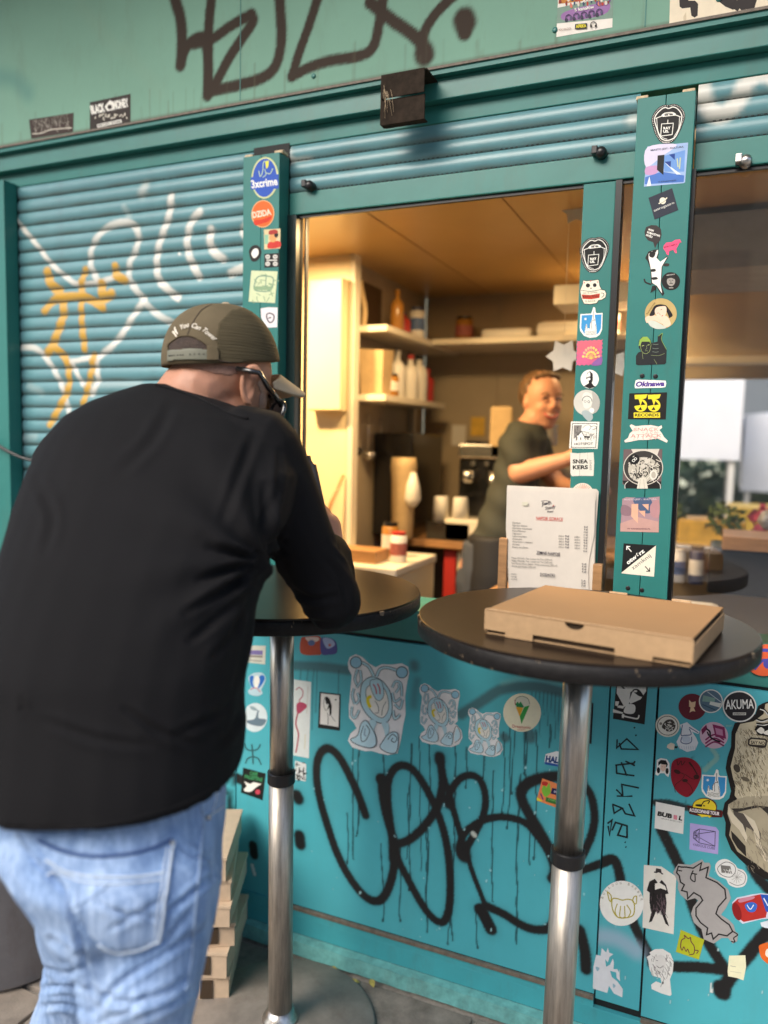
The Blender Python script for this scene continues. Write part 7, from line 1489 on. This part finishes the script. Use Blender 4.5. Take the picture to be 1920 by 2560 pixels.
for T, lab in ((LEGR, 0), (LEGL, 1)):
    y, a, b_, d, t = T[-1]; c = dp((a+b_)/2, y, d); f0 = Vector((c.x, c.y, .05)); dirf = (CFh+CRh*.35).normalized()
    sh_ = BD(); sh_.limb([f0-dirf*.06, f0+dirf*.02, f0+dirf*.11-UPV*.006, f0+dirf*.19-UPV*.014], [.046, .050, .047, .034]); sh_.limb([f0-dirf*.03+UPV*.05, f0], [.045, .046])
    me = sh_.mesh('shoe', .006, 4, .5, lambda co, no: np.where(co[:, 2] < .004, (.004-co[:, 2])*np.where(no[:, 2] < 0, -1, 0)*-1*-1, 0)); place('shoe', me, man, m_dark)
# ---- cap
CC_ = dp(478, 770, 1.475)
fr_ax = CRh*.80+CFh*.58+UPV*.11; fr_ax.normalize(); up_ax = (UPV*.985+fr_ax*.03); up_ax = (up_ax-up_ax.dot(fr_ax)*fr_ax).normalized(); sd_ax = fr_ax.cross(up_ax)
def cap_pt(a, ph, g=0., drop=0.):
    """a: angle around from the front, ph: 0 rim .. 1 crown"""
    e = math.cos(ph*math.pi/2)**.82; hgt = .117*math.sin(ph*math.pi/2)**1.05
    rf = .115
    return CC_+fr_ax*((rf+g)*math.cos(a)*e)+sd_ax*((.093+g)*math.sin(a)*e)+up_ax*(hgt*(1+g*6)-.019-drop*(1-ph))
def cap_shell():
    nA, nP = 72, 22; vs = []; fs = []
    for j in range(nP+1):
        for i in range(nA):
            a = 2*math.pi*i/nA; rim = -.002*math.cos(a)-.003*math.cos(2*a); vs.append(cap_pt(a, j/nP*.995)+up_ax*(-.018*(1-j/nP)*(.5+.5*math.cos(a)*-1)*-.3)-up_ax*(rim*(1-j/nP)*.8))
    for j in range(nP):
        for i in range(nA): fs.append((j*nA+i, j*nA+(i+1) % nA, (j+1)*nA+(i+1) % nA, (j+1)*nA+i))
    fs.append(tuple(nP*nA+i for i in range(nA)))
    b0 = len(vs); vs2 = [v-(v-CC_).normalized()*.0016 for v in vs]
    fs2 = [tuple(b0+i for i in reversed(f)) for f in fs]
    ring_ = [(i, (i+1) % nA, b0+(i+1) % nA, b0+i)[::-1] for i in range(nA)]
    return vs+vs2, fs+fs2+ring_, vs, fs
vs, fs, vo, fo = cap_shell()
capE = empty('cap', tuple(CC_), None); capE.parent = man; capE.location = WL(man, CC_)
mb = MB(); mb.add(vs, fs, m_cap, True); mb.build('crown', capE)
bvc = BVHTree.FromPolygons([Vector(v) for v in vo], [tuple(f) for f in fo])
cc = lambda pts, k_=4.366: [(400+x/k_, 740+y/k_) for x, y in pts]
patch(bvc, cc([(600, 470), (640, 300), (780, 150), (900, 130), (1040, 190), (1170, 320), (1240, 470), (1275, 620), (1285, 740), (1280, 765), (1100, 768), (900, 765), (700, 735), (650, 690), (640, 560)]), m_mesh, 'mesh_panel', capE, off=.0010, step=4, th=.0008)
patch(bvc, cc([(150, 480), (220, 440), (290, 432), (360, 440), (430, 475), (490, 520), (515, 545), (515, 600), (300, 590), (105, 600), (98, 530)]), m_hair, 'hair_opening', capE, off=.0010, step=3, th=.0006)
patch(bvc, cc([(95, 595), (200, 585), (350, 575), (520, 585), (520, 700), (300, 695), (90, 715)]), m_strap, 'snap_strap', capE, off=.0030, step=3, th=.0018)
patch(bvc, cc([(515, 545), (625, 555), (645, 620), (640, 705), (515, 700)]), m_cap, 'strap_tab', capE, off=.0038, step=3, th=.0014)
seam(bvc, cc([(96, 600), (92, 540), (150, 488), (220, 446), (290, 436), (360, 445), (430, 480), (500, 525), (525, 550)]), .0016, m_cap, 'opening_binding', capE, off=.0018)
seam(bvc, cc([(300, 420), (340, 330), (390, 240), (460, 150), (560, 95)]), .0008, m_hair, 'panel_seam', capE, off=.0004)
seam(bvc, cc([(640, 705), (850, 742), (1050, 756), (1280, 765)]), .0010, m_hair, 'sweatband_seam', capE, off=.0022)
mb = MB()
for x, y in ((112, 655), (128, 654), (146, 652), (168, 649), (205, 648), (235, 646), (262, 645), (335, 640), (380, 637), (430, 636), (480, 636)):
    p_ = cast(bvc, 400+x/4.366, 740+y/4.366, .0033)
    if p_ is not None: mb.lathe(p_, [(.0014, 0), (.0012, .0006)], m_black, n=8, ax=tuple(-Vector(ray(400, 740)).normalized()))
mb.build('snap_hole', capE, kind='stuff')
# embroidered words on the back arch
def cap_text(word, a, b, h, shear=.35, bold=.018, arc=0):
    v, f, asp = text_geo(word, bold, shear, 1.); a = np.array(a, float); b = np.array(b, float); d = b-a; u = d/np.linalg.norm(d); up = np.array([u[1], -u[0]]); P = []
    for x, y in v:
        q = a+d*x+up*(h*y+arc*math.sin(math.pi*x)); c_ = cast(bvc, 400+q[0]/4.366, 740+q[1]/4.366, .0024); P.append(c_ if c_ is not None else Vector((0, 0, 0)))
    ok = [fc for fc in f if all(P[i].length > .1 for i in fc)]
    mb = MB(); mb.add(P, ok, m_thread); mb.build('embroidery', capE)
cap_text('If', (185, 455), (228, 370), 62); cap_text('You', (240, 372), (330, 338), 50); cap_text('Can', (345, 345), (440, 382), 52); cap_text('Tower', (462, 388), (600, 500), 52)
bt = Vector(at_depth(400+715/4.366, 740+95/4.366, 1.475))
mb = MB(); top = cap_pt(0, 1)+up_ax*.001; mb.lathe(bt-up_ax*.004, [(.010, 0), (.010, .004), (.006, .008), (.001, .009)], m_brim, n=18, ax=tuple(up_ax)); mb.build('button', capE)
# brim: curved visor
def brim():
    nU, nV = 18, 8; vs = []; fs = []
    for j in range(nV+1):
        v_ = j/nV
        for i in range(nU+1):
            u = -1+2*i/nU; a = u*.92
            root = CC_+fr_ax*(.110*math.cos(a))+sd_ax*(.090*math.sin(a))-up_ax*.040
            L_ = .070*(1-abs(u)**4.5)
            dirb = (CRh*.68-UPV*.44+CFh*.50).normalized()
            p = root+dirb*L_*v_-up_ax*(.016*u*u+.012*v_*abs(u))
            vs.append(p)
    for j in range(nV):
        for i in range(nU): q = j*(nU+1)+i; fs.append((q, q+1, q+nU+2, q+nU+1))
    me = mesh('brim', vs, fs); o = link('brim', me, None); md = o.modifiers.new('s', 'SOLIDIFY'); md.thickness = .008; md.offset = 0
    sb_ = o.modifiers.new('b', 'SUBSURF'); sb_.levels = 1
    dg = bpy.context.evaluated_depsgraph_get(); m2 = bpy.data.meshes.new_from_object(o.evaluated_get(dg)); bpy.data.objects.remove(o); m2.polygons.foreach_set('use_smooth', [True]*len(m2.polygons))
    return place('brim', m2, capE, m_brim)
brim()
# ---- glasses
gE = empty('glasses', tuple(HC)); gE.parent = man; gE.location = WL(man, HC)
m_frame = mat('glossy_black_frame', (.01, .01, .01), .12, coat=1)
de = 1.385
t0 = Vector(at_depth(592, 922, de+.012)); t1 = Vector(at_depth(648, 932, de+.002)); t2 = Vector(at_depth(668, 965, de+.028)); hinge = Vector(at_depth(706, 1014, de+.058))
mb = MB(); mb.tube([t0, t1, t2, hinge], [.0056, .0050, .0054, .0068], m_frame, n=10); mb.build('temple', gE)
def lens(cx_, cy_, dd, name):
    c_ = Vector(at_depth(cx_, cy_, de+dd)); 
    rt = (hr*-1).normalized(); upg = (hu*.9-hf*.1).normalized()
    pts = []
    for i in range(24):
        a = 2*math.pi*i/24; pts.append(c_+rt*(.027*math.copysign(abs(math.cos(a))**.8, math.cos(a)))+upg*(.021*math.copysign(abs(math.sin(a))**.8, math.sin(a))))
    mb = MB(); mb.tube(pts, .0040, m_frame, n=8, closed=True); mb.build('lens_rim', gE)
    mb = MB(); mb.add([p+hf*.0005 for p in pts], [tuple(range(24))], m_glass); mb.add([p-hf*.0005 for p in pts], [tuple(range(24))[::-1]], m_glass); mb.build('lens', gE)
lens(692, 1030, .062, 'a'); lens(676, 1012, .118, 'b')
# stubble shading is colour of the hair itself: short grey beard and sideburn hair
m_stub = mat('grey_stubble', (.42, .27, .20), .8, noise=.12, nscale=200, bump=.5, bscale=400)
patch(bvb, cc([(1090, 870), (1140, 860), (1200, 950), (1190, 1080), (1150, 1230), (1120, 1310), (1060, 1300), (1075, 1180), (1090, 1050), (1060, 960)]), m_stub, 'stubble', man, off=.0008, step=4, th=.0005)
m_cut = mat('shaved_hair', (.36, .205, .15), .85, noise=.16, nscale=240, bump=.5, bscale=500)
patch(bvb, cc([(90, 745), (200, 712), (400, 705), (620, 740), (850, 775), (850, 850), (760, 870), (600, 850), (420, 800), (250, 770), (120, 790)]), m_cut, 'shaved_nape', man, off=.0006, step=4, th=.0004)
# ---- phone in his hand
ph = empty('phone', tuple(dp(672, 1010, 1.62)), 'dark brown cased phone held up in front of the man', 'phone')
q0 = dp(660, 1060, 1.60); mb = MB(); bm = bmesh.new(); bmesh.ops.create_cube(bm, size=1); bmesh.ops.bevel(bm, geom=list(bm.edges), offset=.12, segments=3, affect='EDGES'); 
ax0, ax1, ax2 = CRh*.30*.0+ (CFh*.95+CRh*.3).normalized()*.010, (CRh*.55-CFh*.2).normalized()*.072, (UPV*.96-CRh*.22).normalized()*.15
vs = [q0+ax0*v.co.x+ax1*v.co.y+ax2*v.co.z for v in bm.verts]; bm.verts.index_update(); fs = [[v.index for v in f.verts] for f in bm.faces]; bm.free()
m_case = mat('phone_case', (.05, .035, .025), .4)
mb.add(vs, fs, m_case, True); mb.build('phone_body', ph)

# ---- the woman inside --------------------------------------------------------
m_tee = mat('dark_green_tee', (.040, .044, .034), .85, noise=.1, nscale=8); m_jean2 = mat('grey_jeans', (.055, .065, .085), .85, noise=.15, nscale=9); m_hairw = mat('fair_brown_hair', (.12, .065, .028), .6, noise=.4, nscale=30, bump=.5, bscale=80)
m_apron = mat('black_apron', (.012, .012, .014), .7)
wd = 3.0
wo = empty('person', (dp(1080, 1240, wd).x, dp(1080, 1240, wd).y, .06), 'smiling woman with tied auburn hair and dark tee working inside the kiosk', 'person')
wf = (CRh*.27-CFh*.96-UPV*.02).normalized(); wu = (UPV-wf*UPV.dot(wf)).normalized(); wr = wf.cross(wu)
WH = dp(1172, 866, wd)
def wp(f, u, r): return WH+wf*f+wu*u+wr*r
b3 = BD()
TW = [(1225, 1015, 1120, wd+.02, .11), (1180, 1020, 1128, wd+.02, .11), (1120, 1040, 1128, wd+.01, .10), (1060, 1062, 1150, wd, .10), (1000, 1078, 1172, wd, .10), (950, 1085, 1176, wd, .095), (915, 1105, 1170, wd, .07), (900, 1125, 1165, wd, .05)]
b3.loft(rings(TW, -.008)); b3.limb([dp(1140, 930, wd), dp(1162, 895, wd), wp(-.02, -.05, 0)], [.055, .046, .046])
b3.ball(wp(-.008, .02, 0), 1, (wf*.090, wr*.072, wu*.095)); b3.ball(wp(.028, -.035, 0), 1, (wf*.054, wr*.057, wu*.072)); b3.ball(wp(.042, -.086, 0), 1, (wf*.028, wr*.034, wu*.026))
for s_ in (-1, 1): b3.ball(wp(.055, -.030, .031*s_), 1, (wf*.022, wr*.021, wu*.019)); b3.ball(wp(-.005, -.012, .072*s_), 1, (wf*.014, wr*.008, wu*.024))
b3.limb([wp(.083, .006, 0), wp(.097, -.020, 0), wp(.088, -.028, 0)], [.007, .010, .008])
WSH = dp(1120, 965, wd-.06); WEL = dp(1128, 1025, wd-.10); WEL = dp(1122, 1022, wd-.10); WWR = dp(1225, 992, wd-.22); WHD = dp(1262, 975, wd-.26)
b3.limb([WSH, (WSH+WEL)/2, WEL], [.052, .046, .042]); b3.limb([WEL, (WEL+WWR)/2, WWR], [.042, .036, .026]); b3.limb([WWR, WHD], [.026, .030]); 
for i in range(4):
    o_ = UPV*(.012*(i-1.5)); d_ = (WHD-WWR).normalized(); b3.limb([WHD+o_, WHD+d_*.05+o_, WHD+d_*.075+o_-UPV*.012], [.009, .0085, .007], n=8)
b3.limb([WHD-d_*.03-CFh*.02, WHD+d_*.02-CFh*.035, WHD+d_*.05-CFh*.03], [.011, .010, .008], n=8)
WSL = dp(1160, 965, wd+.10); WLE = dp(1200, 1040, wd+.02); WLW = dp(1265, 1060, wd-.1); b3.limb([WSL, WLE, WLW], [.045, .038, .026]); b3.limb([WLW, WLW+CRh*.08], [.028, .018])
HPC = dp(1068, 1225, wd+.02); 
for s_, dx in ((1, .05), (-1, -.06)):
    hp_ = HPC+CRh*dx; kn = Vector((hp_.x+.02, hp_.y, .52)); ft = Vector((hp_.x, hp_.y, .12)); b3.limb([hp_, kn, ft], [.08, .055, .042]); b3.limb([ft-UPV*.02, ft+CRh*.14-UPV*.03], [.036, .03])
wm = b3.mesh('body', .007, 4, .5); bvw = bvh_of(wm); place('body', wm, wo, m_skinw)
b4 = BD(); b4.loft(rings(TW[:7], .010)); b4.limb([WSH+UPV*.01, (WSH+WEL)/2-(WEL-WSH)*-.05], [.068, .058]); b4.limb([WSL, WSL+(WLE-WSL)*.4], [.058, .05]); b4.ball(dp(1135, 935, wd), 1, (CRh*.085, CFh*.09, UPV*.05))
place('t_shirt', b4.mesh('t_shirt', .008, 5, .5, lambda co, no: .004*np.sin(co[:, 2]*60+co[:, 0]*30)), wo, m_tee)
b5 = BD(); b5.loft([(HPC+UPV*.10, .125, .11), (HPC, .135, .125), (HPC-UPV*.10, .14, .125)])
for dx in (.05, -.06): hp_ = HPC+CRh*dx; b5.limb([hp_-UPV*.05, Vector((hp_.x+.02, hp_.y, .52)), Vector((hp_.x, hp_.y, .16))], [.092, .068, .055])
place('jeans', b5.mesh('jeans', .009, 4, .5), wo, m_jean2)
b6 = BD(); b6.ball(wp(-.036, .036, 0), 1, (wf*.088, wr*.079, wu*.086)); b6.ball(wp(-.110, -.005, 0), 1, (wf*.032, wr*.034, wu*.034))
b6.limb([wp(.030, .090, -.045), wp(.046, .100, 0), wp(.030, .090, .045)], [.012, .013, .012])
place('hair', b6.mesh('hair', .006, 3, .5, lambda co, no: .002*np.sin(co[:, 0]*220+co[:, 2]*90)), wo, m_hairw)
m_lip = mat('lips', (.45, .10, .08), .4); m_eye = mat('eye_dark', (.03, .02, .015), .3); m_teeth = mat('teeth', (.55, .48, .40), .3)
for s_ in (-1, 1):
    mb = MB(); mb.tube([wp(.079, .004, .020*s_), wp(.083, .007, .030*s_), wp(.077, .003, .042*s_)], .0035, m_eye, n=6); mb.build('eye', wo)
    mb = MB(); mb.tube([wp(.084, .022, .016*s_), wp(.084, .027, .030*s_), wp(.074, .022, .046*s_)], .0028, m_hairw, n=6); mb.build('eyebrow', wo)
mb = MB(); mb.tube([wp(.074, -.050, -.028), wp(.083, -.062, -.014), wp(.086, -.066, 0), wp(.083, -.062, .014), wp(.074, -.050, .028)], .0048, m_lip, n=8); mb.build('lips', wo)
mb = MB(); mb.tube([wp(.075, -.052, -.017), wp(.0825, -.058, 0), wp(.075, -.052, .017)], .0034, m_teeth, n=8); mb.build('teeth', wo)
b7 = BD(); b7.loft([(HPC+UPV*.13-CFh*.02+CRh*.015, .12, .112), (HPC-UPV*.02-CFh*.02+CRh*.015, .132, .132), (HPC-UPV*.22-CFh*.02+CRh*.015, .14, .14)])
place('apron', b7.mesh('apron', .009, 3, .5), wo, m_apron)
# ------------------------------------------------------------------ what lies beyond the kiosk, seen through the right window
m_tent = mat('tent_white', (.76, .77, .80), .7, noise=.05, nscale=3); m_awn = mat('grey_awning', (.22, .20, .18), .8); m_hedge = mat('hedge_leaf', (.05, .09, .035), .7, noise=.5, nscale=30)
m_stonef = mat('pale_facade', (.62, .66, .52), .8, noise=.05); m_wind = mat('far_window', (.12, .14, .16), .6)
m_tar = mat('street_asphalt', (.08, .08, .08), .9, noise=.2)
# interior of the right part
prop_box('roller_blind', (-.20, 3.40, 1.83), (1.5, 3.42, 2.10), m_backw, 'rolled beige blind hanging above the far window', 'blind')
m_awning_reflection = mat('awning_reflection_grey', (.30, .27, .235), .6, noise=.1); prop_box('awning_reflection', (-.19, 2.5, 1.99), (1.5, 2.9, 2.15), m_awning_reflection, 'long grey duct standing in for the awning mirrored in the right window', 'slab')  # grey box added in place of the awning's reflection in the pane
prop_box('blind_rail', (-.22, 3.36, 1.80), (1.52, 3.44, 1.829), m_wshelf, 'pale rail along the bottom of the rolled blind', 'rail')
prop_box('far_counter', (-.22, 3.10, 1.00), (1.55, 3.60, 1.03), m_wshelf, 'pale counter below the far window of the kiosk', 'counter')
prop_box('black_appliance', (-.02, 2.75, .985), (.36, 3.00, 1.14), m_dark, 'black appliance on the inner counter behind the right window', 'appliance', bev=.01)
prop_box('brown_box', (.02, 2.70, 1.141), (.28, 2.95, 1.185), m_brownw, 'brown wooden box lying on the black appliance', 'box')
prop_box('yellow_carton', (-.14, 3.18, 1.031), (.10, 3.40, 1.19), m_yel, 'yellow carton on the far counter behind the right window', 'carton', bev=.01)
prop_box('white_carton', (-.12, 2.3, .986), (.02, 2.42, 1.02), m_whitep, 'white folded napkins on the counter inside the right window', 'napkins', bev=.02)
def blob(name, c, r, mt, label, cat, n=240, leaf=.02, seed=1, squash=1., **kw):
    rg = np.random.default_rng(seed); mb = MB()
    for i in range(n):
        d = rg.normal(size=3); d /= np.linalg.norm(d); p = np.array(c)+d*r*rg.uniform(.3, 1)**.6*np.array([1, 1, squash]); a = rg.normal(size=3); a /= np.linalg.norm(a); b_ = np.cross(a, d); b_ /= np.linalg.norm(b_)+1e-9
        s_ = leaf*rg.uniform(.6, 1.3); mb.add([p-a*s_, p+b_*s_*.5, p+a*s_, p-b_*s_*.5], [(0, 1, 2, 3)], mt)
    return mb.build(name, label=label, cat=cat, **kw)
def potted(x, y, z, mt, label, seed):
    t = empty('potted_plant', (x, y, z), label, 'plant')
    MB().lathe((x, y, z+.001), [(.035, 0), (.045, .08), (.047, .085)], m_whitep, n=20).build('pot', t)
    o = blob('foliage', (x, y, z+.16), .075, mt, None, None, 160, .018, seed); o.parent = t; o.location = WL(t, o.location)
    for k_ in ('label', 'category'):
        if k_ in o: del o[k_]
m_pinkf = mat('pink_flowers', (.50, .08, .16), .6, noise=.3)
potted(-.19, 3.25, 1.03, m_green, 'green potted plant on the far counter between mullion and post', 4)
potted(.17, 3.25, 1.03, m_pinkf, 'pink flowering pot plant on the far counter', 5)
potted(.03, 3.2, 1.03, m_green, 'leafy pot plant in the middle of the far counter', 6)
for i, (x, y, mt, lb) in enumerate(((-.235, 2.45, m_whitep, 'white paper roll seen between mullion and post'), (-.225, 2.62, m_purple, 'purple packet seen between mullion and post'))):
    MB().lathe((x, y, .986), [(.035, 0), (.036, .01), (.036, .17+.05*i), (.03, .18+.05*i)], mt, n=20).build('container', label=lb, cat='container')
prop_box('orange_packet', (-.27, 2.80, 1.0), (-.20, 2.86, 1.12), m_orange, 'small orange packet behind the menu board', 'packet')
for i in range(6):
    x = -.12+i*.062; jar(x, 2.92, 1.0305 if False else .9855+.0, .026, .12+.015*(i % 3), (m_whitep, m_navy, m_steel2, m_whitep, m_bluel, m_whitep)[i], (m_bluel, m_whitep, m_label, m_bluel, m_whitep, m_navy)[i], (m_whitep, m_dark, m_dark, m_whitep, m_steel2, m_navy)[i], ('first', 'second', 'third', 'fourth', 'fifth', 'sixth')[i]+' from the left of the small jars in a row behind the right window')
prop_box('glass_rack', (-.14, 2.99, .986), (.30, 3.06, 1.11), m_steel2, 'steel rack behind the row of small jars', 'rack')
# cling film wrapped bundle
m_film = mat('clear_film', (.30, .29, .28), .2, noise=.2, nscale=40, bump=1, bscale=30)
bf = BD(); rg = np.random.default_rng(3)
for i in range(9): bf.limb([Vector((.22+.04*rg.normal(), 2.72+.02*rg.normal(), 1.18+.02*i)), Vector((.24+.05*rg.normal(), 2.70, 1.22+.02*i)), Vector((.20+.05*rg.normal(), 2.71, 1.25+.02*i))], [.012, .026, .010])
bm_ = bf.mesh('wrapped_bundle', .006, 2, .5); 
wb = place('wrapped_bundle', bm_, None, m_film, label='crumpled clear plastic wrapped bundle behind the right window', cat='plastic bundle'); wb.location.z += .006
# outside
def canopy(x0, x1, y0, y1, z, zt, label):
    t = empty('market_tent', ((x0+x1)/2, (y0+y1)/2, 0), label, 'tent')
    cx_, cy_ = (x0+x1)/2, (y0+y1)/2; vs = []; fs = []; n_ = 10
    per = []
    for k_ in range(n_): per.append((x0+(x1-x0)*k_/n_, y0))
    for k_ in range(n_): per.append((x1, y0+(y1-y0)*k_/n_))
    for k_ in range(n_): per.append((x1-(x1-x0)*k_/n_, y1))
    for k_ in range(n_): per.append((x0, y1-(y1-y0)*k_/n_))
    P_ = len(per); L_ = 7
    for j in range(L_+1):
        t_ = j/L_
        for x, y in per: vs.append((x+(cx_-x)*t_, y+(cy_-y)*t_, z+(zt-z)*(t_**1.7)))
    for j in range(L_):
        for i in range(P_): fs.append((j*P_+i, j*P_+(i+1) % P_, (j+1)*P_+(i+1) % P_, (j+1)*P_+i))
    b0 = len(vs); vs += [(x, y, z-.62) for x, y in per]
    for i in range(P_): fs.append((b0+i, b0+(i+1) % P_, (i+1) % P_, i))
    mb = MB(); mb.add(vs, fs, m_tent, False); mb.build('canopy', t)
    for x in (x0+.05, x1-.05):
        for y in (y0+.05, y1-.05): MB().box((x-.02, y-.02, 0), (x+.02, y+.02, z-.01), m_whitep).build('tent_pole', t)
canopy(-2.2, .12, 6.0, 8.4, 2.0, 2.6, 'nearer white market tent beyond the kiosk, seen through the right window')
canopy(.16, 2.6, 6.9, 9.2, 1.74, 2.3, 'second white market tent, lower and further right')
fb = empty('far_building', (2, 16, 0), 'pale yellow building far beyond the kiosk window', 'building')
box('wall', (-8, 16, 0), (12, 16.4, 9), m_stonef, fb)
for i in range(14):
    for j in range(3): box('window', (-7+i*1.4, 15.96, 1.2+j*2.6), (-6.2+i*1.4, 15.998, 2.8+j*2.6), m_wind, fb)
blob('hedge', (.6, 9.6, .75), 1.5, m_hedge, 'dark hedge behind the white tent', 'hedge', 1500, .13, 9, .55)
def stall(x, y, label, top, sd):
    t = empty('market_table', (x, y, 0), label, 'table')
    box('table_board', (x-.6, y-.35, .92), (x+.6, y+.35, .95), m_wshelf, t)
    for sx in (-.55, .55):
        for sy in (-.3, .3): box('leg', (x+sx-.02, y+sy-.02, 0), (x+sx+.02, y+sy+.02, .919), m_black, t)
    box('crate', (x-.45, y-.25, .951), (x+.05, y+.2, 1.12), top, t)
stall(.5, 5.2, 'market table with a yellow crate outside the far window', m_yel, 1)
stall(1.9, 5.0, 'second market table beyond the far window, further right', m_brownw, 2)
# street furniture and buildings behind the photographer, mirrored in glass and chrome
m_brick = mat('street_facade', (.40, .34, .27), .8, noise=.12, nscale=3)
b2_ = empty('street_building', (0, -14, 0), 'tall pale building across the street behind the camera', 'building')
box('wall', (-16, -14.4, 0), (14, -14, 8.8), m_brick, b2_)
for i in range(15):
    for j in range(3): box('window', (-14+i*1.9, -13.998, 1.0+j*2.7), (-13+i*1.9, -13.96, 2.8+j*2.7), m_wind, b2_)
for i, (x, y) in enumerate(((-6, -9), (4.5, -8.5))):
    t = empty('street_tree', (x, y, 0), ('left' if i == 0 else 'right')+' street tree behind the camera', 'tree')
    MB().lathe((x, y, 0), [(.16, 0), (.12, .8), (.10, 2.4)], m_brownw, n=14).build('trunk', t)
    o = blob('crown', (x, y, 3.6), 1.5, m_hedge, None, None, 1400, .12, 30+i); o.parent = t; o.location = WL(t, o.location)
    for k_ in ('label', 'category'):
        if k_ in o: del o[k_]
